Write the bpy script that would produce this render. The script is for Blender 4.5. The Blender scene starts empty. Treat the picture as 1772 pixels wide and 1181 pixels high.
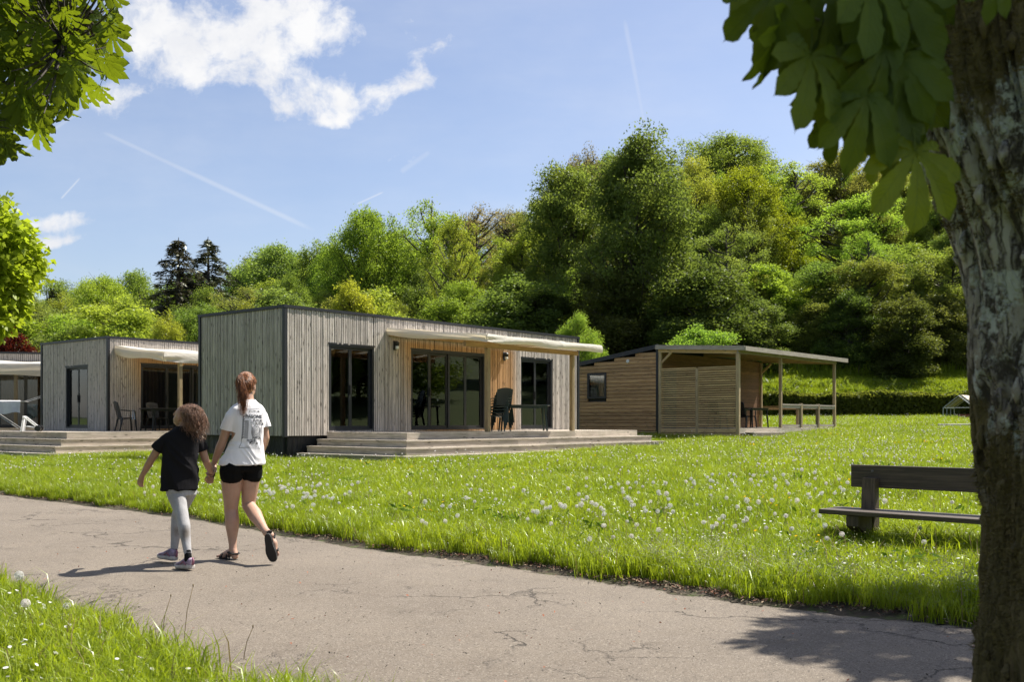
import bpy, bmesh, math, random
import numpy as np
from mathutils import Vector, Matrix, noise as mnoise
from mathutils.bvhtree import BVHTree

rng = np.random.default_rng(11)
random.seed(11)
scene = bpy.context.scene
COL = scene.collection
PI = math.pi

# ------------------------------------------------------------------ camera
FPX, HU, HV, CAMH = 1730.0, 886.0, 730.0, 1.2      # focal length, principal column, horizon row (in photo pixels), eye height

def W(u, v, Y):
    """World point at depth Y seen at photo pixel (u, v)."""
    return Vector(((u - HU) / FPX * Y, Y, CAMH - (v - HV) / FPX * Y))

cam_d = bpy.data.cameras.new('camera')
cam = bpy.data.objects.new('camera', cam_d)
COL.objects.link(cam)
cam.location = (0, 0, CAMH)
cam.rotation_euler = (math.radians(90), 0, 0)
cam_d.sensor_width = 36.0
cam_d.lens = 36.0 * FPX / 1772.0
cam_d.shift_y = (HV - 590.5) / 1772.0
cam_d.clip_start = 0.05
cam_d.clip_end = 2000
cam_d.dof.use_dof = True
cam_d.dof.focus_distance = 9.0
cam_d.dof.aperture_fstop = 5.0
scene.camera = cam

scene.view_settings.view_transform = 'Standard'
scene.view_settings.look = 'None'
scene.view_settings.gamma = 1.0
scene.view_settings.use_curve_mapping = False
scene.view_settings.exposure = 0.92
scene.cycles.max_bounces = 8
scene.cycles.diffuse_bounces = 4
scene.cycles.transparent_max_bounces = 16
scene.cycles.transmission_bounces = 6
scene.cycles.caustics_reflective = False
scene.cycles.caustics_refractive = False

# ------------------------------------------------------------------ node helpers
def nd(nt, typ, ins=None, **kw):
    n = nt.nodes.new(typ)
    for k, v in kw.items():
        setattr(n, k, v)
    for k, v in (ins or {}).items():
        s = n.inputs[k]
        if isinstance(v, bpy.types.NodeSocket):
            nt.links.new(v, s)
        else:
            s.default_value = v
    return n

def M(nt, op, a, b=None, c=None, clamp=False):
    ins = {0: a}
    if b is not None: ins[1] = b
    if c is not None: ins[2] = c
    return nd(nt, 'ShaderNodeMath', ins, operation=op, use_clamp=clamp).outputs[0]

def VM(nt, op, a, b=None):
    ins = {0: a}
    if b is not None: ins[1] = b
    n = nd(nt, 'ShaderNodeVectorMath', ins, operation=op)
    return n.outputs['Value'] if op in ('LENGTH', 'DOT_PRODUCT', 'DISTANCE') else n.outputs[0]

def SS(nt, x, lo, hi, a=0.0, b=1.0):
    return nd(nt, 'ShaderNodeMapRange', {0: x, 1: lo, 2: hi, 3: a, 4: b}, interpolation_type='SMOOTHSTEP').outputs[0]

def MIX(nt, f, a, b, mode='MIX'):
    n = nd(nt, 'ShaderNodeMix', {0: f}, data_type='RGBA', blend_type=mode)
    for i, v in ((6, a), (7, b)):
        if isinstance(v, bpy.types.NodeSocket):
            nt.links.new(v, n.inputs[i])
        else:
            n.inputs[i].default_value = (*v[:3], 1)
    return n.outputs[2]

def NOISE(nt, vec, scale, detail=4, rough=0.55, dist=0.0, out=0):
    return nd(nt, 'ShaderNodeTexNoise', {'Vector': vec, 'Scale': scale, 'Detail': detail, 'Roughness': rough, 'Distortion': dist}).outputs[out]

def MAPV(nt, vec, scale=(1, 1, 1), loc=(0, 0, 0), rot=(0, 0, 0)):
    return nd(nt, 'ShaderNodeMapping', {'Vector': vec, 'Location': loc, 'Rotation': rot, 'Scale': scale}).outputs[0]

# ------------------------------------------------------------------ sun and sky
SUN_EL = math.radians(55)
SUN_H = Vector((0.845, 0.535, 0)).normalized()
SUN_DIR = Vector((SUN_H.x * math.cos(SUN_EL), SUN_H.y * math.cos(SUN_EL), math.sin(SUN_EL)))
sun_d = bpy.data.lights.new('sun', 'SUN')
sun_d.energy = 4.8
sun_d.angle = math.radians(0.53)
sun_d.color = (1.0, 0.94, 0.84)
sun = bpy.data.objects.new('sun', sun_d)
COL.objects.link(sun)
sun.rotation_euler = (-SUN_DIR).to_track_quat('-Z', 'Y').to_euler()
sun.location = (20, 15, 40)

SKY_STRENGTH = 0.084
world = bpy.data.worlds.new('World')
scene.world = world
world.use_nodes = True
wt = world.node_tree
wt.nodes.clear()
sky = nd(wt, 'ShaderNodeTexSky', sky_type='NISHITA', sun_disc=False, sun_elevation=SUN_EL,
         sun_rotation=math.atan2(SUN_H.x, SUN_H.y), air_density=1.0, dust_density=1.2, ozone_density=2.0)
dirv = nd(wt, 'ShaderNodeTexCoord').outputs['Generated']
sx = nd(wt, 'ShaderNodeSeparateXYZ', {0: dirv})
Dx, Dy, Dz = sx.outputs
s_ = M(wt, 'DIVIDE', Dx, Dy)
t_ = M(wt, 'DIVIDE', Dz, Dy)
st = nd(wt, 'ShaderNodeCombineXYZ', {0: s_, 1: t_, 2: 0.0}).outputs[0]     # tangent of the direction towards +Y
wob = NOISE(wt, st, 7.0, 5, 0.6, 0, 1)
stw = VM(wt, 'ADD', st, VM(wt, 'SCALE', VM(wt, 'SUBTRACT', wob, (0.5, 0.5, 0.5))))
for n in wt.nodes:
    if n.type == 'VECT_MATH' and n.operation == 'SCALE':
        n.inputs['Scale'].default_value = 0.055
CLOUDS = [(330, 50, 140, 85, 1), (450, 55, 140, 90, 1), (550, 30, 95, 50, 1), (400, 115, 85, 45, .8), (520, 165, 80, 42, 1.1),
          (650, 158, 90, 30, .8), (722, 125, 45, 40, .75), (585, 197, 40, 18, .8), (700, 50, 40, 40, .25), (190, 165, 45, 40, .9),
          (245, 148, 24, 16, .5), (110, 377, 80, 17, 1.15), (105, 407, 72, 12, 1.1), (768, 78, 30, 20, .28), (450, 258, 24, 9, .28),
          (232, 20, 60, 50, .5), (720, 275, 60, 12, .12), (735, 90, 30, 60, .3)]
acc = None
for (u, v, ru, rv, wgt) in CLOUDS:
    c = ((u - HU) / FPX, (HV - v) / FPX, 0)
    q = VM(wt, 'MULTIPLY', VM(wt, 'SUBTRACT', stw, c), (FPX / ru, FPX / rv, 0))
    d = M(wt, 'MAXIMUM', M(wt, 'SUBTRACT', 1.0, M(wt, 'MULTIPLY', VM(wt, 'DOT_PRODUCT', q, q), .42)), 0.0)
    d = M(wt, 'MULTIPLY', M(wt, 'MULTIPLY', d, d), wgt)
    acc = d if acc is None else M(wt, 'ADD', acc, d)
cn = NOISE(wt, VM(wt, 'ADD', st, VM(wt, 'MULTIPLY', VM(wt, 'SUBTRACT', wob, (.5, .5, .5)), (.06, .06, 0))), 13.0, 9, 0.64)
dens = M(wt, 'ADD', M(wt, 'MINIMUM', acc, 1.0), M(wt, 'MULTIPLY', M(wt, 'SUBTRACT', cn, 0.53), 4.3))
dens = M(wt, 'MULTIPLY', dens, SS(wt, acc, 0.0, 0.08))
cmask = SS(wt, dens, 0.05, 1.05)
front = SS(wt, Dy, 0.05, 0.15)
cmask = M(wt, 'MULTIPLY', cmask, front)
# unseen fair-weather clouds over the rest of the sky, cover raised for fill light
zz = M(wt, 'MAXIMUM', Dz, 0.06)
pl = nd(wt, 'ShaderNodeCombineXYZ', {0: M(wt, 'DIVIDE', Dx, zz), 1: M(wt, 'DIVIDE', Dy, zz), 2: 0.0}).outputs[0]
gen = SS(wt, NOISE(wt, pl, 0.9, 7, 0.6), 0.50, 0.68)
inframe = M(wt, 'MULTIPLY', M(wt, 'MULTIPLY', SS(wt, M(wt, 'ABSOLUTE', s_), 0.75, 0.62), SS(wt, t_, 0.60, 0.48)), front)
gen = M(wt, 'MULTIPLY', gen, M(wt, 'SUBTRACT', 1.0, inframe))
gen = M(wt, 'MULTIPLY', gen, SS(wt, Dz, 0.02, 0.12))
# thin high haze and old contrails
TRAILS = [(150, 215, 575, 414, 9, .30), (1078, 20, 1122, 250, 9, .22), (104, 346, 142, 304, 3.2, .42), (614, 355, 668, 330, 3.0, .4),
          (690, 300, 750, 258, 10, .2), (0, 290, 225, 130, 8, .3), (0, 420, 480, 590, 30, .10)]
tr = None
for (u0, v0, u1, v1, wd, wgt) in TRAILS:
    a = Vector(((u0 - HU) / FPX, (HV - v0) / FPX, 0)); b = Vector(((u1 - HU) / FPX, (HV - v1) / FPX, 0))
    ab = b - a; L = ab.length; e = ab / L
    rel = VM(wt, 'SUBTRACT', VM(wt, 'ADD', VM(wt, 'MULTIPLY', st, (.97, .97, 0)), VM(wt, 'MULTIPLY', stw, (.03, .03, 0))), tuple(a))
    al = VM(wt, 'DOT_PRODUCT', rel, tuple(e)); ac = M(wt, 'ABSOLUTE', VM(wt, 'DOT_PRODUCT', rel, (-e.y, e.x, 0)))
    m = M(wt, 'MULTIPLY', SS(wt, ac, wd / FPX, 0.0), M(wt, 'MULTIPLY', SS(wt, al, 0.0, L * .12), SS(wt, al, L, L * .8)))
    m = M(wt, 'MULTIPLY', m, wgt)
    tr = m if tr is None else M(wt, 'MAXIMUM', tr, m)
veil = M(wt, 'MULTIPLY', SS(wt, NOISE(wt, MAPV(wt, st, (3, 9, 1)), 1.0, 5, 0.6), 0.35, 0.8, 0.25, 1.0), 0.22)
tr = M(wt, 'MULTIPLY', M(wt, 'MAXIMUM', tr, veil), front)
allm = M(wt, 'MAXIMUM', M(wt, 'MAXIMUM', cmask, gen), tr)
shade = NOISE(wt, st, 9.0, 5, 0.6)
ccol = MIX(wt, SS(wt, shade, 0.35, 0.6), (5.25, 5.35, 5.65), (6.15, 6.15, 6.2))
skc = MIX(wt, 1.0, sky.outputs[0], (1.03, 0.965, 0.985), 'MULTIPLY')
skyc = MIX(wt, allm, skc, ccol)
bg = nd(wt, 'ShaderNodeBackground', {0: skyc, 1: SKY_STRENGTH})
wo = nd(wt, 'ShaderNodeOutputWorld', {0: bg.outputs[0]})

# ------------------------------------------------------------------ materials
def new_mat(name):
    m = bpy.data.materials.new(name)
    m.use_nodes = True
    m.node_tree.nodes.clear()
    return m, m.node_tree

def finish(nt, shader):
    nd(nt, 'ShaderNodeOutputMaterial', {0: shader})

def PBR(nt, col, rough=0.6, bump=None, bump_d=0.01, bump_s=0.5, **ins):
    d = {'Roughness': rough}
    if isinstance(col, bpy.types.NodeSocket): d['Base Color'] = col
    else: d['Base Color'] = (*col[:3], 1)
    if bump is not None:
        d['Normal'] = nd(nt, 'ShaderNodeBump', {'Height': bump, 'Distance': bump_d, 'Strength': bump_s}).outputs[0]
    d.update(ins)
    return nd(nt, 'ShaderNodeBsdfPrincipled', d).outputs[0]

def simple(name, col, rough=0.6, var=0.15, scale=6.0, **ins):
    m, nt = new_mat(name)
    tc = nd(nt, 'ShaderNodeTexCoord').outputs['Object']
    n = NOISE(nt, tc, scale, 5)
    n2 = NOISE(nt, tc, scale * 14, 3)
    c = MIX(nt, SS(nt, n, 0.3, 0.7), tuple(x * (1 - var) for x in col), tuple(min(1, x * (1 + var)) for x in col))
    finish(nt, PBR(nt, c, rough, n2, 0.003, 0.3, **ins))
    return m

def wood(name, c_dark, c_light, axis, knots=0.6, rough=0.75, fresh=None, grain=1.0, green=0.0):
    """Weathered timber; axis = the direction of the grain (0, 1, 2). fresh = (colour, function(nt, x, y, z) -> mask) keeps part of the timber unweathered."""
    m, nt = new_mat(name)
    tc = nd(nt, 'ShaderNodeTexCoord').outputs['Object']
    rnd = nd(nt, 'ShaderNodeObjectInfo').outputs['Random']
    off = nd(nt, 'ShaderNodeCombineXYZ', {0: M(nt, 'MULTIPLY', rnd, 31.0), 1: M(nt, 'MULTIPLY', rnd, 17.0), 2: M(nt, 'MULTIPLY', rnd, 53.0)}).outputs[0]
    p = VM(nt, 'ADD', tc, off)
    sc = [55.0, 55.0, 55.0]; sc[axis] = 2.2
    g = NOISE(nt, MAPV(nt, p, tuple(s * grain for s in sc)), 1.0, 5, 0.6, 0.3)
    sc2 = [4.0, 4.0, 4.0]; sc2[axis] = 0.5
    big = NOISE(nt, MAPV(nt, p, tuple(sc2)), 1.0, 4)
    c = MIX(nt, SS(nt, g, 0.3, 0.7), c_dark, c_light)
    var = M(nt, 'ADD', M(nt, 'MULTIPLY', rnd, 0.46), M(nt, 'MULTIPLY', big, 0.34))
    if fresh is not None:
        xyz = nd(nt, 'ShaderNodeSeparateXYZ', {0: tc})
        msk = fresh[1](nt, *xyz.outputs)
        c2 = MIX(nt, SS(nt, g, 0.3, 0.7), tuple(x * .72 for x in fresh[0]), fresh[0])
        c = MIX(nt, msk, c, c2)
    c = MIX(nt, 1.0, c, nd(nt, 'ShaderNodeCombineColor', {0: M(nt, 'ADD', var, 0.62), 1: M(nt, 'ADD', var, 0.62), 2: M(nt, 'ADD', var, 0.62)}).outputs[0], 'MULTIPLY')
    if green > 0:
        gm = SS(nt, NOISE(nt, tc, 1.7, 5), 0.45, 0.7, 0.0, green)
        c = MIX(nt, gm, c, (0.10, 0.11, 0.05))
    if knots > 0:
        ks = [13.0, 13.0, 13.0]; ks[axis] = 3.6
        vd = nd(nt, 'ShaderNodeTexVoronoi', {'Vector': MAPV(nt, p, tuple(ks)), 'Scale': 1.0, 'Randomness': 1.0})
        km = SS(nt, vd.outputs['Distance'], 0.27, 0.10)
        kpick = SS(nt, nd(nt, 'ShaderNodeSeparateColor', {0: vd.outputs['Color']}).outputs[0], 0.25, 0.4)
        km = M(nt, 'MULTIPLY', M(nt, 'MULTIPLY', km, kpick), knots)
        c = MIX(nt, km, c, (0.035, 0.028, 0.02))
    finish(nt, PBR(nt, c, rough, g, 0.004, 0.5))
    return m

def leaf_mat(name, trans=0.5, var=0.35, scale=0.45, spec=0.15, boost=(1.35, 1.25, 0.6), fixed=None):
    """Leaves: the colour comes from the tree object itself (object colour), light passes through."""
    m, nt = new_mat(name)
    if fixed is None:
        base = nd(nt, 'ShaderNodeObjectInfo').outputs['Color']
    else:
        base = nd(nt, 'ShaderNodeRGB').outputs[0]; base.default_value = (*fixed, 1)
    pos = nd(nt, 'ShaderNodeNewGeometry').outputs['Position']
    n = NOISE(nt, pos, scale, 4)
    n2 = NOISE(nt, pos, scale * 11, 2)
    f = M(nt, 'ADD', M(nt, 'MULTIPLY', n, 2 * var), M(nt, 'MULTIPLY', n2, var))
    f = M(nt, 'ADD', f, 1.0 - 1.5 * var)
    tint = nd(nt, 'ShaderNodeCombineColor', {0: M(nt, 'MULTIPLY', f, M(nt, 'ADD', M(nt, 'MULTIPLY', n, .24), .87)), 1: f, 2: f}).outputs[0]
    c = MIX(nt, 1.0, base, tint, 'MULTIPLY')
    ct = MIX(nt, 1.0, c, boost, 'MULTIPLY')
    d = nd(nt, 'ShaderNodeBsdfDiffuse', {0: c}).outputs[0]
    t = nd(nt, 'ShaderNodeBsdfTranslucent', {0: ct}).outputs[0]
    s = nd(nt, 'ShaderNodeMixShader', {0: trans, 1: d, 2: t}).outputs[0]
    gl = nd(nt, 'ShaderNodeBsdfGlossy', {0: (0.9, 0.95, 0.85, 1), 'Roughness': 0.42}).outputs[0]
    fr = M(nt, 'MULTIPLY', nd(nt, 'ShaderNodeFresnel', {0: 1.35}).outputs[0], spec)
    s = nd(nt, 'ShaderNodeMixShader', {0: fr, 1: s, 2: gl}).outputs[0]
    finish(nt, s)
    return m

# ------------------------------------------------------------------ object helpers
def link(o, parent=None):
    COL.objects.link(o)
    if parent is not None:
        o.parent = parent
    return o

def tag(o, label=None, cat=None, group=None, kind=None):
    if label: o['label'] = label
    if cat: o['category'] = cat
    if group: o['group'] = group
    if kind: o['kind'] = kind
    return o

def empty(name, loc=(0, 0, 0), rz=0.0, label=None, cat=None, group=None):
    o = bpy.data.objects.new(name, None)
    o.empty_display_size = 0.2
    o.location = loc
    o.rotation_euler = (0, 0, rz)
    link(o)
    return tag(o, label, cat, group)

KIDS = {}
def kids(o):
    return [c for c in COL.objects if c.parent is o] if o.name not in KIDS else KIDS[o.name]

def copy_tree(o, parent=None):
    c = o.copy()
    COL.objects.link(c)
    c.parent = parent
    for ch in CH.get(o.name, []):
        k = copy_tree(ch, c)
        CH.setdefault(c.name, []).append(k)
    return c

CH = {}        # children by name, so that copying needs no search

def mesh_np(name, verts, faces, mats, midx=None, smooth=False, uv=None):
    """verts (N,3); faces: (M,3) or (M,4) array, or list of such arrays."""
    if not isinstance(faces, list): faces = [faces]
    me = bpy.data.meshes.new(name)
    verts = np.asarray(verts, np.float32)
    loops = np.concatenate([f.ravel() for f in faces]).astype(np.int32)
    tot = np.concatenate([np.full(len(f), f.shape[1], np.int32) for f in faces])
    start = np.concatenate([[0], np.cumsum(tot)[:-1]]).astype(np.int32)
    me.vertices.add(len(verts)); me.vertices.foreach_set('co', verts.ravel())
    me.loops.add(len(loops)); me.loops.foreach_set('vertex_index', loops)
    me.polygons.add(len(tot)); me.polygons.foreach_set('loop_start', start)
    if midx is not None: me.polygons.foreach_set('material_index', np.asarray(midx, np.int32))
    if smooth: me.polygons.foreach_set('use_smooth', np.ones(len(tot), bool))
    if uv is not None:
        l = me.uv_layers.new(name='UVMap')
        l.data.foreach_set('uv', np.asarray(uv, np.float32)[loops].ravel())
    for m in (mats if isinstance(mats, (list, tuple)) else [mats]): me.materials.append(m)
    me.update(calc_edges=True)
    me.validate()
    return me

def obj_np(name, verts, faces, mats, parent=None, **kw):
    me = mesh_np(name, verts, faces, mats, **kw)
    o = bpy.data.objects.new(name, me)
    link(o, parent)
    if parent is not None: CH.setdefault(parent.name, []).append(o)
    return o

class MB:
    """Collects shapes and links them as one mesh object."""
    def __init__(s):
        s.v = []; s.f = []; s.m = []; s.cur = 0
    def add(s, vs, fs):
        b = len(s.v)
        s.v.extend([tuple(x) for x in vs])
        for f in fs:
            s.f.append(tuple(b + i for i in f)); s.m.append(s.cur)
        return s
    def box(s, x0, x1, y0, y1, z0, z1):
        if x0 > x1: x0, x1 = x1, x0
        if y0 > y1: y0, y1 = y1, y0
        if z0 > z1: z0, z1 = z1, z0
        return s.add([(x0, y0, z0), (x1, y0, z0), (x1, y1, z0), (x0, y1, z0), (x0, y0, z1), (x1, y0, z1), (x1, y1, z1), (x0, y1, z1)],
                     [(0, 3, 2, 1), (4, 5, 6, 7), (0, 1, 5, 4), (1, 2, 6, 5), (2, 3, 7, 6), (3, 0, 4, 7)])
    def cbox(s, x0, x1, y0, y1, z0, z1, c=0.006):
        """box with chamfered edges"""
        xs = (x0, x0 + c, x1 - c, x1); ys = (y0, y0 + c, y1 - c, y1); zs = (z0, z0 + c, z1 - c, z1)
        V = {}; vs = []
        def vid(i, j, k):
            key = (i, j, k)
            if key not in V:
                V[key] = len(vs); vs.append((xs[i], ys[j], zs[k]))
            return V[key]
        fs = []
        for e in (0, 3):
            q = [vid(e, 1, 1), vid(e, 2, 1), vid(e, 2, 2), vid(e, 1, 2)]; fs.append(q if e else q[::-1])
            q = [vid(1, e, 1), vid(1, e, 2), vid(2, e, 2), vid(2, e, 1)]; fs.append(q if e else q[::-1])
            q = [vid(1, 1, e), vid(2, 1, e), vid(2, 2, e), vid(1, 2, e)]; fs.append(q if e else q[::-1])
        ii = {0: 1, 3: 2}
        for a in (0, 3):
            for b in (0, 3):
                fs.append([vid(a, ii[b], 1), vid(a, ii[b], 2), vid(ii[a], b, 2), vid(ii[a], b, 1)])
                fs.append([vid(a, 1, ii[b]), vid(a, 2, ii[b]), vid(ii[a], 2, b), vid(ii[a], 1, b)])
                fs.append([vid(1, a, ii[b]), vid(2, a, ii[b]), vid(2, ii[a], b), vid(1, ii[a], b)])
                for d in (0, 3):
                    fs.append([vid(a, ii[b], ii[d]), vid(ii[a], b, ii[d]), vid(ii[a], ii[b], d)])
        return s.add(vs, fs)
    def bar(s, p, q, w, h, up=(0, 0, 1)):
        """rectangular bar from p to q, w wide and h high"""
        p = Vector(p); q = Vector(q); d = (q - p).normalized(); up = Vector(up)
        x = d.cross(up)
        if x.length < 1e-4: x = d.cross(Vector((1, 0, 0)))
        x.normalize(); y = x.cross(d).normalized()
        x *= w / 2; y *= h / 2
        vs = [p - x - y, p + x - y, p + x + y, p - x + y, q - x - y, q + x - y, q + x + y, q - x + y]
        return s.add(vs, [(0, 3, 2, 1), (4, 5, 6, 7), (0, 1, 5, 4), (1, 2, 6, 5), (2, 3, 7, 6), (3, 0, 4, 7)][::1])
    def tube(s, pts, rad, n=8, caps=True):
        pts = [Vector(p) for p in pts]
        if not isinstance(rad, (list, tuple)): rad = [rad] * len(pts)
        vs = []; fs = []; ref = None
        for i, p in enumerate(pts):
            d = (pts[min(i + 1, len(pts) - 1)] - pts[max(i - 1, 0)]).normalized()
            if ref is None:
                ref = d.orthogonal().normalized()
            x = (ref - d * ref.dot(d))
            x = x.normalized() if x.length > 1e-6 else d.orthogonal().normalized()
            ref = x; y = d.cross(x)
            for k in range(n):
                a = 2 * PI * k / n
                vs.append(p + (x * math.cos(a) + y * math.sin(a)) * rad[i])
        for i in range(len(pts) - 1):
            for k in range(n):
                k2 = (k + 1) % n
                fs.append((i * n + k, i * n + k2, (i + 1) * n + k2, (i + 1) * n + k))
        if caps:
            fs.append(tuple(range(n))[::-1]); fs.append(tuple((len(pts) - 1) * n + k for k in range(n)))
        return s.add(vs, fs)
    def loft(s, rings, n=20, caps=True):
        """rings: (centre, half-axis vector 1, half-axis vector 2[, squareness])"""
        vs = []; fs = []
        for r in rings:
            c, a, b = Vector(r[0]), Vector(r[1]), Vector(r[2]); e = r[3] if len(r) > 3 else 1.0
            for k in range(n):
                t = 2 * PI * k / n; ct, st2 = math.cos(t), math.sin(t)
                vs.append(c + a * (math.copysign(abs(ct) ** e, ct)) + b * (math.copysign(abs(st2) ** e, st2)))
        for i in range(len(rings) - 1):
            for k in range(n):
                k2 = (k + 1) % n
                fs.append((i * n + k, i * n + k2, (i + 1) * n + k2, (i + 1) * n + k))
        if caps:
            fs.append(tuple(range(n))[::-1]); fs.append(tuple((len(rings) - 1) * n + k for k in range(n)))
        return s.add(vs, fs)
    def ell(s, c, ax, ay, az, nu=16, nv=10):
        c, ax, ay, az = Vector(c), Vector(ax), Vector(ay), Vector(az)
        vs = [c - az]; fs = []
        for i in range(1, nv):
            ph = -PI / 2 + PI * i / nv
            for k in range(nu):
                t = 2 * PI * k / nu
                vs.append(c + (ax * math.cos(t) + ay * math.sin(t)) * math.cos(ph) + az * math.sin(ph))
        vs.append(c + az); top = len(vs) - 1
        for k in range(nu):
            k2 = (k + 1) % nu
            fs.append((0, 1 + k2, 1 + k)); fs.append((top, top - nu + k, top - nu + k2))
            for i in range(nv - 2):
                fs.append((1 + i * nu + k, 1 + i * nu + k2, 1 + (i + 1) * nu + k2, 1 + (i + 1) * nu + k))
        return s.add(vs, fs)
    def ball(s, c, r, nu=12, nv=8):
        return s.ell(c, (r, 0, 0), (0, r, 0), (0, 0, r), nu, nv)
    def limb(s, chain, n=14):
        """chain of (point, radius): round cones end to end"""
        for i in range(len(chain) - 1):
            p, r = Vector(chain[i][0]), chain[i][1]; q, t = Vector(chain[i + 1][0]), chain[i + 1][1]
            d = (q - p).normalized(); x = d.orthogonal().normalized(); y = d.cross(x)
            rings = []
            for j in range(-4, 1):
                a = PI / 2 * j / 4.3; rings.append((p + d * (math.sin(a) * r), x * r * math.cos(a), y * r * math.cos(a)))
            for j in range(0, 5):
                a = PI / 2 * j / 4.3; rings.append((q + d * (math.sin(a) * t), x * t * math.cos(a), y * t * math.cos(a)))
            s.loft(rings, n)
        return s
    def grid(s, fn, nu, nv, flip=False):
        """open sheet fn(i/nu, j/nv)"""
        vs = [fn(i / nu, j / nv) for j in range(nv + 1) for i in range(nu + 1)]
        fs = []
        for j in range(nv):
            for i in range(nu):
                a = j * (nu + 1) + i
                q = (a, a + 1, a + nu + 2, a + nu + 1)
                fs.append(q[::-1] if flip else q)
        return s.add(vs, fs)
    def mesh(s, name, mats, smooth=False):
        me = bpy.data.meshes.new(name)
        me.from_pydata(s.v, [], s.f)
        for m in (mats if isinstance(mats, (list, tuple)) else [mats]): me.materials.append(m)
        me.polygons.foreach_set('material_index', s.m)
        if smooth: me.polygons.foreach_set('use_smooth', [True] * len(s.f))
        me.update()
        return me
    def build(s, name, mats, parent=None, smooth=False, label=None):
        o = bpy.data.objects.new(name, s.mesh(name, mats, smooth))
        link(o, parent)
        if parent is not None: CH.setdefault(parent.name, []).append(o)
        if label: o['label'] = label
        return o

SIDE = bpy.data.scenes.new('workbench')                    # empty side scene: modifiers are evaluated there, removed at the end
def side_graph():
    SIDE.view_layers[0].update()
    return SIDE.view_layers[0].depsgraph

def solid(mb, name, mat, parent, vox, it=4, fac=0.5, disp=None):
    """The overlapping shapes of mb fused into one continuous smooth surface."""
    me = mb.mesh('tmp', mat)
    o = bpy.data.objects.new('tmp', me); SIDE.collection.objects.link(o)
    r = o.modifiers.new('r', 'REMESH'); r.mode = 'VOXEL'; r.voxel_size = vox
    sm = o.modifiers.new('s', 'SMOOTH'); sm.factor = fac; sm.iterations = it
    dg = side_graph()
    out = bpy.data.meshes.new_from_object(o.evaluated_get(dg))
    bpy.data.objects.remove(o); bpy.data.meshes.remove(me)
    out.name = name
    out.materials.clear(); out.materials.append(mat)
    if disp is not None:
        n = len(out.vertices); co = np.zeros(n * 3, np.float32); no = np.zeros(n * 3, np.float32)
        out.vertices.foreach_get('co', co); out.vertices.foreach_get('normal', no)
        co = co.reshape(-1, 3); amt = np.array([disp(Vector(c)) for c in co.tolist()], np.float32)
        out.vertices.foreach_set('co', (co + no.reshape(-1, 3) * amt[:, None]).ravel())
    out.polygons.foreach_set('use_smooth', [True] * len(out.polygons))
    out.update()
    ob = bpy.data.objects.new(name, out)
    link(ob, parent)
    if parent is not None: CH.setdefault(parent.name, []).append(ob)
    return ob

def hem(ob, point, direction, radius):
    """Open a sleeve: everything beyond the plane, near the point, is cut away."""
    bm = bmesh.new(); bm.from_mesh(ob.data)
    point = Vector(point); d = Vector(direction).normalized()
    fs = [f for f in bm.faces if (f.calc_center_median() - point).length < radius]
    geom = list({v for f in fs for v in f.verts}) + list({e for f in fs for e in f.edges}) + fs
    bmesh.ops.bisect_plane(bm, geom=geom, plane_co=point, plane_no=d)
    kill = [f for f in bm.faces if (f.calc_center_median() - point).length < radius and (f.calc_center_median() - point).dot(d) > 1e-5]
    bmesh.ops.delete(bm, geom=kill, context='FACES')
    for f in bm.faces: f.smooth = True
    bm.to_mesh(ob.data); bm.free(); ob.data.update()

def smoothstep(a, b, x):
    t = np.clip((x - a) / (b - a), 0, 1)
    return t * t * (3 - 2 * t)

# ------------------------------------------------------------------ the lie of the land
FAR_EDGE = np.array([(-60, 66), (-40, 46.5), (-20, 27.4), (-13, 20.9), (-8.5, 16.6), (-6.2, 14.6), (-3.97, 12.6), (-2.6, 11.0), (-1.37, 9.66), (-.35, 8.75), (.52, 7.9), (1.15, 7.2), (1.73, 6.6),
                     (2.76, 5.93), (4.6, 4.75), (8, 2.4), (14, -2), (26, -11)], float)
NEAR_EDGE = np.array([(-60, 61.5), (-40, 42), (-20, 22.9), (-13, 16.4), (-8.5, 12.0), (-5.6, 9.2), (-3.77, 7.36), (-3.03, 6.52), (-2.38, 5.82), (-1.82, 5.15), (-1.32, 4.6), (-1.06, 4.28), (-.3, 3.9), (.8, 2.9),
                      (2.8, 1.5), (6, -.8), (12, -5), (24, -14)], float)
PATH_POLY = np.concatenate([FAR_EDGE, NEAR_EDGE[::-1]])

def in_poly(P, x, y):
    x = np.asarray(x, float); y = np.asarray(y, float)
    ins = np.zeros(x.shape, bool)
    n = len(P)
    for i in range(n):
        x0, y0 = P[i]; x1, y1 = P[(i + 1) % n]
        c = ((y0 > y) != (y1 > y)) & (x < (x1 - x0) * (y - y0) / (y1 - y0 + 1e-12) + x0)
        ins ^= c
    return ins

def dist_line(P, x, y):
    x = np.asarray(x, float); y = np.asarray(y, float)
    d = np.full(x.shape, 1e9)
    for i in range(len(P) - 1):
        ax, ay = P[i]; bx, by = P[i + 1]
        ux, uy = bx - ax, by - ay
        t = np.clip(((x - ax) * ux + (y - ay) * uy) / (ux * ux + uy * uy), 0, 1)
        d = np.minimum(d, np.hypot(x - ax - t * ux, y - ay - t * uy))
    return d

def path_sd(x, y):
    """signed distance to the path: negative on it"""
    d = np.minimum(dist_line(FAR_EDGE, x, y), dist_line(NEAR_EDGE, x, y))
    return np.where(in_poly(PATH_POLY, x, y), -d, d)

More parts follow.
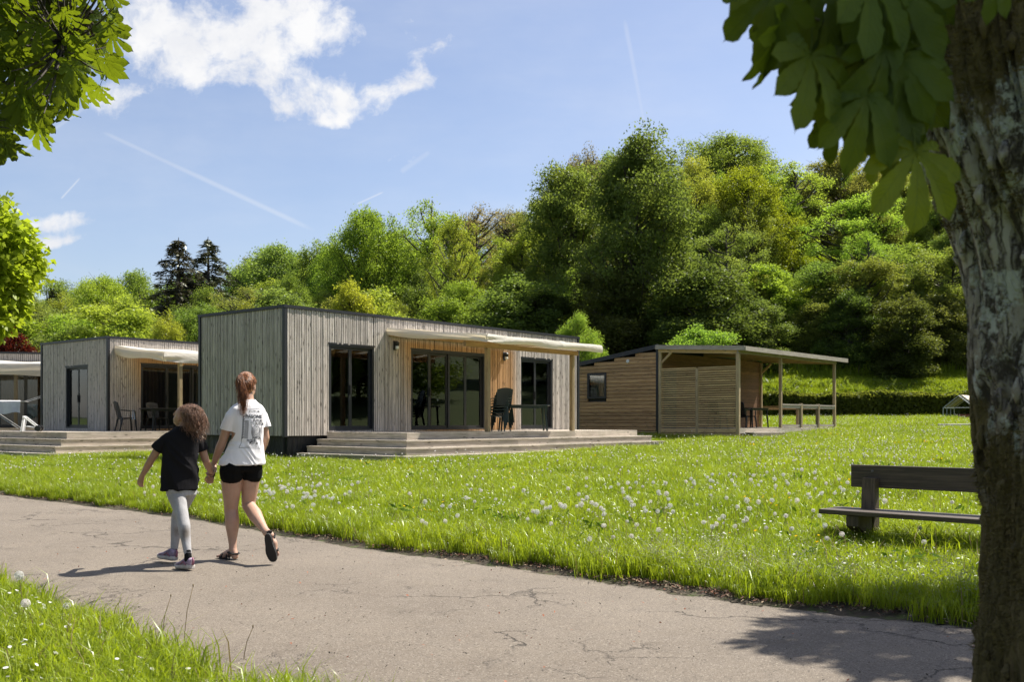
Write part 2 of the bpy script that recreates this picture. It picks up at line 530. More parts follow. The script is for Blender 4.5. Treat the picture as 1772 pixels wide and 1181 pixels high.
_cp = [(-5.25, 23.1, .27), (-2.2, 20.9, .27), (-9, 24, .2), (-12.3, 26.3, .15), (-20, 30, .1), (4, 29.5, .42), (7.5, 33, .60), (9, 30, .49), (9, 36, .66), (11.5, 35, .68),
       (14, 39, .87), (20, 50, 1.12), (22, 62, 1.36), (5, 62, 1.36), (40, 62, 1.45), (-20, 62, 1.0), (-40, 62, .8), (3.2, 9, .10), (5, 7.3, .09), (6, 15, .27), (14, 20, .42), (30, 30, .7), (45, 20, .5),
       (-12, 22, .06), (-7, 17.5, .06), (-2, 12, .07), (0, 9.5, .06), (-1, 15, .16), (-30, 45, .4)]
_cp += [(x, y, 0.0) for x, y in FAR_EDGE[2:]] + [(x, y, 0.0) for x, y in NEAR_EDGE[2:]] + [(0, 0, 0), (-6, 2, 0), (-15, 5, 0), (8, -10, 0), (-40, 20, 0)]
_cp = np.array(_cp)
def _phi(r): return r
_A = _phi(np.hypot(_cp[:, None, 0] - _cp[None, :, 0], _cp[:, None, 1] - _cp[None, :, 1]))
_Q = np.c_[np.ones(len(_cp)), _cp[:, :2]]
_sol = np.linalg.solve(np.block([[_A + 0.02 * np.eye(len(_cp)), _Q], [_Q.T, np.zeros((3, 3))]]), np.r_[_cp[:, 2], 0, 0, 0])

def base_h(x, y):
    x = np.clip(np.asarray(x, float), -45, 48); y = np.clip(np.asarray(y, float), -12, 62)
    sh = x.shape
    xf, yf = x.ravel(), y.ravel()
    r = np.hypot(xf[:, None] - _cp[None, :, 0], yf[:, None] - _cp[None, :, 1])
    return (_phi(r) @ _sol[:-3] + _sol[-3] + _sol[-2] * xf + _sol[-1] * yf).reshape(sh)

def hill_h(x, y):
    x = np.asarray(x, float); y = np.asarray(y, float)
    slope = .05 + .27 * smoothstep(-38, 38, x)
    far_right = np.maximum(0, x - 48)
    return 2.6 * smoothstep(63.5, 72, y) * (.35 + .65 * smoothstep(-12, 10, x)) + slope * np.maximum(0, y - 72) * smoothstep(260, 180, y) \
        + .12 * far_right * smoothstep(-20, 30, y)

def ground(x, y):
    x = np.asarray(x, float); y = np.asarray(y, float)
    sd = path_sd(x, y)
    lawn = base_h(x, y) + .035 + hill_h(x, y) + .02 * np.sin(x * 1.7 + .4) * np.cos(y * 1.3)
    t = smoothstep(-.22, .3, sd)
    return -.035 * (1 - t) + lawn * t

def G(x, y):
    return float(ground(np.array([x]), np.array([y]))[0])

def lattice(xs, ys, fn):
    X, Y = np.meshgrid(xs, ys)
    Z = fn(X, Y)
    v = np.stack([X, Y, Z], -1).reshape(-1, 3)
    nx, ny = len(xs), len(ys)
    i = (np.arange(ny - 1)[:, None] * nx + np.arange(nx - 1)[None, :]).ravel()
    return v, np.stack([i, i + 1, i + nx + 1, i + nx], -1)

# ---- materials of the ground
def lawn_mat():
    m, nt = new_mat('lawn_ground')
    pos = nd(nt, 'ShaderNodeNewGeometry').outputs['Position']
    a = NOISE(nt, pos, 0.5, 5); b = NOISE(nt, pos, 9.0, 5); c0 = NOISE(nt, pos, 60.0, 3)
    c = MIX(nt, SS(nt, b, .3, .7), (.055, .085, .014), (.10, .14, .022))
    c = MIX(nt, SS(nt, a, .45, .75, 0, .5), c, (.13, .145, .035))
    c = MIX(nt, SS(nt, c0, .5, .8, 0, .6), c, (.035, .045, .012))
    eg = nd(nt, 'ShaderNodeAttribute', attribute_name='edge').outputs['Fac']
    c = MIX(nt, M(nt, 'MULTIPLY', eg, SS(nt, b, .25, .5)), c, MIX(nt, c0, (.028, .021, .015), (.085, .062, .042)))
    # soil and needle litter below the wood
    y = nd(nt, 'ShaderNodeSeparateXYZ', {0: pos}).outputs[1]
    wood_f = SS(nt, y, 70, 75)
    c = MIX(nt, wood_f, c, MIX(nt, b, (.018, .026, .008), (.050, .066, .016)))
    finish(nt, PBR(nt, c, .9, b, .05, .6))
    return m

def path_mat():
    m, nt = new_mat('worn_asphalt')
    pos = nd(nt, 'ShaderNodeNewGeometry').outputs['Position']
    big = NOISE(nt, pos, 0.45, 5, .6)
    mid = NOISE(nt, pos, 3.5, 6, .65)
    fine = NOISE(nt, pos, 130.0, 4, .7)
    spk = nd(nt, 'ShaderNodeTexVoronoi', {'Vector': pos, 'Scale': 150.0})
    spc = nd(nt, 'ShaderNodeSeparateColor', {0: spk.outputs['Color']}).outputs[0]
    c = MIX(nt, SS(nt, big, .3, .7), (.150, .122, .093), (.222, .185, .143))
    c = MIX(nt, SS(nt, mid, .35, .75), c, (.190, .159, .125))
    c = MIX(nt, SS(nt, fine, .42, .72, 0, .55), c, (.085, .071, .057))
    c = MIX(nt, SS(nt, spc, .86, .95, 0, .75), c, (.31, .27, .22))
    c = MIX(nt, SS(nt, spc, .14, .05, 0, .7), c, (.04, .034, .029))
    # cracks
    wv = VM(nt, 'ADD', pos, VM(nt, 'MULTIPLY', VM(nt, 'SUBTRACT', NOISE(nt, pos, 2.2, 6, .65, 0, 1), (.5, .5, .5)), (.9, .9, 0)))
    crk = nd(nt, 'ShaderNodeTexVoronoi', {'Vector': MAPV(nt, wv, (.42, .62, .5), (3.3, 1.2, 0)), 'Scale': 1.0}, feature='DISTANCE_TO_EDGE').outputs['Distance']
    crk2 = nd(nt, 'ShaderNodeTexVoronoi', {'Vector': MAPV(nt, wv, (1.6, 1.6, .5), (7.3, 4.2, 0)), 'Scale': 1.0}, feature='DISTANCE_TO_EDGE').outputs['Distance']
    k1 = M(nt, 'MULTIPLY', SS(nt, crk, .009, .002), SS(nt, NOISE(nt, pos, .7, 3), .47, .56))
    k2 = M(nt, 'MULTIPLY', SS(nt, crk2, .014, .003), SS(nt, NOISE(nt, pos, .55, 3), .52, .60))
    k = M(nt, 'MAXIMUM', k1, M(nt, 'MULTIPLY', k2, .7))
    st_ = SS(nt, NOISE(nt, MAPV(nt, pos, (1, 1, 1), (9, 4, 0)), 1.1, 6, .7), .56, .72, 0, .38)
    c = MIX(nt, st_, c, (.085, .070, .054))
    c = MIX(nt, M(nt, 'MULTIPLY', k, .85), c, (.045, .036, .028))
    hgt = M(nt, 'SUBTRACT', M(nt, 'ADD', M(nt, 'MULTIPLY', fine, .6), M(nt, 'MULTIPLY', mid, .8)), M(nt, 'MULTIPLY', k, 1.6))
    finish(nt, PBR(nt, c, .88, hgt, .012, .75))
    return m

MAT_LAWN = lawn_mat()
MAT_PATH = path_mat()
xs = np.concatenate([np.linspace(-220, -48, 20), np.linspace(-44, -16, 30), np.linspace(-15, 16, 140), np.linspace(17, 60, 44), np.linspace(66, 220, 18)])
ys = np.concatenate([np.linspace(-60, -4, 10), np.linspace(-3, 2.5, 12), np.linspace(2.7, 20, 88), np.linspace(20.5, 80, 80), np.linspace(82, 300, 60)])
v, f = lattice(xs, ys, ground)
o = obj_np('lawn', v, f, MAT_LAWN, smooth=True)
at = o.data.attributes.new('edge', 'FLOAT', 'POINT'); at.data.foreach_set('value', (1 - smoothstep(.12, .38, np.abs(path_sd(v[:, 0], v[:, 1])))).astype(np.float32))
tag(o, kind='structure')

# the path: an asphalt strip with a ragged edge
def resample(P, n):
    d = np.r_[0, np.cumsum(np.hypot(*np.diff(P, axis=0).T))]
    t = np.linspace(0, d[-1], n)
    return np.c_[np.interp(t, d, P[:, 0]), np.interp(t, d, P[:, 1])]
def by_index(P, t):
    k = np.arange(len(P)); return np.c_[np.interp(t, k, P[:, 0]), np.interp(t, k, P[:, 1])]
tt = np.linspace(0, len(FAR_EDGE) - 1, 520)
fe, ne = by_index(FAR_EDGE, tt), by_index(NEAR_EDGE, tt)
ncol = 15
rows = []
for j in range(ncol + 1):
    w = j / ncol
    p = fe * (1 - w) + ne * w
    if j in (0, ncol):
        p = p + rng.normal(0, .035, p.shape) + .05 * np.sin(np.arange(len(p)) * .31)[:, None] * (1 if j == 0 else -1)
    z = .012 * np.sin(w * PI) + .006 * np.sin(p[:, 0] * 1.1 + p[:, 1] * .7) - (.03 if j in (0, ncol) else 0)
    rows.append(np.c_[p, z])
v = np.stack(rows, 1).reshape(-1, 3)
n1 = ncol + 1
i = (np.arange(len(tt) - 1)[:, None] * n1 + np.arange(ncol)[None, :]).ravel()
o = obj_np('path', v, np.stack([i, i + n1, i + n1 + 1, i + 1], -1), MAT_PATH, smooth=True)
tag(o, kind='structure')

# ------------------------------------------------------------------ cabins
def flat(name, col, rough=.5, **ins):
    return simple(name, col, rough, .08, 5.0, **ins)

MAT_GREY = (.235, .222, .205)
def fresh_mask(x_lo, x_hi):
    def fn(nt, x, y, z):
        t = M(nt, 'SUBTRACT', x, M(nt, 'MULTIPLY', M(nt, 'SUBTRACT', 3.3, z), .32))       # the shelter reaches less far lower down
        a = SS(nt, t, x_lo - .1, x_lo + .9); b = SS(nt, x, x_hi + .25, x_hi - .15)
        front = SS(nt, y, .5, .3)
        up = SS(nt, z, 3.45, 3.2)
        return M(nt, 'MULTIPLY', M(nt, 'MULTIPLY', M(nt, 'MULTIPLY', a, b), front), M(nt, 'MULTIPLY', up, .92))
    return fn
def slat_wood(lo, hi):
    return wood('weathered_slat', (.290, .255, .218), (.620, .555, .490), 2, .75, .72, ((.43, .235, .085), fresh_mask(lo, hi)))
MAT_DARKWALL = flat('dark_membrane', (.02, .02, .02), .8)
MAT_ANTH = flat('anthracite_metal', (.022, .023, .026), .42)
MAT_BLACK = flat('black_metal', (.012, .012, .013), .4)
MAT_DECK = wood('deck_timber', (.32, .275, .22), (.54, .475, .395), 0, .75, .8, green=.25)
MAT_DECKY = wood('deck_timber_cross', (.32, .275, .22), (.54, .475, .395), 1, .75, .8, green=.35)
MAT_POST = wood('post_timber', (.20, .14, .07), (.33, .25, .135), 2, .4, .75)
MAT_BEAM = wood('beam_timber', (.26, .16, .065), (.42, .27, .11), 0, .4, .75)
MAT_INNER = flat('interior_panel', (.33, .27, .21), .8)
MAT_FLOORIN = flat('interior_floor', (.16, .10, .06), .6)
MAT_CURTAIN = flat('brown_curtain', (.115, .06, .045), .9)
MAT_SHEER = flat('pale_curtain', (.5, .47, .43), .9)
MAT_WHITEPL = flat('white_plastic', (.72, .72, .70), .4)

def skirt_mat():
    m, nt = new_mat('black_tarp')
    tc = nd(nt, 'ShaderNodeTexCoord').outputs['Object']
    n = NOISE(nt, MAPV(nt, tc, (2.5, 2.5, .8), rot=(0, .5, 0)), 1.0, 5, .6, 1.0)
    finish(nt, PBR(nt, (.012, .013, .013), .55, n, .12, .8))
    return m
MAT_SKIRT = skirt_mat()

def tarp_mat():
    m, nt = new_mat('cream_tarpaulin')
    tc = nd(nt, 'ShaderNodeTexCoord').outputs['Object']
    n = NOISE(nt, tc, 3.0, 4)
    c = MIX(nt, n, (.74, .71, .63), (.83, .81, .75))
    c = MIX(nt, SS(nt, NOISE(nt, MAPV(nt, tc, (1.2, 1.2, 9)), 1.0, 5, .6), .5, .75, 0, .22), c, (.50, .46, .38))
    b = nd(nt, 'ShaderNodeBump', {'Height': NOISE(nt, MAPV(nt, tc, (2.2, 2.2, 5)), 1.6, 5, .6, .8), 'Distance': .035, 'Strength': .6}).outputs[0]
    d = nd(nt, 'ShaderNodeBsdfDiffuse', {0: c, 'Normal': b}).outputs[0]
    t = nd(nt, 'ShaderNodeBsdfTranslucent', {0: MIX(nt, 1.0, c, (1.0, .9, .72), 'MULTIPLY')}).outputs[0]
    finish(nt, nd(nt, 'ShaderNodeMixShader', {0: .36, 1: d, 2: t}).outputs[0])
    return m
MAT_TARP = tarp_mat()

def glass_mat():
    m, nt = new_mat('window_glass')
    pos = nd(nt, 'ShaderNodeNewGeometry').outputs['Position']
    bmp = nd(nt, 'ShaderNodeBump', {'Height': NOISE(nt, pos, 1.2, 2), 'Distance': .01, 'Strength': .05}).outputs[0]
    tr = nd(nt, 'ShaderNodeBsdfTransparent', {0: (.80, .83, .81, 1)}).outputs[0]
    gl = nd(nt, 'ShaderNodeBsdfGlossy', {0: (.95, .97, 1, 1), 'Roughness': .004, 'Normal': bmp}).outputs[0]
    fr = nd(nt, 'ShaderNodeFresnel', {0: 1.55, 'Normal': bmp}).outputs[0]
    finish(nt, nd(nt, 'ShaderNodeMixShader', {0: M(nt, 'MULTIPLY', fr, 1.5, clamp=True), 1: tr, 2: gl}).outputs[0])
    return m
MAT_GLASS = glass_mat()

def cut_boxes(lo, hi, z0, z1, holes):
    """Rectangles that tile [lo,hi] x [z0,z1] around the holes (x0,x1,za,zb)."""
    out = []
    xs = sorted({lo, hi, *[min(max(h[0], lo), hi) for h in holes], *[min(max(h[1], lo), hi) for h in holes]})
    for a, b in zip(xs[:-1], xs[1:]):
        if b - a < 1e-4: continue
        mid = (a + b) / 2
        zz = z0
        for h in sorted([h for h in holes if h[0] < mid < h[1]], key=lambda h: h[2]):
            if h[2] > zz + 1e-3: out.append((a, b, zz, h[2]))
            zz = max(zz, h[3])
        if zz < z1 - 1e-3: out.append((a, b, zz, z1))
    return out

def sliding_door(parent, axis, x0, x1, z0, z1, sashes, name='sliding_door', handle=True):
    """anthracite glazed door in the wall; axis 'x': front wall (outer face y=0), 'y': end wall (outer face x=0)"""
    def bx(mb, a0, a1, d0, d1, za, zb):
        if axis == 'x': mb.box(a0, a1, d0, d1, za, zb)
        else: mb.box(d0, d1, a0, a1, za, zb)
    f = MB()
    t = .055
    bx(f, x0, x0 + t, -.012, .11, z0, z1); bx(f, x1 - t, x1, -.012, .11, z0, z1)
    bx(f, x0 + t, x1 - t, -.012, .11, z1 - t, z1); bx(f, x0 + t, x1 - t, -.012, .11, z0, z0 + t * .8)
    bx(f, x0 - .02, x1 + .02, -.03, -.014, z1 - .005, z1 + .03)           # drip cap
    n = sashes; w = (x1 - x0 - 2 * t) / n; s = .062
    for i in range(n):
        a = x0 + t + i * w; b = a + w; dy = .03 + .035 * (i % 2)
        bx(f, a, a + s, dy, dy + .03, z0 + t * .8, z1 - t); bx(f, b - s, b, dy, dy + .03, z0 + t * .8, z1 - t)
        bx(f, a + s, b - s, dy, dy + .03, z1 - t - s, z1 - t); bx(f, a + s, b - s, dy, dy + .03, z0 + t * .8, z0 + t * .8 + s * 1.1)
    d = f.build(name, MAT_ANTH, parent)
    for i in range(n):
        a = x0 + t + i * w; b = a + w; dy = .045 + .035 * (i % 2)
        p = MB(); bx(p, a + s - .004, b - s + .004, dy, dy + .006, z0 + t * .8 + s, z1 - t - s + .004)
        p.build('pane', MAT_GLASS, d)
    if handle:
        h = MB(); a = x0 + t + w - s * .5; zc = (z0 + z1) / 2 - .05
        bx(h, a - .015, a + .015, -.005, .028, zc - .12, zc + .12)
        h.build('handle', MAT_BLACK, d)
    return d

def curtain(parent, axis, x0, x1, z0, z1, depth, mat, folds=6):
    def fn(i, j):
        a = x0 + (x1 - x0) * i
        d = depth + .035 * math.sin(i * folds * 2 * PI) + .012 * math.sin(i * folds * 5.1 + j * 2)
        z = z0 + (z1 - z0) * j
        return (a, d, z) if axis == 'x' else (d, a, z)
    return MB().grid(fn, folds * 8, 6).build('curtain', mat, parent, smooth=True)

def wall_lamp(parent, x, z):
    b = MB()
    b.cbox(x - .055, x + .055, -.045, -.026, z - .12, z + .12, .005)
    b.tube([(x, -.04, z + .07), (x, -.12, z + .09)], .014, 8)
    b.tube([(x, -.12, z + .11), (x, -.12, z + .07), (x, -.12, z + .065)], [.02, .065, .07], 14)
    b.tube([(x, -.12, z + .065), (x, -.12, z - .02)], [.058, .052], 14)
    l = b.build('wall_lamp', MAT_BLACK, parent)
    MB().tube([(x, -.12, z - .02), (x, -.12, z - .09), (x, -.12, z - .10)], [.046, .044, .03], 14).build('lamp_glass', MAT_LAMPGLASS, l, smooth=True)
    return l
MAT_LAMPGLASS = flat('frosted_glass', (.75, .76, .74), .2)

def cabin(name, label, group, origin, rz, L, WD, zb, zt, gz, front, end, slats=True, fresh=(3.2, 8.25), pitch=.0705, x_from=0.0, end_doors=True):
    c = empty(name, (origin[0], origin[1], 0), rz, label, 'cabin', group)
    th = .14
    w = MB()
    for (a, b, z0, z1) in cut_boxes(th, L - .002, zb, zt - .04, front): w.box(a, b, .004, th, z0, z1)
    for (a, b, z0, z1) in cut_boxes(.004, WD, zb, zt - .04, end): w.box(.004, th - .003, a, b, z0, z1)
    w.box(th, L, WD - .05, WD, zb, zt - .04); w.box(L - .05, L, th + .003, WD - .053, zb, zt - .04)
    w.build('wall', MAT_DARKWALL, c)
    ins = MB()                                               # inner linings, floor and ceiling
    ins.box(th + .01, L - .06, WD - .12, WD - .06, zb + .1, zt - .2)
    for xx in (3.25, 7.7):
        if xx < L - 1: ins.box(xx, xx + .06, th + .01, WD - .13, zb + .1, zt - .2)
    ins.box(th + .01, th + .03, .3, WD - .2, zb + .1, zt - .2) if not end else None
    ins.build('partition', MAT_INNER, c)
    MB().box(th, L - .06, th + .004, WD - .06, zb + .02, zb + .08).build('floor', MAT_FLOORIN, c)
    MB().box(.02, L - .02, .02, WD - .02, zt - .19, zt - .05).build('roof', MAT_INNER, c)
    t = MB()                                                 # roof edge
    t.box(-.05, L + .05, -.05, .10, zt - .035, zt + .035); t.box(-.05, .10, .10, WD + .05, zt - .035, zt + .035)
    t.box(L - .1, L + .05, .10, WD + .05, zt - .035, zt + .035); t.box(.10, L - .1, WD - .1, WD + .05, zt - .035, zt + .035)
    t.box(.10, L - .1, .10, WD - .1, zt - .03, zt + .01)
    t.build('roof_edge', MAT_ANTH, c)
    for (x0, x1, y0, y1) in ((-.042, .05, -.042, .05), (L - .05, L + .042, -.042, .05), (-.042, .05, WD - .05, WD + .042)):
        MB().cbox(x0, x1, y0, y1, zb - .03, zt - .036, .005).build('corner_trim', MAT_ANTH, c)
    k = MB()                                                  # the tarp skirt
    def sk(p, q, nx, ny):
        def fn(i, j):
            bl = .06 * (1 - j) * (.4 + .6 * math.sin(i * 23.0 + 1.2 * math.sin(i * 9))) * (1 if j < .98 else 0) + .03
            x = p[0] + (q[0] - p[0]) * i; y = p[1] + (q[1] - p[1]) * i
            return (x - nx * bl, y - ny * bl, gz - .15 + (zb - gz + .15) * j)
        k.grid(fn, 70, 5)
    sk((.02, .06), (L, .06), 0, -1); sk((.06, WD), (.06, .02), -1, 0)
    k.build('skirt', MAT_SKIRT, c, smooth=True)
    mw = slat_wood(*fresh)
    wd = pitch * .75
    bits = []
    n = int((L - .1) / pitch)
    for i in range(n):
        x = .055 + i * pitch
        if x + wd > L - .055 or x < x_from: continue
        jj = random.uniform(-.007, .007)
        for (a, b, z0, z1) in cut_boxes(x, x + wd, zb, zt - .04, front):
            if b - a > wd * .4: bits.append((a, b, -.024 + jj, .002, z0, z1))
    ne = int((WD - .1) / pitch)
    for i in range(ne):
        y = .055 + i * pitch
        jj = random.uniform(-.007, .007)
        for (a, b, z0, z1) in cut_boxes(y, y + wd, zb, zt - .04, end):
            if b - a > wd * .4: bits.append((-.024 + jj, .002, a, b, z0, z1))
    if slats:
        for b in bits:
            MB().box(*b).build('slat', mw, c)
    else:
        m = MB()
        for b in bits: m.box(*b)
        tag(m.build('slat_cladding', mw, c), kind='stuff')
    return c

def awning(parent, x0, x1, d, zw, zf, posts, zdeck, drop=.16, pd=None):
    """cream tarp on rafters, sloping down from the wall to a beam on posts"""
    pd = pd or d - .12
    a = empty('awning', (0, 0, 0)); a.parent = parent; CH.setdefault(parent.name, []).append(a)
    s = MB()
    def top(i, j):
        x = x0 + (x1 - x0) * i; y = -.03 - (d - .03) * j
        sag = .05 * abs(math.sin(i * PI * 4)) * math.sin(j * PI)
        return (x, y, zw + (zf - zw) * j - sag + .02 * math.sin(x * 3.1 + y * 2))
    s.grid(top, 40, 16)
    # hanging edges: left side, front, right side
    def crump(x, y, k): return .035 * math.sin(k * 9.0 + x * 4.0 + y * 6) * math.exp(-((x - x0) ** 2 + (y + d) ** 2) / .3) + .014 * math.sin(x * 2.9 + y * 1.7 + k * 3)
    def left(i, j):
        y = -.03 - (d + .03) * i
        z = zw + (zf - zw) * i - .012 * math.sin(i * PI) * 3
        dr = drop * (1 + .15 * math.sin(i * 7)) * j
        return (x0 - .02 - .03 * math.sin(j * PI) - crump(x0, y, j) * j, y, z + .025 * (1 - j) - dr)
    def frontf(i, j):
        x = x0 - .05 + (x1 - x0 + .07) * i
        dr = drop * (1 + .10 * math.sin(i * 15)) * j
        sg = -.02 * abs(math.sin(i * PI * 2.2))
        return (x, -d - .02 - .035 * math.sin(j * PI) - crump(x, -d, j) * j - .03 * math.exp(-((i - .62) / .02) ** 2) * j, zf + .025 * (1 - j) - dr + sg + .02 * math.exp(-((i - .62) / .03) ** 2))
    def right(i, j):
        y = -.03 - (d - .03) * i
        return (x1 + .02 + .03 * math.sin(j * PI), y, zw + (zf - zw) * i + .025 * (1 - j) - drop * j)
    s.grid(left, 40, 8); s.grid(frontf, 110, 8); s.grid(right, 24, 6)
    s.build('tarp', MAT_TARP, a, smooth=True)
    zbm = zf - .17
    MB().box(x0 + .05, x1 - .05, -pd - .04, -pd + .04, zbm - .06, zbm + .06).build('beam', MAT_BEAM, a)
    MB().box(x0 + .05, x1 - .05, -.075, -.028, zw - .20, zw - .06).build('ledger', MAT_BEAM, a)
    n = 7
    for i in range(n):
        x = x0 + .1 + (x1 - x0 - .2) * i / (n - 1)
        MB().bar((x, -.08, zw - .11), (x, -d + .05, zf - .08), .05, .08).build('rafter', MAT_BEAM, a)
    for px in posts:
        MB().cbox(px - .055, px + .055, -pd - .054, -pd + .054, zdeck, zbm - .062, .006).build('post', MAT_POST, a)
    return a

def deck(label, frame, x0, x1, d, yl, z0, nstep, rise, run, zg, yr=-.08, left_steps=True):
    """Timber terrace: boards on top, steps on three sides. frame: (origin, rz) of the cabin it serves."""
    t = empty('terrace', (frame[0][0], frame[0][1], 0), frame[1], label, 'terrace')
    bw = .143
    def plank(mb, mat): mb.build('plank', mat, t)
    # top boards run along the front
    y = -d
    while y < yl - .02:
        y2 = min(y + bw - .006, yl)
        xa, xb = x0, x1
        if y2 > -.07: xb = -.07
        if y2 - y > .03 and xb - xa > .2:
            cuts = [xa] + sorted(xa + (xb - xa) * q for q in ([random.uniform(.28, .42), random.uniform(.6, .75)] if xb - xa > 5 else [])) + [xb]
            for a, b in zip(cuts[:-1], cuts[1:]):
                plank(MB().box(a + .002, b - .002, y, y2, z0 - .03 + random.uniform(-.002, .002), z0), MAT_DECK)
        y += bw
    for k in range(nstep + 1):
        o = run * k; z = z0 - rise * k
        zb = z - rise if k < nstep else zg - .12
        fx0, fx1, fy = x0 - o, x1 + o, -d - o
        if k > 0:                                             # treads
            for q in range(2):
                ya = fy + q * run / 2; yb = ya + run / 2 - .006
                m0 = fx0 + (q * run / 2); m1 = fx1 - (q * run / 2)
                cut = m0 + (m1 - m0) * random.uniform(.35, .65)
                plank(MB().box(m0 - .02 * (1 - q), cut - .002, ya - .02 * (1 - q), yb, z - .03, z), MAT_DECK)
                plank(MB().box(cut + .002, m1 + .02 * (1 - q), ya - .02 * (1 - q), yb, z - .03, z), MAT_DECK)
                xa = fx0 + q * run / 2
                if left_steps:
                    plank(MB().box(xa - .02 * (1 - q), xa + run / 2 - .006, yb + .004 if q == 0 else yb + .004, yl, z - .031, z - .001), MAT_DECKY)
                xb = fx1 - q * run / 2
                plank(MB().box(xb - run / 2 + .006, xb + .02 * (1 - q), yb + .004, yr, z - .031, z - .001), MAT_DECKY)
        # risers
        n = 3
        cuts = [fx0] + [fx0 + (fx1 - fx0) * (j / n + random.uniform(-.06, .06)) for j in range(1, n)] + [fx1]
        for a, b in zip(cuts[:-1], cuts[1:]):
            plank(MB().box(a + .0015, b - .0015, fy, fy + .026, zb - .002, z - .031), MAT_DECK)
        if left_steps: plank(MB().box(fx0, fx0 + .026, fy + .028, yl, zb - .002, z - .032), MAT_DECKY)
        plank(MB().box(fx1 - .026, fx1, fy + .028, yr, zb - .002, z - .032), MAT_DECKY)
    return t

A_RZ = math.atan2(.768, .641)
C1 = (-5.25, 23.1)
C2 = (-12.77, 31.6)
ZB, ZT = .866, 3.87
F1 = [(1.284, 2.754, .98, 3.08), (4.03, 6.98, .98, 3.10), (8.565, 10.11, .98, 3.10)]
cab1 = cabin('cabin', 'largest grey slatted timber cabin in the middle, with the walkers in front of it', 'grey slatted cabins', C1, A_RZ, 11.47, 3.43, ZB, ZT, .26, F1, [])
sliding_door(cab1, 'x', *F1[0], 2); sliding_door(cab1, 'x', *F1[1], 4); sliding_door(cab1, 'x', *F1[2], 2)
curtain(cab1, 'x', 2.25, 2.62, 1.05, 2.95, .30, MAT_CURTAIN, 4)
curtain(cab1, 'x', 6.15, 6.85, 1.05, 2.95, .30, MAT_CURTAIN, 6); curtain(cab1, 'x', 5.1, 5.6, 1.9, 2.95, 1.6, MAT_SHEER, 4)
curtain(cab1, 'x', 9.5, 10.0, 1.05, 2.95, .30, MAT_CURTAIN, 4)
wall_lamp(cab1, 3.45, 3.16); wall_lamp(cab1, 7.80, 3.10)
awning(cab1, 3.20, 7.86, 3.40, 3.58, 3.235, (4.08, 7.57), .945, pd=2.65)
deck('wide pale timber terrace with steps in front of the largest grey cabin', (C1, A_RZ), 1.2, 10.6, 2.79, -.06, .945, 3, .16, .30, .24)

# second cabin, further back on the left
A2 = A_RZ
F2 = [(1.10, 4.0, .96, 3.08), (4.6, 6.2, .96, 3.08)]
E2 = [(1.25, 2.75, .98, 3.02)]
cab2 = cabin('cabin', 'grey slatted cabin with a dark glass end door, left of the largest cabin', 'grey slatted cabins', C2, A2, 10.5, 4.46, ZB, ZT, .12, F2, E2, slats=False, fresh=(.35, 8.0), pitch=.071)
sliding_door(cab2, 'x', *F2[0], 3); sliding_door(cab2, 'x', *F2[1], 2); sliding_door(cab2, 'y', *E2[0], 2)
curtain(cab2, 'x', 1.2, 2.3, 1.05, 2.95, .30, MAT_CURTAIN, 8); curtain(cab2, 'x', 2.8, 3.9, 1.05, 2.95, .32, MAT_CURTAIN, 8); curtain(cab2, 'x', 4.7, 6.1, 1.05, 2.95, .32, MAT_CURTAIN, 10)
awning(cab2, .25, 7.6, 2.85, 3.60, 3.28, (.85, 6.9), .90, drop=.26)
deck('stepped timber terrace wrapping the left cabin with the glass end door', (C2, A2), -2.7, 9.5, 2.8, 4.3, .90, 3, .185, .30, .1)

# third cabin at the left edge, mostly hidden by the second
C3 = (-22.4, 38.0)
F3 = [(1.6, 4.6, .96, 3.10), (5.1, 7.6, .96, 3.10)]
cab3 = cabin('cabin', 'farthest grey cabin, only its roof edge, white awning and glass showing at left', 'grey slatted cabins', C3, A2 - .62, 10.5, 4.0, ZB, ZT, .2, F3, [], slats=False, fresh=(.8, 8.4), pitch=.073)
sliding_door(cab3, 'x', *F3[0], 3); sliding_door(cab3, 'x', *F3[1], 3)
curtain(cab3, 'x', 1.8, 4.4, 1.05, 2.95, .30, MAT_CURTAIN, 14); curtain(cab3, 'x', 5.3, 7.4, 1.05, 2.95, .32, MAT_CURTAIN, 12)
awning(cab3, .6, 9.2, 2.2, 3.55, 3.32, (1.0, 3.67, 8.9), .95, drop=.42)
deck('plain timber terrace below the white awning at the left edge', (C3, A2 - .62), 0.0, 9.4, 2.8, -.06, .95, 2, .2, .3, .25)

# ------------------------------------------------------------------ brown log style cabin with a covered veranda, right
MAT_PLANK = wood('brown_plank', (.30, .165, .070), (.55, .345, .165), 1, .6, .7)
MAT_PLANKX = wood('shaded_orange_plank', (.125, .060, .025), (.23, .12, .055), 0, .4, .7)  # darkened: the shade under the veranda roof is put into the wood colour
MAT_VTIMB = wood('veranda_timber', (.34, .235, .110), (.58, .42, .215), 1, .5, .75)
MAT_VPOST = wood('veranda_post', (.25, .185, .10), (.42, .325, .19), 2, .4, .75)
MAT_FASCIA = wood('grey_fascia', (.27, .235, .19), (.46, .41, .34), 1, .3, .8)
MAT_FASCIAX = wood('grey_fascia_long', (.27, .235, .19), (.46, .41, .34), 0, .3, .8)
C4 = (7.5, 33.0)
cab4 = empty('cabin', (C4[0], C4[1], 0), A_RZ, 'brown horizontally boarded cabin with a roofed veranda, on the right', 'cabin')
yb = 3.12           # the body starts behind the veranda
YE = 7.3            # back of the body
LB = 7.9
zf, zg4 = .97, .66
def roof_z(y): return 3.83 - (y - yb) * .148 if y > yb else 3.80 - (yb - y) * .05
w = MB()
w.box(.03, LB, yb + .003, yb + .1, zf - .1, 3.66)
w.box(LB - .1, LB, yb + .103, YE, zf - .1, 3.2)
w.box(.1, LB - .1, YE - .1, YE, zf - .1, 3.1)
w.build('wall', MAT_DARKWALL, cab4)
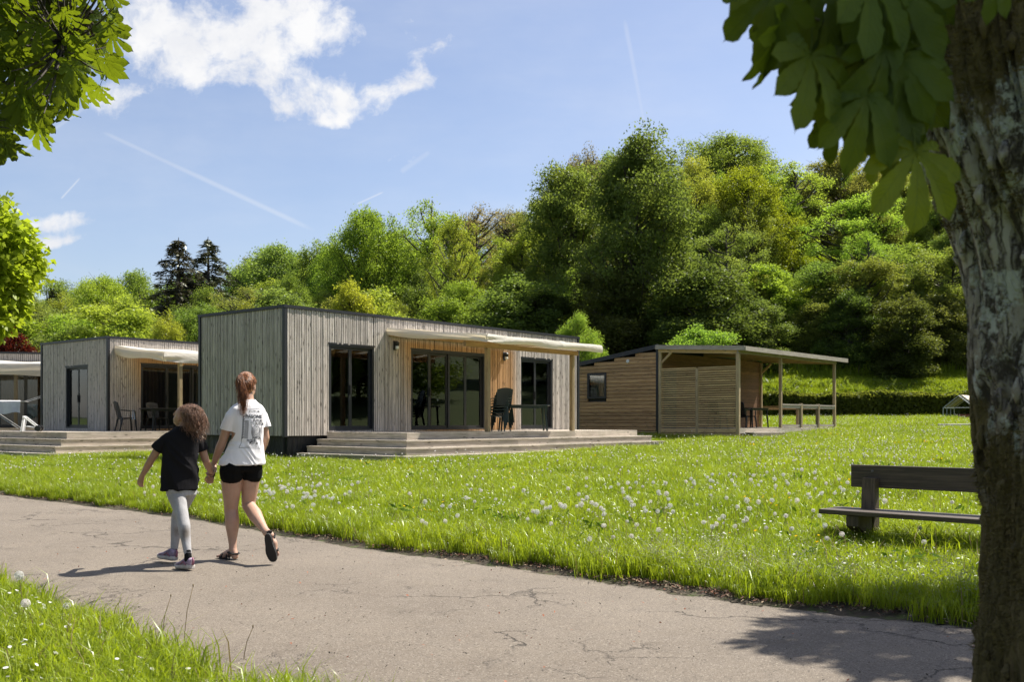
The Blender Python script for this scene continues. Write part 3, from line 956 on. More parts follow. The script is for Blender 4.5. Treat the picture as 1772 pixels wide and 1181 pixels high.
# end wall boards (x = 0 plane), window opening
win4 = (5.28, 6.12, 2.04, 2.98)
nb = 21; bh = .132
for i in range(nb):
    z0 = zf - .10 + i * bh; z1 = z0 + bh - .008
    if z0 > 3.72: break
    # the boards end where the roof cuts them
    y_end = YE if roof_z(YE) > z1 + .06 else min(YE, yb + (3.83 - z1 - .06) / .148)
    segs = [(yb + .06, y_end)]
    if z1 > win4[2] and z0 < win4[3]: segs = [(yb + .06, win4[0]), (win4[1], y_end)]
    for a, b in segs:
        if b - a > .1:
            jj = random.uniform(-.003, .003)
            m = MB(); m.add([(-.01 + jj, a, z0), (-.024 + jj, a, z0 + .012), (-.024 + jj, a, z1 - .02), (-.008 + jj, a, z1), (.03, a, z1), (.03, a, z0),
                             (-.01 + jj, b, z0), (-.024 + jj, b, z0 + .012), (-.024 + jj, b, z1 - .02), (-.008 + jj, b, z1), (.03, b, z1), (.03, b, z0)],
                            [(0, 1, 2, 3, 4, 5), (11, 10, 9, 8, 7, 6)] + [(k, k + 6, (k + 1) % 6 + 6, (k + 1) % 6) for k in range(6)])
            m.build('plank', MAT_PLANK, cab4)
m = MB()                                                       # back lining of the end wall with the window hole
for (a, b, z0, z1) in cut_boxes(yb + .06, YE, zf - .1, 3.05, [win4]): m.box(.032, .09, a, b, z0, z1)
m.build('wall_lining', MAT_DARKWALL, cab4)
m = MB(); t = .075
m.box(-.05, .03, win4[0], win4[0] + t, win4[2], win4[3]); m.box(-.05, .03, win4[1] - t, win4[1], win4[2], win4[3])
m.box(-.05, .03, win4[0] + t, win4[1] - t, win4[3] - t, win4[3]); m.box(-.05, .03, win4[0] + t, win4[1] - t, win4[2], win4[2] + t)
wn = m.build('window', MAT_ANTH, cab4)
MB().box(-.012, -.006, win4[0] + t - .003, win4[1] - t + .003, win4[2] + t - .003, win4[3] - t + .003).build('pane', MAT_GLASS, wn)
curtain(cab4, 'y', win4[0] + .05, win4[1] - .05, win4[2], win4[3], .14, MAT_SHEER, 6)
MB().tube([(-.03, 4.35, 3.36), (-.055, 4.35, 3.36)], [.07, .055], 16).build('vent', MAT_WHITEPL, cab4, smooth=False)
# front wall of the body below the veranda roof
for i in range(19):
    z0 = zf + i * .14
    jj = random.uniform(-.003, .003)
    for a, b in (((.06, .35), (1.25, LB - .04)) if z0 < zf + 2.0 else ((.06, LB - .04),)):
        MB().box(a, b, yb - .022 + jj, yb + .002, z0, z0 + .133).build('plank', MAT_PLANKX, cab4)
MB().box(.36, 1.24, yb - .02, yb + .002, zf + .02, zf + 2.02).build('door', MAT_ANTH, cab4)
# body roof with dark verge
m = MB()
m.bar((-.03, yb - .02, 3.83), (-.03, YE + .25, roof_z(YE + .25)), .09, .15)
m.bar((LB + .03, yb - .02, 3.83), (LB + .03, YE + .25, roof_z(YE + .25)), .09, .15)
m.add([(.015, yb - .02, 3.88), (LB - .015, yb - .02, 3.88), (LB - .015, YE + .25, roof_z(YE + .25) + .05), (.015, YE + .25, roof_z(YE + .25) + .05),
       (.015, yb - .02, 3.80), (LB - .015, yb - .02, 3.80), (LB - .015, YE + .25, roof_z(YE + .25) - .03), (.015, YE + .25, roof_z(YE + .25) - .03)],
      [(0, 1, 2, 3), (7, 6, 5, 4), (0, 4, 5, 1), (1, 5, 6, 2), (2, 6, 7, 3), (3, 7, 4, 0)])
m.build('roof', MAT_ANTH, cab4)
MB().cbox(-.045, .055, yb - .03, yb + .058, zf - .12, 3.73, .006).build('corner_trim', MAT_ANTH, cab4)
# veranda: floor, posts, screens, roof, railing -- fixed to the body
ver = empty('veranda', (0, 0, 0)); ver.parent = cab4
LV = 8.3
for i in range(21):
    y = .0 + i * .148
    MB().box(-.02, LV, y, y + .142, zf - .03, zf).build('floor_board', MAT_FASCIAX, ver)
m = MB(); m.box(-.02, LV, -.03, -.004, zf - .17, zf); m.build('edge_board', MAT_FASCIAX, ver)
MB().box(-.046, -.022, -.0, yb - .06, zf - .15, zf - .01).build('edge_board', MAT_VTIMB, ver)
MB().box(-.046, -.022, -.0, yb - .06, zf - .30, zf - .17).build('edge_board', MAT_VTIMB, ver)
MB().box(-.046, -.022, yb + .02, YE, zf - .16, zf - .115).build('edge_board', MAT_VTIMB, ver)
MB().box(-.046, -.022, yb + .02, YE, zf - .30, zf - .19).build('edge_board', MAT_VTIMB, ver)
for i in range(5):
    x = .3 + i * 1.9
    MB().box(x, x + .1, .02, .12, zg4 - .25 + .02 * i, zf - .032).build('floor_post', MAT_VPOST, ver)
m = MB(); m.box(.02, LV, .16, .2, zg4 - .2, zf - .05); m.build('base_panel', MAT_DARKWALL, ver)
MB().box(.02, .05, .02, YE, zg4 - .3, zf - .05).build('base_panel', MAT_DARKWALL, ver)
def vpost(x, y, z0, z1, s=.1): MB().cbox(x - s / 2, x + s / 2, y - s / 2, y + s / 2, z0, z1, .006).build('post', MAT_VPOST, ver)
vpost(-.02, .03, zg4 - .05, 3.46, .115); vpost(.0, yb - .1, zf - .3, 3.62); vpost(3.2, .03, zf, 3.46); vpost(8.05, .03, zf - .3, 3.46); vpost(-.0, 1.56, zf - .3, 3.0)
vpost(LB + .02, yb - .06, zf, 3.6, .09)
for (ya, ybb) in ((.09, 1.505), (1.615, yb - .155)):
    for i in range(26):
        z = zf + .03 + i * .0775
        if z > 2.98: break
        MB().box(-.032, -.006, ya, ybb, z, z + .046).build('slat', MAT_VTIMB, ver)
    MB().box(-.05, .02, ya - .02, ybb + .02, 3.0, 3.045).build('top_rail', MAT_VTIMB, ver)
def vroof(y): return 3.80 - (yb - y) * .055
MB().bar((-.13, -.26, vroof(-.26)), (-.13, yb + .02, 3.80), .035, .15).build('fascia', MAT_FASCIA, ver)
MB().box(-.11, LV + .35, -.29, -.255, vroof(-.26) - .085, vroof(-.26) + .065).build('fascia', MAT_FASCIAX, ver)
m = MB(); m.add([(-.11, -.25, vroof(-.25) + .05), (LV + .34, -.25, vroof(-.25) + .05), (LV + .34, yb, 3.85), (-.11, yb, 3.85),
                 (-.11, -.25, vroof(-.25) + .02), (LV + .34, -.25, vroof(-.25) + .02), (LV + .34, yb, 3.82), (-.11, yb, 3.82)],
                [(0, 1, 2, 3), (7, 6, 5, 4), (0, 4, 5, 1), (1, 5, 6, 2), (2, 6, 7, 3), (3, 7, 4, 0)])
m.build('roof_sheet', MAT_FASCIAX, ver)
for x in (-.0, 3.2, 6.0, 8.05): MB().bar((x, 0.0, 3.50), (x, yb - .03, 3.68), .05, .12).build('rafter', MAT_VTIMB, ver)
MB().box(-.06, 8.2, .0, .06, 3.465, 3.56).build('beam', MAT_FASCIAX, ver)
for (x, y) in ((-.0, yb - .1),): MB().bar((x, y - .05, 3.25), (x, y - .45, 3.6), .05, .07).build('brace', MAT_VTIMB, ver)
MB().bar((LB + .02, yb - .1, 3.2), (LB + .02, yb - .5, 3.55), .05, .07).build('brace', MAT_VTIMB, ver)
# railing: front from the third post on, and the right end
zr = zf + .86
for x in (4.9, 6.45): vpost(x, .03, zf - .3, zr + .03, .12)
MB().box(3.255, 7.995, -.03, .085, zr - .05, zr).build('rail', MAT_FASCIAX, ver)
MB().box(3.255, 7.995, .005, .05, zr - .15, zr - .06).build('rail', MAT_FASCIAX, ver)
MB().box(3.255, 7.995, .005, .05, zf + .03, zf + .12).build('rail', MAT_FASCIAX, ver)
MB().box(8.0, 8.09, .09, yb - .11, zr - .035, zr).build('rail', MAT_VTIMB, ver)
MB().box(8.02, 8.065, .09, yb - .11, zr - .15, zr - .06).build('rail', MAT_VTIMB, ver)
vpost(8.05, 1.55, zf, zr - .04, .09)
# steps
for k in range(2):
    z = zf - .13 - .15 * k; x0 = .35 + .3 * k
    MB().box(x0, x0 + 2.45 + .25 * k, -.03 - .32 * (k + 1), -.035 - .32 * k, z - .04, z).build('step', MAT_FASCIAX, ver)
    MB().box(x0 + .01, x0 + 2.44 + .25 * k, -.0 - .32 * (k + 1), .02 - .32 * (k + 1), z - .17, z - .042).build('step', MAT_FASCIAX, ver)

# ------------------------------------------------------------------ trees of the hillside
MAT_LEAF = leaf_mat('spring_leaves', .55, .30, .35, .02, (1.50, 1.52, .75))
MAT_NEEDLE = leaf_mat('dark_needles', .22, .25, .6, .1, (1.1, 1.1, .8))
MAT_BARK = simple('dark_bark', (.060, .050, .040), .9, .35, 2.0)

def np_tubes(paths, n=5):
    """paths: list of (points (k,3), radii (k)) -> verts, quads"""
    V = []; F = []; b = 0
    ang = np.linspace(0, 2 * PI, n, endpoint=False)
    for P, R in paths:
        P = np.asarray(P, float); k = len(P)
        d = np.gradient(P, axis=0); d /= np.linalg.norm(d, axis=1, keepdims=True) + 1e-9
        ref = np.where(np.abs(d[:, 2:3]) > .9, [[1., 0, 0]], [[0, 0, 1.]])
        x = np.cross(d, ref); x /= np.linalg.norm(x, axis=1, keepdims=True) + 1e-9
        y = np.cross(d, x)
        ring = P[:, None] + (x[:, None] * np.cos(ang)[None, :, None] + y[:, None] * np.sin(ang)[None, :, None]) * np.asarray(R)[:, None, None]
        V.append(ring.reshape(-1, 3))
        i = (np.arange(k - 1)[:, None] * n + np.arange(n)[None]).ravel()
        j = (np.arange(k - 1)[:, None] * n + (np.arange(n)[None] + 1) % n).ravel()
        F.append(np.stack([i, j, j + n, i + n], -1) + b); b += k * n
    return np.concatenate(V), np.concatenate(F)

def unit(v): return v / (np.linalg.norm(v, axis=-1, keepdims=True) + 1e-9)

def leaf_quads(P, L, Wd, R, up=.6, droop=0.0, dirs=None):
    """rhombus leaves with a slight fold at points P"""
    n = len(P)
    nrm = unit(R.normal(0, 1, (n, 3)) + np.array([0, 0, up * 2]))
    a = R.normal(0, 1, (n, 3)) if dirs is None else dirs + R.normal(0, .35, (n, 3))
    a[:, 2] -= droop
    a = unit(a - nrm * np.sum(a * nrm, 1, keepdims=True)); b = np.cross(nrm, a)
    l = (L * R.uniform(.65, 1.3, n))[:, None]; w = (Wd * R.uniform(.65, 1.3, n))[:, None]
    v = np.stack([P - a * l, P + b * w + nrm * w * .3 - a * l * .1, P + a * l, P - b * w + nrm * w * .3 - a * l * .1], 1).reshape(-1, 3)
    return v, np.arange(4 * n).reshape(n, 4)

def proto(kind, seed):
    R = np.random.default_rng(seed)
    H = 16.0
    if kind == 'conifer':
        paths = [(np.array([[0, 0, -1.5], [.05, 0, 5], [0, .05, 11], [0, 0, H]]), [.30, .24, .13, .02])]
        P = []; D = []
        z = 2.0
        while z < H - .3:
            f = (H - z) / H
            n = R.integers(4, 7)
            for k in range(n):
                a = R.uniform(0, 2 * PI); r = (3.9 * f ** .8 + .25) * R.uniform(.55, 1.12)
                dirv = np.array([math.cos(a), math.sin(a), 0])
                t = np.linspace(0, 1, 6)[:, None]
                pts = np.array([0, 0, z]) + dirv * r * t + np.array([0, 0, 1]) * (.55 * t - .95 * t ** 2) * r * .42
                paths.append((pts, np.linspace(.05, .012, 6) * (1 + f)))
                m = int((60 * r / 2 + 14) * (.55 if z > 9 else .85))
                q = R.uniform(.18, 1, m) ** .8
                pp = np.stack([np.interp(q, t[:, 0], pts[:, c]) for c in range(3)], 1)
                side = np.array([-math.sin(a), math.cos(a), 0])
                pp += side * (R.normal(0, .16, m) * r * (1.15 - q))[:, None] + np.array([0, 0, 1]) * (-np.abs(R.normal(0, .26, m)))[:, None]
                P.append(pp); D.append(np.repeat((dirv * .8 + np.array([0, 0, -.35]))[None], m, 0) + side * R.normal(0, .6, m)[:, None])
            z += R.uniform(.26, .46)
        P = np.concatenate(P); D = np.concatenate(D)
        lv, lf = leaf_quads(P, .24, .055, R, .6, 0, D)
        tv, tf = np_tubes(paths, 5)
        return (mesh_np('trunk', tv, tf, MAT_BARK, smooth=True), mesh_np('crown', lv, lf, MAT_NEEDLE), H, 3.7)
    spec = dict(
        broad=(4.9, 2.2, 92, 470, 1.22, .30, .118, .070), tall=(4.3, 0.9, 135, 400, 1.12, .25, .118, .070), airy=(4.2, 4.0, 58, 230, .92, .40, .112, .064),
        bush=(5.2, 0.2, 95, 380, 1.35, .0, .155, .09), thin=(3.6, 4.8, 60, 90, 1.0, .5, .12, .06), dome=(5.6, 3.0, 118, 420, 1.18, .35, .115, .070))[kind]
    Rx, zb, ncl, nl, cr, trunkfree, L, Wd = spec
    cl = []
    lobes = R.uniform(0, 2 * PI, 3)
    tries = 0
    while len(cl) < ncl and tries < 5000:
        tries += 1
        u = R.uniform(0, 1) ** .9; a = R.uniform(0, 2 * PI)
        z = zb + (H - zb) * u
        if kind == 'tall': prof = min(1, (u + .05) / .18) ** .5 * max(0.0, 1 - max(0.0, (u - .45) / .57) ** 2.4) ** .5
        elif kind == 'bush': prof = (1 - u ** 2.2) ** .6 * (.8 + .25 * u)
        else: prof = max(0.0, 1 - abs(2 * u - .95) ** 2.5 * .97) ** .5
        prof *= 1 + .2 * math.sin(2 * a + lobes[0] + u * 3) + .13 * math.sin(5 * a + lobes[1]) + .08 * math.sin(9 * u + lobes[2])
        rr = Rx * prof * (1 - .75 * R.uniform(0, 1) ** 2.3)
        p = np.array([rr * math.cos(a), rr * math.sin(a), z])
        if cl and min(np.linalg.norm((p - q[0]) * [1, 1, 1.5]) for q in cl) < cr * .55: continue
        cl.append((p, cr * R.uniform(.65, 1.25)))
    paths = []
    lean = R.normal(0, .25, 2)
    tz = np.array([-2.0, 0, H * .25, H * .5, H * .72, H * .93])
    tp = np.stack([lean[0] * (tz / H) ** 2 * 2 + R.normal(0, .12, 6), lean[1] * (tz / H) ** 2 * 2 + R.normal(0, .12, 6), tz], 1)
    paths.append((tp, [.36, .33, .27, .2, .12, .03] if kind not in ('airy', 'thin') else [.42, .38, .32, .25, .16, .04]))
    P = []; D = []
    for p, r in cl:
        zs = max(H * .12, p[2] - np.hypot(p[0], p[1]) * R.uniform(.5, 1.1)); zs = min(zs, H * .88)
        s = np.array([np.interp(zs, tz, tp[:, 0]), np.interp(zs, tz, tp[:, 1]), zs])
        mid = (s + p) / 2 + np.array([0, 0, -.10 * np.linalg.norm(p - s)]) + R.normal(0, .15, 3)
        q2 = p * .8 + mid * .2 + R.normal(0, .1, 3)
        paths.append((np.stack([s, mid, q2, p]), [.14, .10, .055, .018]))
        for _ in range(5):
            e = p + R.normal(0, 1, 3) * r * [.6, .6, .4] + (np.array([p[0] * .12, p[1] * .12, .35]) * r if _ == 0 and kind != 'bush' else 0)
            paths.append((np.stack([q2, (q2 + e) / 2 + R.normal(0, .08, 3), e]), [.03, .02, .009]))
        m = int(nl * (r / cr) ** 2)
        # leaves lie in a few flat sprays within the clump
        ns = max(3, int(5 * r))
        sc = R.normal(0, 1, (ns, 3)); sc = unit(sc) * R.uniform(.1, 1, (ns, 1)) ** .5 * r * np.array([1.05, 1.05, 1.0])
        pick = R.integers(0, ns, m)
        off = R.normal(0, 1, (m, 3)) * r * np.array([.36, .36, .24])
        out = sc[pick]
        off[:, 2] -= .16 * (off[:, 0] ** 2 + off[:, 1] ** 2) / r
        P.append(p + out + off); D.append(unit(p * [1, 1, 0] + off * 2))
    nx = int(ncl * nl * .22)                                  # loose leaves between the clumps
    ci = R.integers(0, len(cl), nx); cj = R.integers(0, len(cl), nx); A_ = np.array([c[0] for c in cl]); tq = R.uniform(0, .5, (nx, 1))
    near_ = A_[ci] + R.normal(0, cr * .42, (nx, 3)); P.append(near_); D.append(unit(near_ * [1, 1, 0] + 1e-3))
    P = np.concatenate(P); D = np.concatenate(D)
    lv, lf = leaf_quads(P, L, Wd, R, .30, .35, D)
    tv, tf = np_tubes(paths, 5)
    return (mesh_np('trunk', tv, tf, MAT_BARK, smooth=True), mesh_np('crown', lv, lf, MAT_LEAF), H, Rx)

PROTO = {}
for kind, seeds in dict(broad=(1, 2, 3), tall=(4, 9), airy=(5, 6), bush=(7, 8), thin=(12,), dome=(10, 13), conifer=(20, 21)).items():
    PROTO[kind] = [proto(kind, s) for s in seeds]

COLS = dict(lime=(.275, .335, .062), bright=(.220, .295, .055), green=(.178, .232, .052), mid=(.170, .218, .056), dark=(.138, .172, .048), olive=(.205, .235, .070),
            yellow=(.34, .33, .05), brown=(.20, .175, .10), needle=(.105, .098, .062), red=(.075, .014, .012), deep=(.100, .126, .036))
NT = [0]
def plant(kind, X, Y, H, rad, col, label, group=None, name=None, cat='tree', rot=None, var=None):
    tm, cm, PH, PR = PROTO[kind][(NT[0] if var is None else var) % len(PROTO[kind])]
    NT[0] += 1
    t = empty(name or 'tree', (X, Y, G(X, Y)), rng.uniform(0, 6.28) if rot is None else rot, label, cat, group)
    t.scale = (rad / PR, rad / PR, H / PH)
    c = COLS[col] if isinstance(col, str) else col
    c = tuple(x * rng.uniform(.9, 1.12) for x in c)
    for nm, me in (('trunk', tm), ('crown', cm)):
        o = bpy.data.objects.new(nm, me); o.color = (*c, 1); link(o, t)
    return t
def tree_px(kind, u, v, Y, wpx, col, label, group=None, name='tree', cat='tree', var=None, zb=None, rot=None):
    X = (u - HU) / FPX * Y
    H = W(u, v, Y).z - G(X, Y)
    return plant(kind, X, Y, H, wpx / 2 / FPX * Y, col, label, group, name, cat, rot, var)

T = tree_px
T('conifer', 309, 411, 104, 215, 'needle', 'dark conifer, the left one of two side by side above the green trees', name='conifer_tree', var=0)
T('conifer', 360, 410, 107, 205, 'needle', 'dark conifer, the right one of two side by side above the green trees', name='conifer_tree', var=1)
T('dome', 178, 486, 100, 120, 'lime', 'round yellow green tree on the skyline left of the two conifers', name='broadleaf_tree')
T('airy', 90, 487, 128, 130, 'olive', 'thin olive green tree top at the left end of the skyline', name='broadleaf_tree')
T('broad', 248, 478, 112, 120, 'green', 'mid green tree just left of the dark conifers', name='broadleaf_tree')
T('bush', 287, 552, 58, 84, 'lime', 'small bright yellow green tree peeping over the left cabin roof', name='young_tree')
T('broad', 120, 552, 78, 150, 'lime', 'pale lime tree low behind the left cabin', name='broadleaf_tree')
T('broad', 215, 540, 84, 150, 'bright', 'leafy bright tree behind the left cabin roof, below the conifers', name='broadleaf_tree')
T('broad', 60, 535, 95, 130, 'olive', 'olive tree behind the red bush at the left edge', name='broadleaf_tree')
T('bush', 20, 580, 50, 112, 'red', 'dark red leaved bush over the roof of the farthest cabin', name='copper_bush', cat='bush')
T('broad', 345, 532, 76, 120, 'green', 'green tree directly behind the left corner of the largest cabin', name='broadleaf_tree')
T('airy', 425, 500, 92, 150, 'olive', 'brownish olive tree above the left part of the largest cabin roof', name='broadleaf_tree')
T('dome', 480, 434, 118, 190, 'olive', 'broad olive tree on the skyline between the conifers and the tall round tree', name='broadleaf_tree')
T('broad', 545, 430, 110, 110, 'green', 'green tree top touching the tall round tree on its left', name='broadleaf_tree')
T('bush', 608, 504, 58, 118, 'yellow', 'low golden yellow tree right behind the largest cabin roof', name='golden_tree')
T('dome', 632, 376, 92, 150, 'bright', 'tall round bright green tree right of the broad olive trees', name='broadleaf_tree', var=1)
T('airy', 742, 352, 95, 150, 'bright', 'high airy tree with dark trunk showing through its leaves, in the middle', name='broadleaf_tree', var=0)
T('airy', 790, 380, 84, 90, 'lime', 'slender yellow green tree with bare forked trunk behind the awning', name='broadleaf_tree', var=1)
T('broad', 690, 420, 100, 130, 'green', 'green tree filling the gap between the round tree and the airy tree', name='broadleaf_tree')
T('thin', 830, 362, 118, 110, 'brown', 'brownish half bare tree in the dip of the skyline', name='broadleaf_tree')
T('thin', 880, 366, 128, 90, 'brown', 'sparse brown topped tree beside the dip of the skyline', name='broadleaf_tree')
T('thin', 1018, 262, 90, 80, 'brown', 'bare twiggy tree top between the two huge dark trees', name='broadleaf_tree')
T('broad', 905, 403, 98, 120, 'bright', 'bright green tree with a black ivy clad trunk left of the huge dark tree', name='broadleaf_tree')
T('broad', 800, 500, 78, 130, 'bright', 'lower bright green tree just above the middle of the cabin roof', name='broadleaf_tree')
T('tall', 985, 292, 88, 140, 'mid', 'big olive dark tree joined to the left side of the huge dark tree', name='broadleaf_tree', var=0)
T('tall', 1108, 250, 76, 186, 'dark', 'huge dark green tree towering in the middle, leafy down to the roofs', name='broadleaf_tree', var=1)
T('broad', 1003, 556, 50, 84, 'bright', 'small fresh green tree peeping over the right end of the largest cabin', name='young_tree')
T('broad', 940, 345, 105, 90, 'olive', 'pale olive tree on the skyline at the left shoulder of the dark trees', name='broadleaf_tree')
T('dome', 1262, 242, 122, 170, 'green', 'highest rounded tree on the skyline right of the huge dark tree', name='broadleaf_tree')
T('broad', 1205, 290, 104, 110, 'lime', 'yellow green tree tucked against the right side of the huge dark tree', name='broadleaf_tree')
T('dome', 1290, 300, 104, 150, (.215, .235, .028), 'golden green tree halfway up the right wood', name='broadleaf_tree')
T('airy', 1370, 284, 112, 140, 'lime', 'tall pale lime tree at the top right of the wood, near the hanging leaves', name='broadleaf_tree')
T('broad', 1460, 272, 118, 130, 'olive', 'olive tree top behind the hanging chestnut leaves', name='broadleaf_tree')
T('airy', 1490, 345, 100, 170, 'lime', 'pale yellow green tree left of the lowest hanging leaf', name='broadleaf_tree')
T('broad', 1575, 300, 112, 150, 'olive', 'olive tree partly behind the lowest hanging leaf', name='broadleaf_tree')
T('broad', 1660, 330, 100, 160, 'green', 'green tree just left of the big trunk, high on the slope', name='broadleaf_tree')
T('bush', 1330, 470, 80, 150, 'bright', 'pale green bushy tree in front of the right wood, over the veranda', name='broadleaf_tree')
T('broad', 1420, 462, 80, 140, 'green', 'rounded mid green tree low in the right wood', name='broadleaf_tree')
T('tall', 1490, 455, 78, 130, 'mid', 'dark pyramid shaped tree low in the right wood', name='broadleaf_tree')
T('broad', 1570, 430, 84, 160, 'green', 'loose green tree low in the wood below the hanging leaf', name='broadleaf_tree')
T('broad', 1650, 425, 78, 150, 'mid', 'darker green tree beside the big trunk, low on the slope', name='broadleaf_tree')
T('bush', 1215, 572, 66, 150, 'bright', 'light green shrub showing over the veranda roof', name='shrub', cat='shrub')

# the rest of the wood: trees nobody could tell apart, in three mixed kinds
SKYL = np.array([(-500, 480), (0, 497), (60, 490), (130, 492), (170, 488), (250, 474), (280, 474), (400, 460), (480, 442), (560, 436), (580, 405), (630, 380), (690, 388), (740, 360), (820, 366), (850, 404), (880, 374),
                 (920, 352), (985, 290), (1050, 262), (1110, 256), (1180, 268), (1210, 276), (1260, 250), (1320, 264), (1340, 286), (1420, 288), (1450, 278), (1520, 264), (1600, 272), (1700, 280), (1900, 270), (2600, 240)], float)
def skyv(u): return float(np.interp(u, SKYL[:, 0], SKYL[:, 1]))
FILL = [('olive', 'airy', 'olive leaved tree among many alike on the wooded hillside'), ('green', 'broad', 'mid green tree among many alike on the wooded hillside'),
        ('lime', 'airy', 'yellow green tree among many alike on the wooded hillside'), ('mid', 'tall', 'deep green tree among many alike on the wooded hillside'),
        ('bright', 'broad', 'fresh green tree among many alike on the wooded hillside')]
nfill = 0
for Y, top_frac, step in ((79, .50, 7.0), (87, .33, 7.5), (97, .2, 7.5), (109, .1, 8), (123, .03, 8.5), (139, .0, 9.5), (158, .0, 11)):
    x = -.62 * Y - 8
    xe = .62 * Y + 12
    while x < xe:
        X = x + rng.uniform(-2.2, 2.2); Yj = Y + rng.uniform(-4, 4)
        u = HU + X / Yj * FPX
        sv = skyv(u)
        g = G(X, Yj)
        vb = 640
        vt = sv + (vb - sv) * top_frac + rng.uniform(2, 26)
        H = CAMH - (vt - HV) / FPX * Yj - g
        H = min(H, rng.uniform(15, 23))
        x += step * rng.uniform(.8, 1.2)
        if H < 6: continue
        ci = rng.choice(5, p=[.22, .26, .2, .14, .18]) if X > -8 else rng.choice(5, p=[.28, .18, .28, .06, .2])
        col, kind, lab = FILL[ci]
        side = ('above the left cabin' if u < 345 else 'above the left part of the largest cabin' if u < 600 else 'above the awning of the largest cabin' if u < 930 else
                'behind the huge dark tree' if u < 1190 else 'above the veranda' if u < 1460 else 'below the hanging leaves' if u < 1690 else 'behind the big trunk')
        row = 'low on the slope' if Y < 84 else 'halfway up the slope' if Y < 105 else 'near the skyline'
        lab = lab.replace(' among many alike on the wooded hillside', '') + ' ' + row + ' ' + side
        plant(kind, X, Yj, H, H * rng.uniform(.21, .29), col, lab, {'olive': 'olive trees of the wood', 'green': 'mid green trees of the wood', 'lime': 'yellow green trees of the wood', 'mid': 'deep green trees of the wood', 'bright': 'fresh green trees of the wood'}[col], 'broadleaf_tree')
        nfill += 1
# wood edge: shrubs and low trees in the shade along the foot of the hill
x = -52
while x < 50:
    Y = 73.5 + rng.uniform(-1.2, 3)
    X = x + rng.uniform(-1, 1)
    H = rng.uniform(4.5, 8.5)
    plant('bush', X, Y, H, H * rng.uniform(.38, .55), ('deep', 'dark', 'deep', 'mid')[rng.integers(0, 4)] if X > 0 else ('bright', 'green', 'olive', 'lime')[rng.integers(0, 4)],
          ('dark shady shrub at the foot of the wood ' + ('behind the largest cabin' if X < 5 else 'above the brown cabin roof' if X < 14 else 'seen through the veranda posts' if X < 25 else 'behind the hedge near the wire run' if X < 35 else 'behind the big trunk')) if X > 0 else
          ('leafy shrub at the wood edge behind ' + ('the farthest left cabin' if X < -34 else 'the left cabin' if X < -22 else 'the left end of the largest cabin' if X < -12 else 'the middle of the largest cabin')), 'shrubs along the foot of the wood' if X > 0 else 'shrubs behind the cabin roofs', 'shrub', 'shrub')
    x += rng.uniform(2.6, 4.2)
# more wood out to the right of the picture (seen in the window panes)
for k in range(16):
    X = rng.uniform(58, 92); Y = rng.uniform(8, 62)
    H = rng.uniform(11, 17)
    plant(('broad', 'dome', 'tall')[k % 3], X, Y, H, H * .32, ('green', 'mid', 'bright')[k % 3], 'tree of the wood beyond the right edge of the meadow', 'trees beyond the right edge', 'broadleaf_tree')

for k, (X, Y, H) in enumerate(((-34, 6, 12), (-40, 13, 13), (-38, -3, 13), (-47, 20, 14), (-30, -10, 12), (-44, 4, 14))):
    plant(('broad', 'dome')[k % 2], X, Y, H, H * .36, ('green', 'mid')[k % 2], 'tree beyond the left edge, mirrored in the glass', 'trees beyond the left edge', 'broadleaf_tree')

# ------------------------------------------------------------------ clipped hedge
R = np.random.default_rng(31)
HX0, HX1 = 6.0, 46.0
n = 30000
x = R.uniform(HX0, HX1, n); face = R.uniform(0, 1, n)
hz = 1.45 + .07 * np.sin(x * .9) + .05 * np.sin(x * 2.3)
yy = np.where(face < .62, 61.2 + .09 * np.sin(x * 1.7), 61.2 + R.uniform(0, 1.3, n)) + R.normal(0, .06, n)
zz2 = np.where(face < .62, R.uniform(-.05, 1, n) * hz, hz + R.normal(0, .06, n))
P = np.stack([x, yy, zz2 + base_h(x, yy) + .05], 1)
lv, lf = leaf_quads(P, .14, .085, R, .3, .1)
hedge = empty('hedge', (26, 61.8, G(26, 61.8)), 0, 'long clipped green hedge behind the meadow, yellow along its top', 'hedge')
def under(o, e):
    o.parent = e; o.matrix_parent_inverse = Matrix.Translation(-e.location) if not any(e.rotation_euler) else (Matrix.Translation(e.location) @ e.rotation_euler.to_matrix().to_4x4()).inverted()
    CH.setdefault(e.name, []).append(o); return o
o = obj_np('foliage', lv, lf, MAT_LEAF); o.color = (.125, .140, .030, 1); under(o, hedge); tag(o, kind='stuff')
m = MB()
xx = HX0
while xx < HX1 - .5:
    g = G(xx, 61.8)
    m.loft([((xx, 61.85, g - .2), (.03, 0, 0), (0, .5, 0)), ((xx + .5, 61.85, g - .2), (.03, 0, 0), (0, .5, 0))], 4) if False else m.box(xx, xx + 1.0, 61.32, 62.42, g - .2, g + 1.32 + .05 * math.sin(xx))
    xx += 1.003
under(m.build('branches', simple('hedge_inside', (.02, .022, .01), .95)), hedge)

# rough plants on the bank behind the hedge
P = []; D = []
for k in range(260):
    cx, cy = R.uniform(0, 48), R.uniform(64, 71.5); r = R.uniform(.3, 1.0); m2 = int(70 * r)
    q = R.normal(0, 1, (m2, 3)) * [r * .5, r * .5, r * .35]
    q[:, 2] = np.abs(q[:, 2]); gg = ground(np.array([cx]), np.array([cy]))[0]
    P.append(q + [cx, cy, gg])
P = np.concatenate(P)
lv, lf = leaf_quads(P, .2, .08, R, .1, -.4)
o = obj_np('undergrowth', lv, lf, MAT_LEAF); o.color = (.12, .155, .034, 1)
tag(o, 'rough green plants on the sunny bank behind the hedge', 'undergrowth', None, 'stuff')

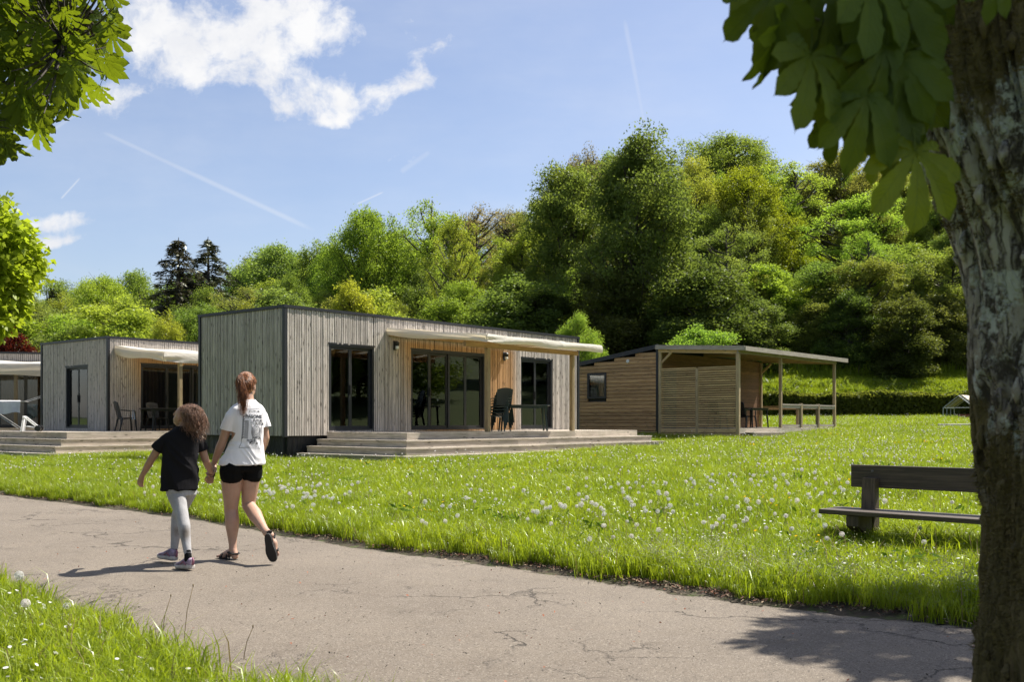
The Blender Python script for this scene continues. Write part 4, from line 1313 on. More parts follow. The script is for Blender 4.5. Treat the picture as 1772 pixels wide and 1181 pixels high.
# ------------------------------------------------------------------ horse chestnuts close by
def chestnut_mat():
    m, nt = new_mat('chestnut_leaf')
    uv = nd(nt, 'ShaderNodeTexCoord').outputs['UV']
    su = nd(nt, 'ShaderNodeSeparateXYZ', {0: uv})
    U, V = su.outputs[0], su.outputs[1]                  # U along the leaflet, V across (0.5 = midrib)
    ob = nd(nt, 'ShaderNodeObjectInfo')
    pos = nd(nt, 'ShaderNodeNewGeometry').outputs['Position']
    av = M(nt, 'ABSOLUTE', M(nt, 'SUBTRACT', V, .5))
    ph = M(nt, 'FRACT', M(nt, 'MULTIPLY', M(nt, 'SUBTRACT', U, M(nt, 'MULTIPLY', av, .42)), 13.0))
    vein = M(nt, 'MAXIMUM', SS(nt, M(nt, 'ABSOLUTE', M(nt, 'SUBTRACT', ph, .5)), .10, .0), SS(nt, av, .028, .008))
    n = NOISE(nt, pos, 14.0, 4)
    f = M(nt, 'ADD', .62, M(nt, 'ADD', M(nt, 'MULTIPLY', n, .5), M(nt, 'MULTIPLY', ob.outputs['Random'], .3)))
    base = MIX(nt, 1.0, ob.outputs['Color'], nd(nt, 'ShaderNodeCombineColor', {0: f, 1: f, 2: f}).outputs[0], 'MULTIPLY')
    c = MIX(nt, M(nt, 'MULTIPLY', vein, .48), base, (.17, .22, .06))
    ct = MIX(nt, M(nt, 'MULTIPLY', vein, .55), MIX(nt, 1.0, base, (3.0, 2.5, .6), 'MULTIPLY'), MIX(nt, 1.0, base, (1.1, 1.1, .6), 'MULTIPLY'))
    bump = nd(nt, 'ShaderNodeBump', {'Height': vein, 'Distance': .002, 'Strength': .6, 'Filter Width': .1} if False else {'Height': vein, 'Distance': .002, 'Strength': .6}).outputs[0]
    d = nd(nt, 'ShaderNodeBsdfDiffuse', {0: c, 'Normal': bump}).outputs[0]
    t = nd(nt, 'ShaderNodeBsdfTranslucent', {0: ct, 'Normal': bump}).outputs[0]
    s = nd(nt, 'ShaderNodeMixShader', {0: .42, 1: d, 2: t}).outputs[0]
    gl = nd(nt, 'ShaderNodeBsdfGlossy', {0: (.9, .95, .9, 1), 'Roughness': .38, 'Normal': bump}).outputs[0]
    s = nd(nt, 'ShaderNodeMixShader', {0: .012, 1: s, 2: gl}).outputs[0]
    finish(nt, s)
    return m
MAT_CHEST = chestnut_mat()
MAT_TWIG = simple('green_twig', (.09, .085, .04), .8, .2, 5.0)

def chestnut_leaf(seed, nseg=13, droop=.9, coarse=False):
    """palmate leaf of seven leaflets, about 0.2 m long; hangs from the origin, the stalk goes up to +Z"""
    R = np.random.default_rng(seed)
    V = []; F = []; UV = []
    if coarse: nseg = 5
    angs = np.array([-118, -78, -38, 0, 38, 78, 118]) * PI / 180
    lens = np.array([.085, .13, .175, .195, .175, .13, .085]) if seed % 2 else np.array([.10, .15, .18, .185, .185, .145, .09])
    for a, L in zip(angs, lens):
        a += R.normal(0, .07); L *= R.uniform(.9, 1.1)
        d = np.array([math.sin(a), 0, -math.cos(a)]); side = np.array([math.cos(a), 0, math.sin(a)])
        curl = R.uniform(.5, 1.2) * droop; fold = R.uniform(.15, .45)
        wmax = L * R.uniform(.235, .275)
        b = len(V)
        for i in range(nseg + 1):
            t = i / nseg
            w = wmax * 1.18 * t ** 1.05 * max(0, 1 - t ** 6) ** .6 + .0015
            w *= 1 + (.05 if i % 2 else -.05)
            p = d * (L * t)
            # the leaflet arches away from the leaf plane
            p = p + np.array([0, -1, 0]) * (L * (.30 * t - .55 * curl * t * t)) + np.array([0, 0, -1]) * (.25 * curl * L * t * t)
            up = np.array([0, -1, 0])
            for k, vv in ((-1, 0.0), (0, .5), (1, 1.0)):
                tipd = .012 * L / .18 if i == nseg and k == 0 else 0
                V.append(p + d * tipd + side * (w * k) * math.cos(fold) + up * (abs(k) * w * math.sin(fold)) + up * (.004 * math.sin(i * 2.2) * abs(k)))
                UV.append((t, vv))
        for i in range(nseg):
            for k in range(2):
                q = b + i * 3 + k
                F.append((q, q + 1, q + 4, q + 3))
    b = len(V)                                             # stalk
    st = .12
    for i in range(4):
        t = i / 3
        for k in range(3):
            an = k * 2 * PI / 3
            V.append(np.array([.0022 * math.cos(an), .0022 * math.sin(an) + .03 * t * t, st * t])); UV.append((.5, .5))
    for i in range(3):
        for k in range(3):
            F.append((b + i * 3 + k, b + i * 3 + (k + 1) % 3, b + i * 3 + 3 + (k + 1) % 3, b + i * 3 + 3 + k))
    return np.array(V), np.array(F), np.array(UV)

LEAFV = [chestnut_leaf(s, droop=dr) for s, dr in ((1, .9), (2, .6), (3, 1.2), (4, .8))]
LEAFM = [mesh_np('leaf', v, f, MAT_CHEST, smooth=True, uv=u) for v, f, u in LEAFV]
LEAFC = [chestnut_leaf(s, droop=.9, coarse=True) for s in (5, 6)]
def rotm(rz, rx, ry):
    return (Matrix.Rotation(rz, 3, 'Z') @ Matrix.Rotation(rx, 3, 'X') @ Matrix.Rotation(ry, 3, 'Y'))
def put_leaf(parent, pos, rz, rx, ry, s, col, k):
    o = bpy.data.objects.new('leaf', LEAFM[k % 4]); o.color = (*col, 1)
    link(o); o.parent = parent
    o.matrix_parent_inverse = Matrix.Translation(-parent.location)
    o.location = pos; o.rotation_euler = rotm(rz, rx, ry).to_euler(); o.scale = (s, s, s)
    return o
def leaf_mass(name, parent, items, col):
    """many leaves joined into one part; items: (pos, rz, rx, ry, s)"""
    V = []; F = []; U = []; b = 0
    for k, (p, rz, rx, ry, s) in enumerate(items):
        v, f, u = LEAFC[k % 2]
        m = np.array(rotm(rz, rx, ry)) * s
        V.append(v @ m.T + np.asarray(p)); F.append(f + b); U.append(u); b += len(v)
    o = obj_np(name, np.concatenate(V), np.concatenate(F), MAT_CHEST, smooth=True, uv=np.concatenate(U))
    o.color = (*col, 1)
    under(o, parent); tag(o, kind='stuff')
    return o

# ---- the big trunk at the right edge
def bark_mat():
    m, nt = new_mat('mossy_bark')
    pos = nd(nt, 'ShaderNodeNewGeometry').outputs['Position']
    pz = MAPV(nt, pos, (1, 1, .17))
    wp = VM(nt, 'ADD', pz, VM(nt, 'MULTIPLY', VM(nt, 'SUBTRACT', NOISE(nt, pos, 5, 5, .6, 0, 1), (.5, .5, .5)), (.10, .10, .10)))
    r1 = M(nt, 'ABSOLUTE', M(nt, 'SUBTRACT', NOISE(nt, wp, 8, 4, .6), .5)); r2 = M(nt, 'ABSOLUTE', M(nt, 'SUBTRACT', NOISE(nt, wp, 19, 3, .6), .5))
    fs = M(nt, 'MULTIPLY', SS(nt, r1, .0, .07), SS(nt, r2, -.01, .055))
    fine = NOISE(nt, pz, 70, 5, .7)
    c = MIX(nt, fs, (.045, .034, .025), MIX(nt, fine, (.15, .115, .085), (.36, .30, .235)))
    lich = SS(nt, M(nt, 'ADD', NOISE(nt, pos, 6.5, 6, .72), M(nt, 'MULTIPLY', NOISE(nt, pos, 45, 4, .7), .22)), .63, .70)
    z = nd(nt, 'ShaderNodeSeparateXYZ', {0: pos}).outputs[2]
    z = M(nt, 'ADD', z, M(nt, 'MULTIPLY', M(nt, 'SUBTRACT', NOISE(nt, MAPV(nt, pos, (1, 1, .6), (3, 1, 5)), 4.5, 6, .68), .5), .95))
    zone = NOISE(nt, MAPV(nt, pos, (1.6, 1.6, 1.0), (4.1, 2.2, 8.4)), 1.5, 4, .6)
    pale = M(nt, 'MULTIPLY', SS(nt, z, 1.30, 1.6), SS(nt, z, 2.2, 1.92))
    c = MIX(nt, M(nt, 'MULTIPLY', M(nt, 'MULTIPLY', pale, SS(nt, fine, .2, .5)), fs), c, (.43, .39, .33))
    c = MIX(nt, M(nt, 'MULTIPLY', lich, SS(nt, zone, .38, .5)), c, (.46, .455, .41))
    mossz = M(nt, 'ADD', M(nt, 'SUBTRACT', SS(nt, z, 1.45, .85), M(nt, 'MULTIPLY', pale, .55)), SS(nt, z, 1.9, 2.2))
    moss = SS(nt, M(nt, 'ADD', NOISE(nt, pos, 3.2, 6, .65), M(nt, 'MULTIPLY', mossz, .26)), .54, .66)
    mc = MIX(nt, NOISE(nt, pos, 40, 4, .7), (.05, .038, .013), (.185, .135, .045))
    c = MIX(nt, moss, c, mc)
    h = M(nt, 'ADD', M(nt, 'MULTIPLY', fs, 1.0), M(nt, 'ADD', M(nt, 'MULTIPLY', fine, .5), M(nt, 'MULTIPLY', NOISE(nt, pos, 160, 3, .7), .25)))
    finish(nt, PBR(nt, c, .92, h, .012, .9))
    return m
MAT_BARKN = bark_mat()
YT = 2.78
# left outline of the trunk: height z -> X of the edge, radius
tz = np.array([-.25, .0, .2, .52, .85, 1.2, 1.5, 1.70, 1.85, 2.0, 2.15, 2.3, 2.6, 3.0, 3.6])
te = np.array([1.04, 1.14, 1.19, 1.205, 1.212, 1.202, 1.188, 1.150, 1.095, 1.045, 1.018, 1.005, .98, 1.06, 1.28])
tr_ = np.array([.50, .42, .375, .35, .335, .33, .335, .345, .36, .375, .385, .39, .37, .28, .16])
te = 1.0 + (te - 1.0) * YT / 2.6 + .112
nz, na = 620, 300
zz_ = np.linspace(-.25, 3.6, nz); aa = np.linspace(0, 2 * PI, na, endpoint=False)
E = np.interp(zz_, tz, te); RR = np.interp(zz_, tz, tr_)
ker = np.hanning(31); ker /= ker.sum()
E = np.convolve(np.pad(E, 15, mode='edge'), ker, 'valid'); RR = np.convolve(np.pad(RR, 15, mode='edge'), ker, 'valid')
vs = np.zeros((nz, na, 3))
for i in range(nz):
    z = zz_[i]
    for k in range(na):
        c_, s_a = math.cos(aa[k]), math.sin(aa[k])
        q = Vector((c_ * 1.5, s_a * 1.5, z * .9))
        w = mnoise.noise(q * 2.1) * .045
        ri = 1 - abs(mnoise.noise(Vector((c_ * 7, s_a * 7, z * 2.3 + 5)) + Vector((w * 20, 0, 0)))) * 2
        det = mnoise.noise(Vector((c_ * 22, s_a * 22, z * 13))) * .006 + mnoise.noise(Vector((c_ * 55, s_a * 55, z * 40))) * .0035
        vs[i, k] = (c_, s_a, w - .024 * max(0, ri - .55) / .45 + det)
x = E[:, None] + RR[:, None] + vs[:, :, 0] * (RR[:, None] + vs[:, :, 2])
y = YT + vs[:, :, 1] * (RR[:, None] + vs[:, :, 2])
vv = np.stack([x, y, np.repeat(zz_[:, None], na, 1)], -1).reshape(-1, 3)
i = (np.arange(nz - 1)[:, None] * na + np.arange(na)[None]).ravel(); j = (np.arange(nz - 1)[:, None] * na + (np.arange(na)[None] + 1) % na).ravel()
chest = empty('chestnut_tree', (1.55, YT, 0), 0, 'big chestnut tree at the right edge with a mossy lichen covered trunk', 'tree')
tro = under(obj_np('trunk', vv, np.stack([i, j, j + na, i + na], -1), MAT_BARKN, smooth=True), chest)
# moss tufts and bark flakes standing off the trunk
R = np.random.default_rng(5)
sel = R.integers(0, nz * na, 110000)
pv = vv[sel]; zsel = pv[:, 2]
nrm = np.stack([vs[:, :, 0].ravel()[sel], vs[:, :, 1].ravel()[sel], np.zeros(len(sel))], 1)
zone = np.array([mnoise.noise(Vector(p) * 3.0) for p in pv[:]])
keep = (zone + .55 * smoothstep(1.35, .9, zsel) + .45 * smoothstep(1.85, 2.1, zsel) - .35 > 0.0) & (nrm[:, 1] < .5)
pv, nrm = pv[keep], nrm[keep]
n = len(pv)
dirm = unit(nrm * .9 + R.normal(0, .5, (n, 3)) + [0, 0, -.15]); l = R.uniform(.008, .030, n)[:, None]
sd = unit(np.cross(dirm, R.normal(0, 1, (n, 3)))) * R.uniform(.0012, .003, n)[:, None]
v3 = np.stack([pv - nrm * .003 - sd, pv - nrm * .003 + sd, pv + dirm * l], 1).reshape(-1, 3)
mm = simple('moss', (.15, .112, .036), .95, .45, 30.0)
o = under(obj_np('moss', v3, np.arange(3 * n).reshape(n, 3), mm), chest); tag(o, kind='stuff')
# a few bark scales that break the outline
for k in range(46):
    z = R.uniform(.3, 2.3); a = PI + R.uniform(-.9, .9)
    e = np.interp(z, zz_, E); r = np.interp(z, zz_, RR)
    c = Vector((e + r + math.cos(a) * r, YT + math.sin(a) * r, z)); nv = Vector((math.cos(a), math.sin(a), 0)); tv = Vector((-math.sin(a), math.cos(a), 0))
    hh = R.uniform(.012, .04); ww = R.uniform(.01, .022)
    m = MB(); m.loft([(c - Vector((0, 0, hh)) + nv * .002, tv * ww * .5, nv * .006), (c + nv * .010, tv * ww, nv * .010), (c + Vector((0, 0, hh)) + nv * .002, tv * ww * .4, nv * .005)], 7)
    under(m.build('bark_scale', MAT_BARKN, smooth=True), chest)
# limbs above the picture
limbs = [((1.5, 2.75, 2.5), (1.2, 3.1, 3.6), (.4, 3.6, 5.0)), ((1.6, 2.8, 2.6), (2.4, 3.6, 3.9), (3.6, 5.2, 5.0)), ((1.7, 2.7, 2.6), (2.6, 2.3, 4.0), (3.8, 1.8, 5.4)),
         ((1.5, 2.7, 2.8), (1.6, 2.6, 4.5), (1.7, 2.6, 6.5)), ((1.42, 2.72, 2.35), (1.02, 2.45, 2.75), (.62, 2.2, 2.75))]
pp = []
limbs.insert(2, ((1.6, 2.8, 2.6), (2.9, 4.9, 4.8), (5.6, 7.4, 5.6)))
for l in limbs:
    P = np.array(l); t = np.linspace(0, 1, 9)[:, None]
    P = P[0] * (1 - t) ** 2 + 2 * P[1] * t * (1 - t) + P[2] * t ** 2
    big = 1 if l is not limbs[-1] else .25
    pp.append((P, np.linspace(.15 * big, .03 * big, 9)))
v, f = np_tubes(pp, 12); under(obj_np('limb', v, f, MAT_BARKN, smooth=True), chest)
# the crown overhead: out of the picture but it shades the trunk and the corner of the path
R = np.random.default_rng(77)
items = []
def crown_blob(cx, cy, cz, rx, ry, rz_, n, hole=None):
    for _ in range(n):
        q = R.normal(0, 1, 3); q = q / np.linalg.norm(q) * R.uniform(.3, 1) ** .5
        p = (cx + q[0] * rx, cy + q[1] * ry, cz + q[2] * rz_)
        if p[2] < CAMH + .46 * p[1] + .16: continue
        if p[1] < .3 and p[2] < 2.6: continue
        items.append((p, R.uniform(0, 6.28), R.uniform(.9, 1.8), R.normal(0, .3), R.uniform(.85, 1.35)))
crown_blob(2.2, 3.0, 4.3, 1.7, 1.7, 1.5, 520)
crown_blob(6.05, 7.6, 5.6, 1.4, 1.15, .8, 420)
crown_blob(3.0, 4.4, 4.7, 1.5, 1.3, 1.0, 300)
crown_blob(1.4, 2.6, 3.5, .8, .9, .8, 170)
crown_blob(4.6, 3.2, 4.8, 1.4, 1.4, 1.2, 160)
leaf_mass('crown', chest, items, (.050, .082, .016))
# leaves that hang into the picture
HANG = [  # u, v of the leaf's joint, depth, size, turn, tilt, roll
    (1583, 262, 2.05, .92, .10, -.05, .05), (1556, 236, 2.12, .62, -.9, .15, .5), (1638, 268, 2.22, .62, .9, .1, -.5),
    (1487, 118, 2.08, 1.02, -.15, .05, -.06), (1490, 70, 2.2, 1.0, .5, .2, .2), (1402, 108, 2.0, .80, .25, .05, .22), (1448, 52, 2.15, .95, -.4, .15, .4),
    (1342, -8, 2.0, .78, -.2, .12, .35), (1312, -30, 2.1, .72, .5, .1, .7), (1365, 40, 2.25, .8, -.9, .25, .1), (1428, -12, 2.1, .95, .2, .1, -.1),
    (1520, 10, 2.15, 1.0, -.5, .1, -.1), (1560, 78, 2.1, .95, .3, .1, -.2), (1560, -20, 2.05, 1.05, .0, .1, .1), (1612, 30, 2.2, .9, .6, .2, -.3),
    (1630, 130, 2.2, .85, .4, .15, -.35), (1575, 150, 2.2, .9, -.3, .1, .15), (1530, 150, 2.3, .85, .7, .2, .0), (1470, -50, 2.2, 1.05, -.1, .1, .2), (1390, -60, 2.2, .9, .3, .1, .3),
    (1530, 205, 2.12, .80, -.25, .0, .1), (1650, 60, 2.3, .8, -.5, .2, .2), (1500, 180, 2.02, .75, .2, .0, .22), (1715, -36, 1.95, .45, .3, .05, .15), (1600, -40, 2.15, 1.0, -.3, .2, -.2),
    (1545, 60, 2.35, 1.1, .2, .3, .3), (1480, 20, 2.35, 1.1, .9, .3, -.2), (1590, 200, 2.35, .8, 1.1, .2, .1), (1420, 170, 2.25, .55, .8, .2, .5), (1640, -10, 2.35, 1.1, .8, .3, .0),
    (1565, 110, 2.4, 1.1, -.8, .3, .0), (1350, 60, 2.05, .62, .9, .15, .45), (1410, 60, 2.2, .8, -.2, .1, .3), (1450, 130, 2.2, .75, -.6, .15, .35), (1530, 95, 2.02, .85, .5, .1, .05), (1600, 110, 2.05, .7, -.4, .1, -.3), (1380, 0, 2.15, .85, .1, .1, .5), (1500, -30, 2.0, .9, .3, .1, .1), (1455, 205, 2.3, .6, -.3, .1, .3), (1620, 215, 2.3, .6, .5, .1, -.2), (1610, 90, 2.4, 1.1, .1, .3, .2)]
HANG = [(u - max(0, u - 1535) * .72 if u < 1700 and k > 0 else u, v_ - 14 if k else v_, Y, s, rz, rx, ry) for k, (u, v_, Y, s, rz, rx, ry) in enumerate(HANG)]
for k, (u, v_, Y, s, rz, rx, ry) in enumerate(HANG):
    put_leaf(chest, W(u, v_, Y), rz + .25 * math.sin(k * 5.1), rx + .22 * math.sin(k * 3.7), ry, s * .86, (.085, .122, .018) if k > 2 else (.125, .165, .018), k)  # lowest leaves get a lighter colour in place of light shining through
pp = []
for k, (u, v_, Y, s, rz, rx, ry) in enumerate(HANG[:25]):
    p = W(u, v_, Y) + Vector((0, .03, .115 * s)); q = W(1560 + (u - 1560) * .3, -60 + v_ * .35, 2.35)
    t = np.linspace(0, 1, 5)[:, None]
    P = np.array(q) * (1 - t) + np.array(p) * t; P[:, 2] -= .05 * np.sin(t[:, 0] * PI)
    pp.append((P, np.linspace(.008, .003, 5)))
v, f = np_tubes(pp, 5); under(obj_np('twig', v, f, MAT_TWIG, smooth=True), chest)

# ---- the chestnut whose branches come in at the top left
R = np.random.default_rng(15)
chl = empty('chestnut_tree', (-7.2, 7.4, G(-7.2, 7.4)), 0, 'chestnut branches with sunlit green leaves in the top left corner', 'tree')
v, f = np_tubes([(np.array([[-7.2, 7.4, -.3], [-7.15, 7.4, 1.5], [-7.0, 7.4, 3.2], [-6.6, 7.3, 5.2], [-6.5, 7.3, 7.0]]), [.36, .3, .26, .2, .1])], 16)
under(obj_np('trunk', v, f, MAT_BARKN, smooth=True), chl)
# outline of the visible foliage in photo pixels, clockwise; leaf joints are spread inside it
OUT = np.array([(-420, -420), (150, -420), (185, -60), (200, 10), (208, 60), (196, 110), (190, 150), (150, 150), (140, 185), (95, 195), (70, 225), (30, 215), (15, 255), (-40, 260), (-420, 330)], float)
cand = []
tries = 0
while len(cand) < 1250 and tries < 40000:
    tries += 1
    Y = R.uniform(5.7, 8.2)
    u, v_ = R.uniform(-300, 215), R.uniform(-330, 250)
    if not in_poly(OUT, [u], [v_])[0]: continue
    # thin out towards the lower right
    if (u > 60 and v_ > 120) and R.uniform() < .25: continue
    cand.append((u, v_, Y))
cand.sort(key=lambda c: c[2])
vis = [c for c in cand if c[0] > -45 and c[1] > -55]
rest = [c for c in cand if not (c[0] > -45 and c[1] > -55)]
for k, (u, v_, Y) in enumerate(vis[:296]):
    p = W(u, v_, Y)
    put_leaf(chl, p, R.normal(.2, 1.1), R.normal(.55, .45), R.normal(0, .45), R.uniform(.55, .88) , (.072, .112, .016), k)
leaf_mass('crown', chl, [(tuple(W(u, v_, Y)), R.normal(.2, 1.1), R.normal(.55, .45), R.normal(0, .45), R.uniform(.58, .9)) for (u, v_, Y) in rest + vis[296:]] +
          [((R.uniform(-8.6, -4.2), R.uniform(5.2, 8.6), R.uniform(4.8, 7.5)), R.uniform(0, 6.3), R.normal(.6, .4), R.normal(0, .4), 1.0) for _ in range(420)], (.085, .135, .018))
pp = []
trunkp = np.array([-6.9, 7.3, 4.2])
hubs = [W(-20, 40, 6.6), W(80, -20, 6.8), W(110, 70, 6.4), W(20, 150, 6.7), W(150, 20, 6.9), W(-60, 180, 6.5)]
for h in hubs:
    t = np.linspace(0, 1, 8)[:, None]; P = trunkp * (1 - t) + np.array(h) * t; P[:, 2] += .35 * np.sin(t[:, 0] * PI)
    pp.append((P, np.linspace(.07, .018, 8)))
for (u, v_, Y) in vis[:296]:
    p = W(u, v_, Y) + Vector((0, .05, .1)); h = min(hubs, key=lambda q: (q - p).length)
    t = np.linspace(0, 1, 5)[:, None]; P = np.array(h) * (1 - t) + np.array(p) * t; P[:, 2] -= .04 * np.sin(t[:, 0] * PI)
    pp.append((P, np.linspace(.010, .003, 5)))
v, f = np_tubes(pp, 5); under(obj_np('branch', v, f, MAT_BARK, smooth=True), chl)

# ---- dense tree at the left edge, further away
R = np.random.default_rng(25)
Yl = 20.0
ml = empty('maple_tree', ((-75 - HU) / FPX * Yl, Yl, G((-75 - HU) / FPX * Yl, Yl)), 0, 'dense bright green tree cut off by the left edge, above the red bush', 'tree')
cx, cz = ml.location.x, CAMH - (462 - HV) / FPX * Yl
cl = []
for _ in range(420):
    q = R.normal(0, 1, 3); q /= np.linalg.norm(q)
    q *= R.uniform(.72, 1.03)
    cl.append(np.array([cx + q[0] * 1.45 * (1 + .1 * math.sin(q[2] * 4)), Yl + q[1] * 1.4, cz + q[2] * 1.55]))
P = []; D = []
for c in cl:
    m2 = 34
    o_ = R.normal(0, 1, (m2, 3)) * [.13, .13, .11]
    P.append(c + o_); D.append(unit((c - [cx, Yl, cz])[None] + o_ * 3))
P = np.concatenate(P); D = np.concatenate(D)
lv, lf = leaf_quads(P, .082, .062, R, .35, .6, D)
o = under(obj_np('crown', lv, lf, MAT_LEAF), ml); o.color = (.30, .36, .036, 1); tag(o, kind='stuff')
m = MB(); m.tube([(cx, Yl, -.2), (cx, Yl, 2.2), (cx, Yl, 4.6)], [.16, .13, .05], 10)
for k in range(9):
    a = k * 2.4; m.tube([(cx, Yl, 2.6 + k * .2), (cx + .6 * math.cos(a), Yl + .6 * math.sin(a), 3.1 + k * .22), (cx + 1.1 * math.cos(a), Yl + 1.1 * math.sin(a), 3.4 + k * .22)], [.05, .035, .012], 6)
under(m.build('trunk', MAT_BARK, smooth=True), ml)

# ------------------------------------------------------------------ the two walkers
def skin_mat(name, col):
    m, nt = new_mat(name)
    pos = nd(nt, 'ShaderNodeNewGeometry').outputs['Position']
    n = NOISE(nt, pos, 18, 4)
    c = MIX(nt, SS(nt, n, .3, .7), tuple(x * .90 for x in col), col)
    n2 = SS(nt, NOISE(nt, pos, 6, 3), .5, .75, 0, .35)
    c = MIX(nt, n2, c, (col[0] * .95, col[1] * .72, col[2] * .64))
    finish(nt, PBR(nt, c, .5, NOISE(nt, pos, 260, 2), .0008, .3, **{'Subsurface Weight': .12, 'Subsurface Radius': (.012, .005, .003), 'Subsurface Scale': .5}))
    return m
MAT_SKIN = skin_mat('fair_skin', (.50, .31, .225))
MAT_SKINC = skin_mat('tanned_skin', (.40, .225, .15))
def cloth_mat(name, col, rough=.9, var=.06, fuzz=.0):
    m, nt = new_mat(name)
    pos = nd(nt, 'ShaderNodeNewGeometry').outputs['Position']
    c = MIX(nt, NOISE(nt, pos, 12, 4), tuple(x * (1 - var) for x in col), tuple(min(1, x * (1 + var)) for x in col))
    finish(nt, PBR(nt, c, rough, NOISE(nt, pos, 700, 2), .0006, .4, **{'Sheen Weight': fuzz, 'Specular IOR Level': .12}))
    return m
MAT_WSHIRT = cloth_mat('white_cotton', (.86, .85, .87), .85)
MAT_BSHIRT = cloth_mat('black_cotton', (.0105, .0098, .0115), .8, .1, .0)
MAT_BSHORT = cloth_mat('black_jersey', (.005, .005, .0055), .8, .1, .0)
MAT_PRINT = cloth_mat('black_print', (.035, .035, .045), .8, .1, 0)
MAT_SOLE = flat('dark_rubber', (.020, .019, .019), .8)
MAT_STRAP = flat('black_webbing', (.018, .018, .018), .85)
MAT_SOCK = cloth_mat('black_sock', (.010, .010, .011))

def hair_mat(name, c1, c2):
    m, nt = new_mat(name)
    pos = nd(nt, 'ShaderNodeNewGeometry').outputs['Position']
    n = NOISE(nt, MAPV(nt, pos, (1.6, 1.6, .5)), 60, 3)
    c = MIX(nt, SS(nt, n, .35, .68), c1, c2)
    finish(nt, PBR(nt, c, .42, **{'Specular IOR Level': .22, 'Sheen Weight': .1}))
    return m
MAT_HAIR = hair_mat('auburn_hair', (.080, .026, .010), (.34, .135, .050))
MAT_HAIRC = hair_mat('brown_curls', (.060, .028, .017), (.33, .18, .11))

FW = Vector((-.55, .835, 0)).normalized(); RT = Vector((.835, .55, 0)).normalized(); UP = Vector((0, 0, 1))

def hand(vol, wrist, d, n, thumb, k=1.0, curl=.55, spread=.10):
    """palm and five fingers. d: direction of the hand, n: side the fingers close to, thumb: +1/-1 side of the thumb along d x n"""
    wrist = Vector(wrist); d = Vector(d).normalized(); n = Vector(n); n = (n - d * n.dot(d)).normalized(); s = d.cross(n) * thumb
    for i, (off, L) in enumerate(((1.5, .068), (.5, .077), (-.5, .072), (-1.5, .056))):
        kn = wrist + d * (.082 - .004 * abs(i - 1)) * k + s * off * .0185 * k
        vol.limb([(wrist + s * off * .010 * k, .0155 * k), (kn, .0118 * k)], 10)
        p = kn; a = .15
        dd = (d + s * off * spread * .5).normalized()
        for seg, fr, r in ((0, .45, .0098), (1, .31, .0088), (2, .24, .0078)):
            a += curl * (.7 + .3 * seg) * (1 + .1 * (i - 1))
            q = p + (dd * math.cos(a) + n * math.sin(a)) * L * fr * k
            vol.limb([(p, r * 1.05 * k), (q, r * .95 * k)], 10); p = q
    p = wrist + d * .018 * k + s * .016 * k + n * .006 * k
    for L, r, (cd, cs, cn) in ((.042, .0135, (.70, .62, .30)), (.032, .0112, (.85, .30, .42)), (.026, .0096, (.80, -.05, .60))):
        q = p + (d * cd + s * cs + n * cn).normalized() * L * k
        vol.limb([(p, r * k), (q, r * .9 * k)], 10); p = q

def strands(name, paths, r0, mat, parent, n=3):
    pp = []
    for P in paths:
        k = len(P); t = np.linspace(0, 1, k)
        pp.append((np.array(P), r0 * (1 - .75 * t ** 2)))
    v, f = np_tubes(pp, n)
    return under(obj_np(name, v, f, mat, smooth=True), parent)

# =============================== the taller walker
YW = 8.6
def pw(u, v, dy=0.0): return W(u, v, YW + dy)
def ring(c, a, b, e=1.0): return (c, RT * a, FW * b, e)
wz = pw(425, 971)
woman = empty('person', (pw(425, 971).x, YW, 0.012), 0, 'taller walker with an auburn ponytail, white printed T-shirt and black shorts', 'person')
WO = []
b = MB()
hc = pw(427, 667, .05)
hf = Vector((.22, .97, .02)).normalized(); hr = Vector((.97, -.22, 0)).normalized()
b.ell(hc + UP * .012, hr * .073, hf * .092, UP * .094)
b.ell(hc + hf * .030 - UP * .045, hr * .056, hf * .062, UP * .070)                         # face and jaw
b.ell(hc + hf * .058 - UP * .088, hr * .026, hf * .026, UP * .020, 10, 8)                 # chin
b.limb([(hc + hf * .086 + UP * .005, .010), (hc + hf * .106 - UP * .030, .013)], 10)       # nose
b.ell(hc + hf * .086 - UP * .060, hr * .026, hf * .012, UP * .012, 10, 8)                 # lips
for s in (-1, 1):
    b.ell(hc + hr * s * .074 - UP * .022 - hf * .002, hr * .009, hf * .018, UP * .030, 10, 8)     # ears
    b.ell(hc + hf * .082 + hr * s * .032 + UP * .006, hr * .014, hf * .008, UP * .008, 8, 6)      # eyelids
nb_ = pw(429, 697, .02)
b.limb([(nb_ - UP * .02, .056), (pw(428, 683, .035), .050), (hc - UP * .05 + hf * .005, .050)])
# torso under the clothes
b.loft([ring(pw(428, 702, .01), .09, .05), ring(pw(427, 712, .0), .135, .075), ring(pw(427, 740, .0), .128, .085), ring(pw(424, 770, .0), .118, .08), ring(pw(420, 795, .0), .12, .075), ring(pw(419, 812, .0), .12, .07)], 20)
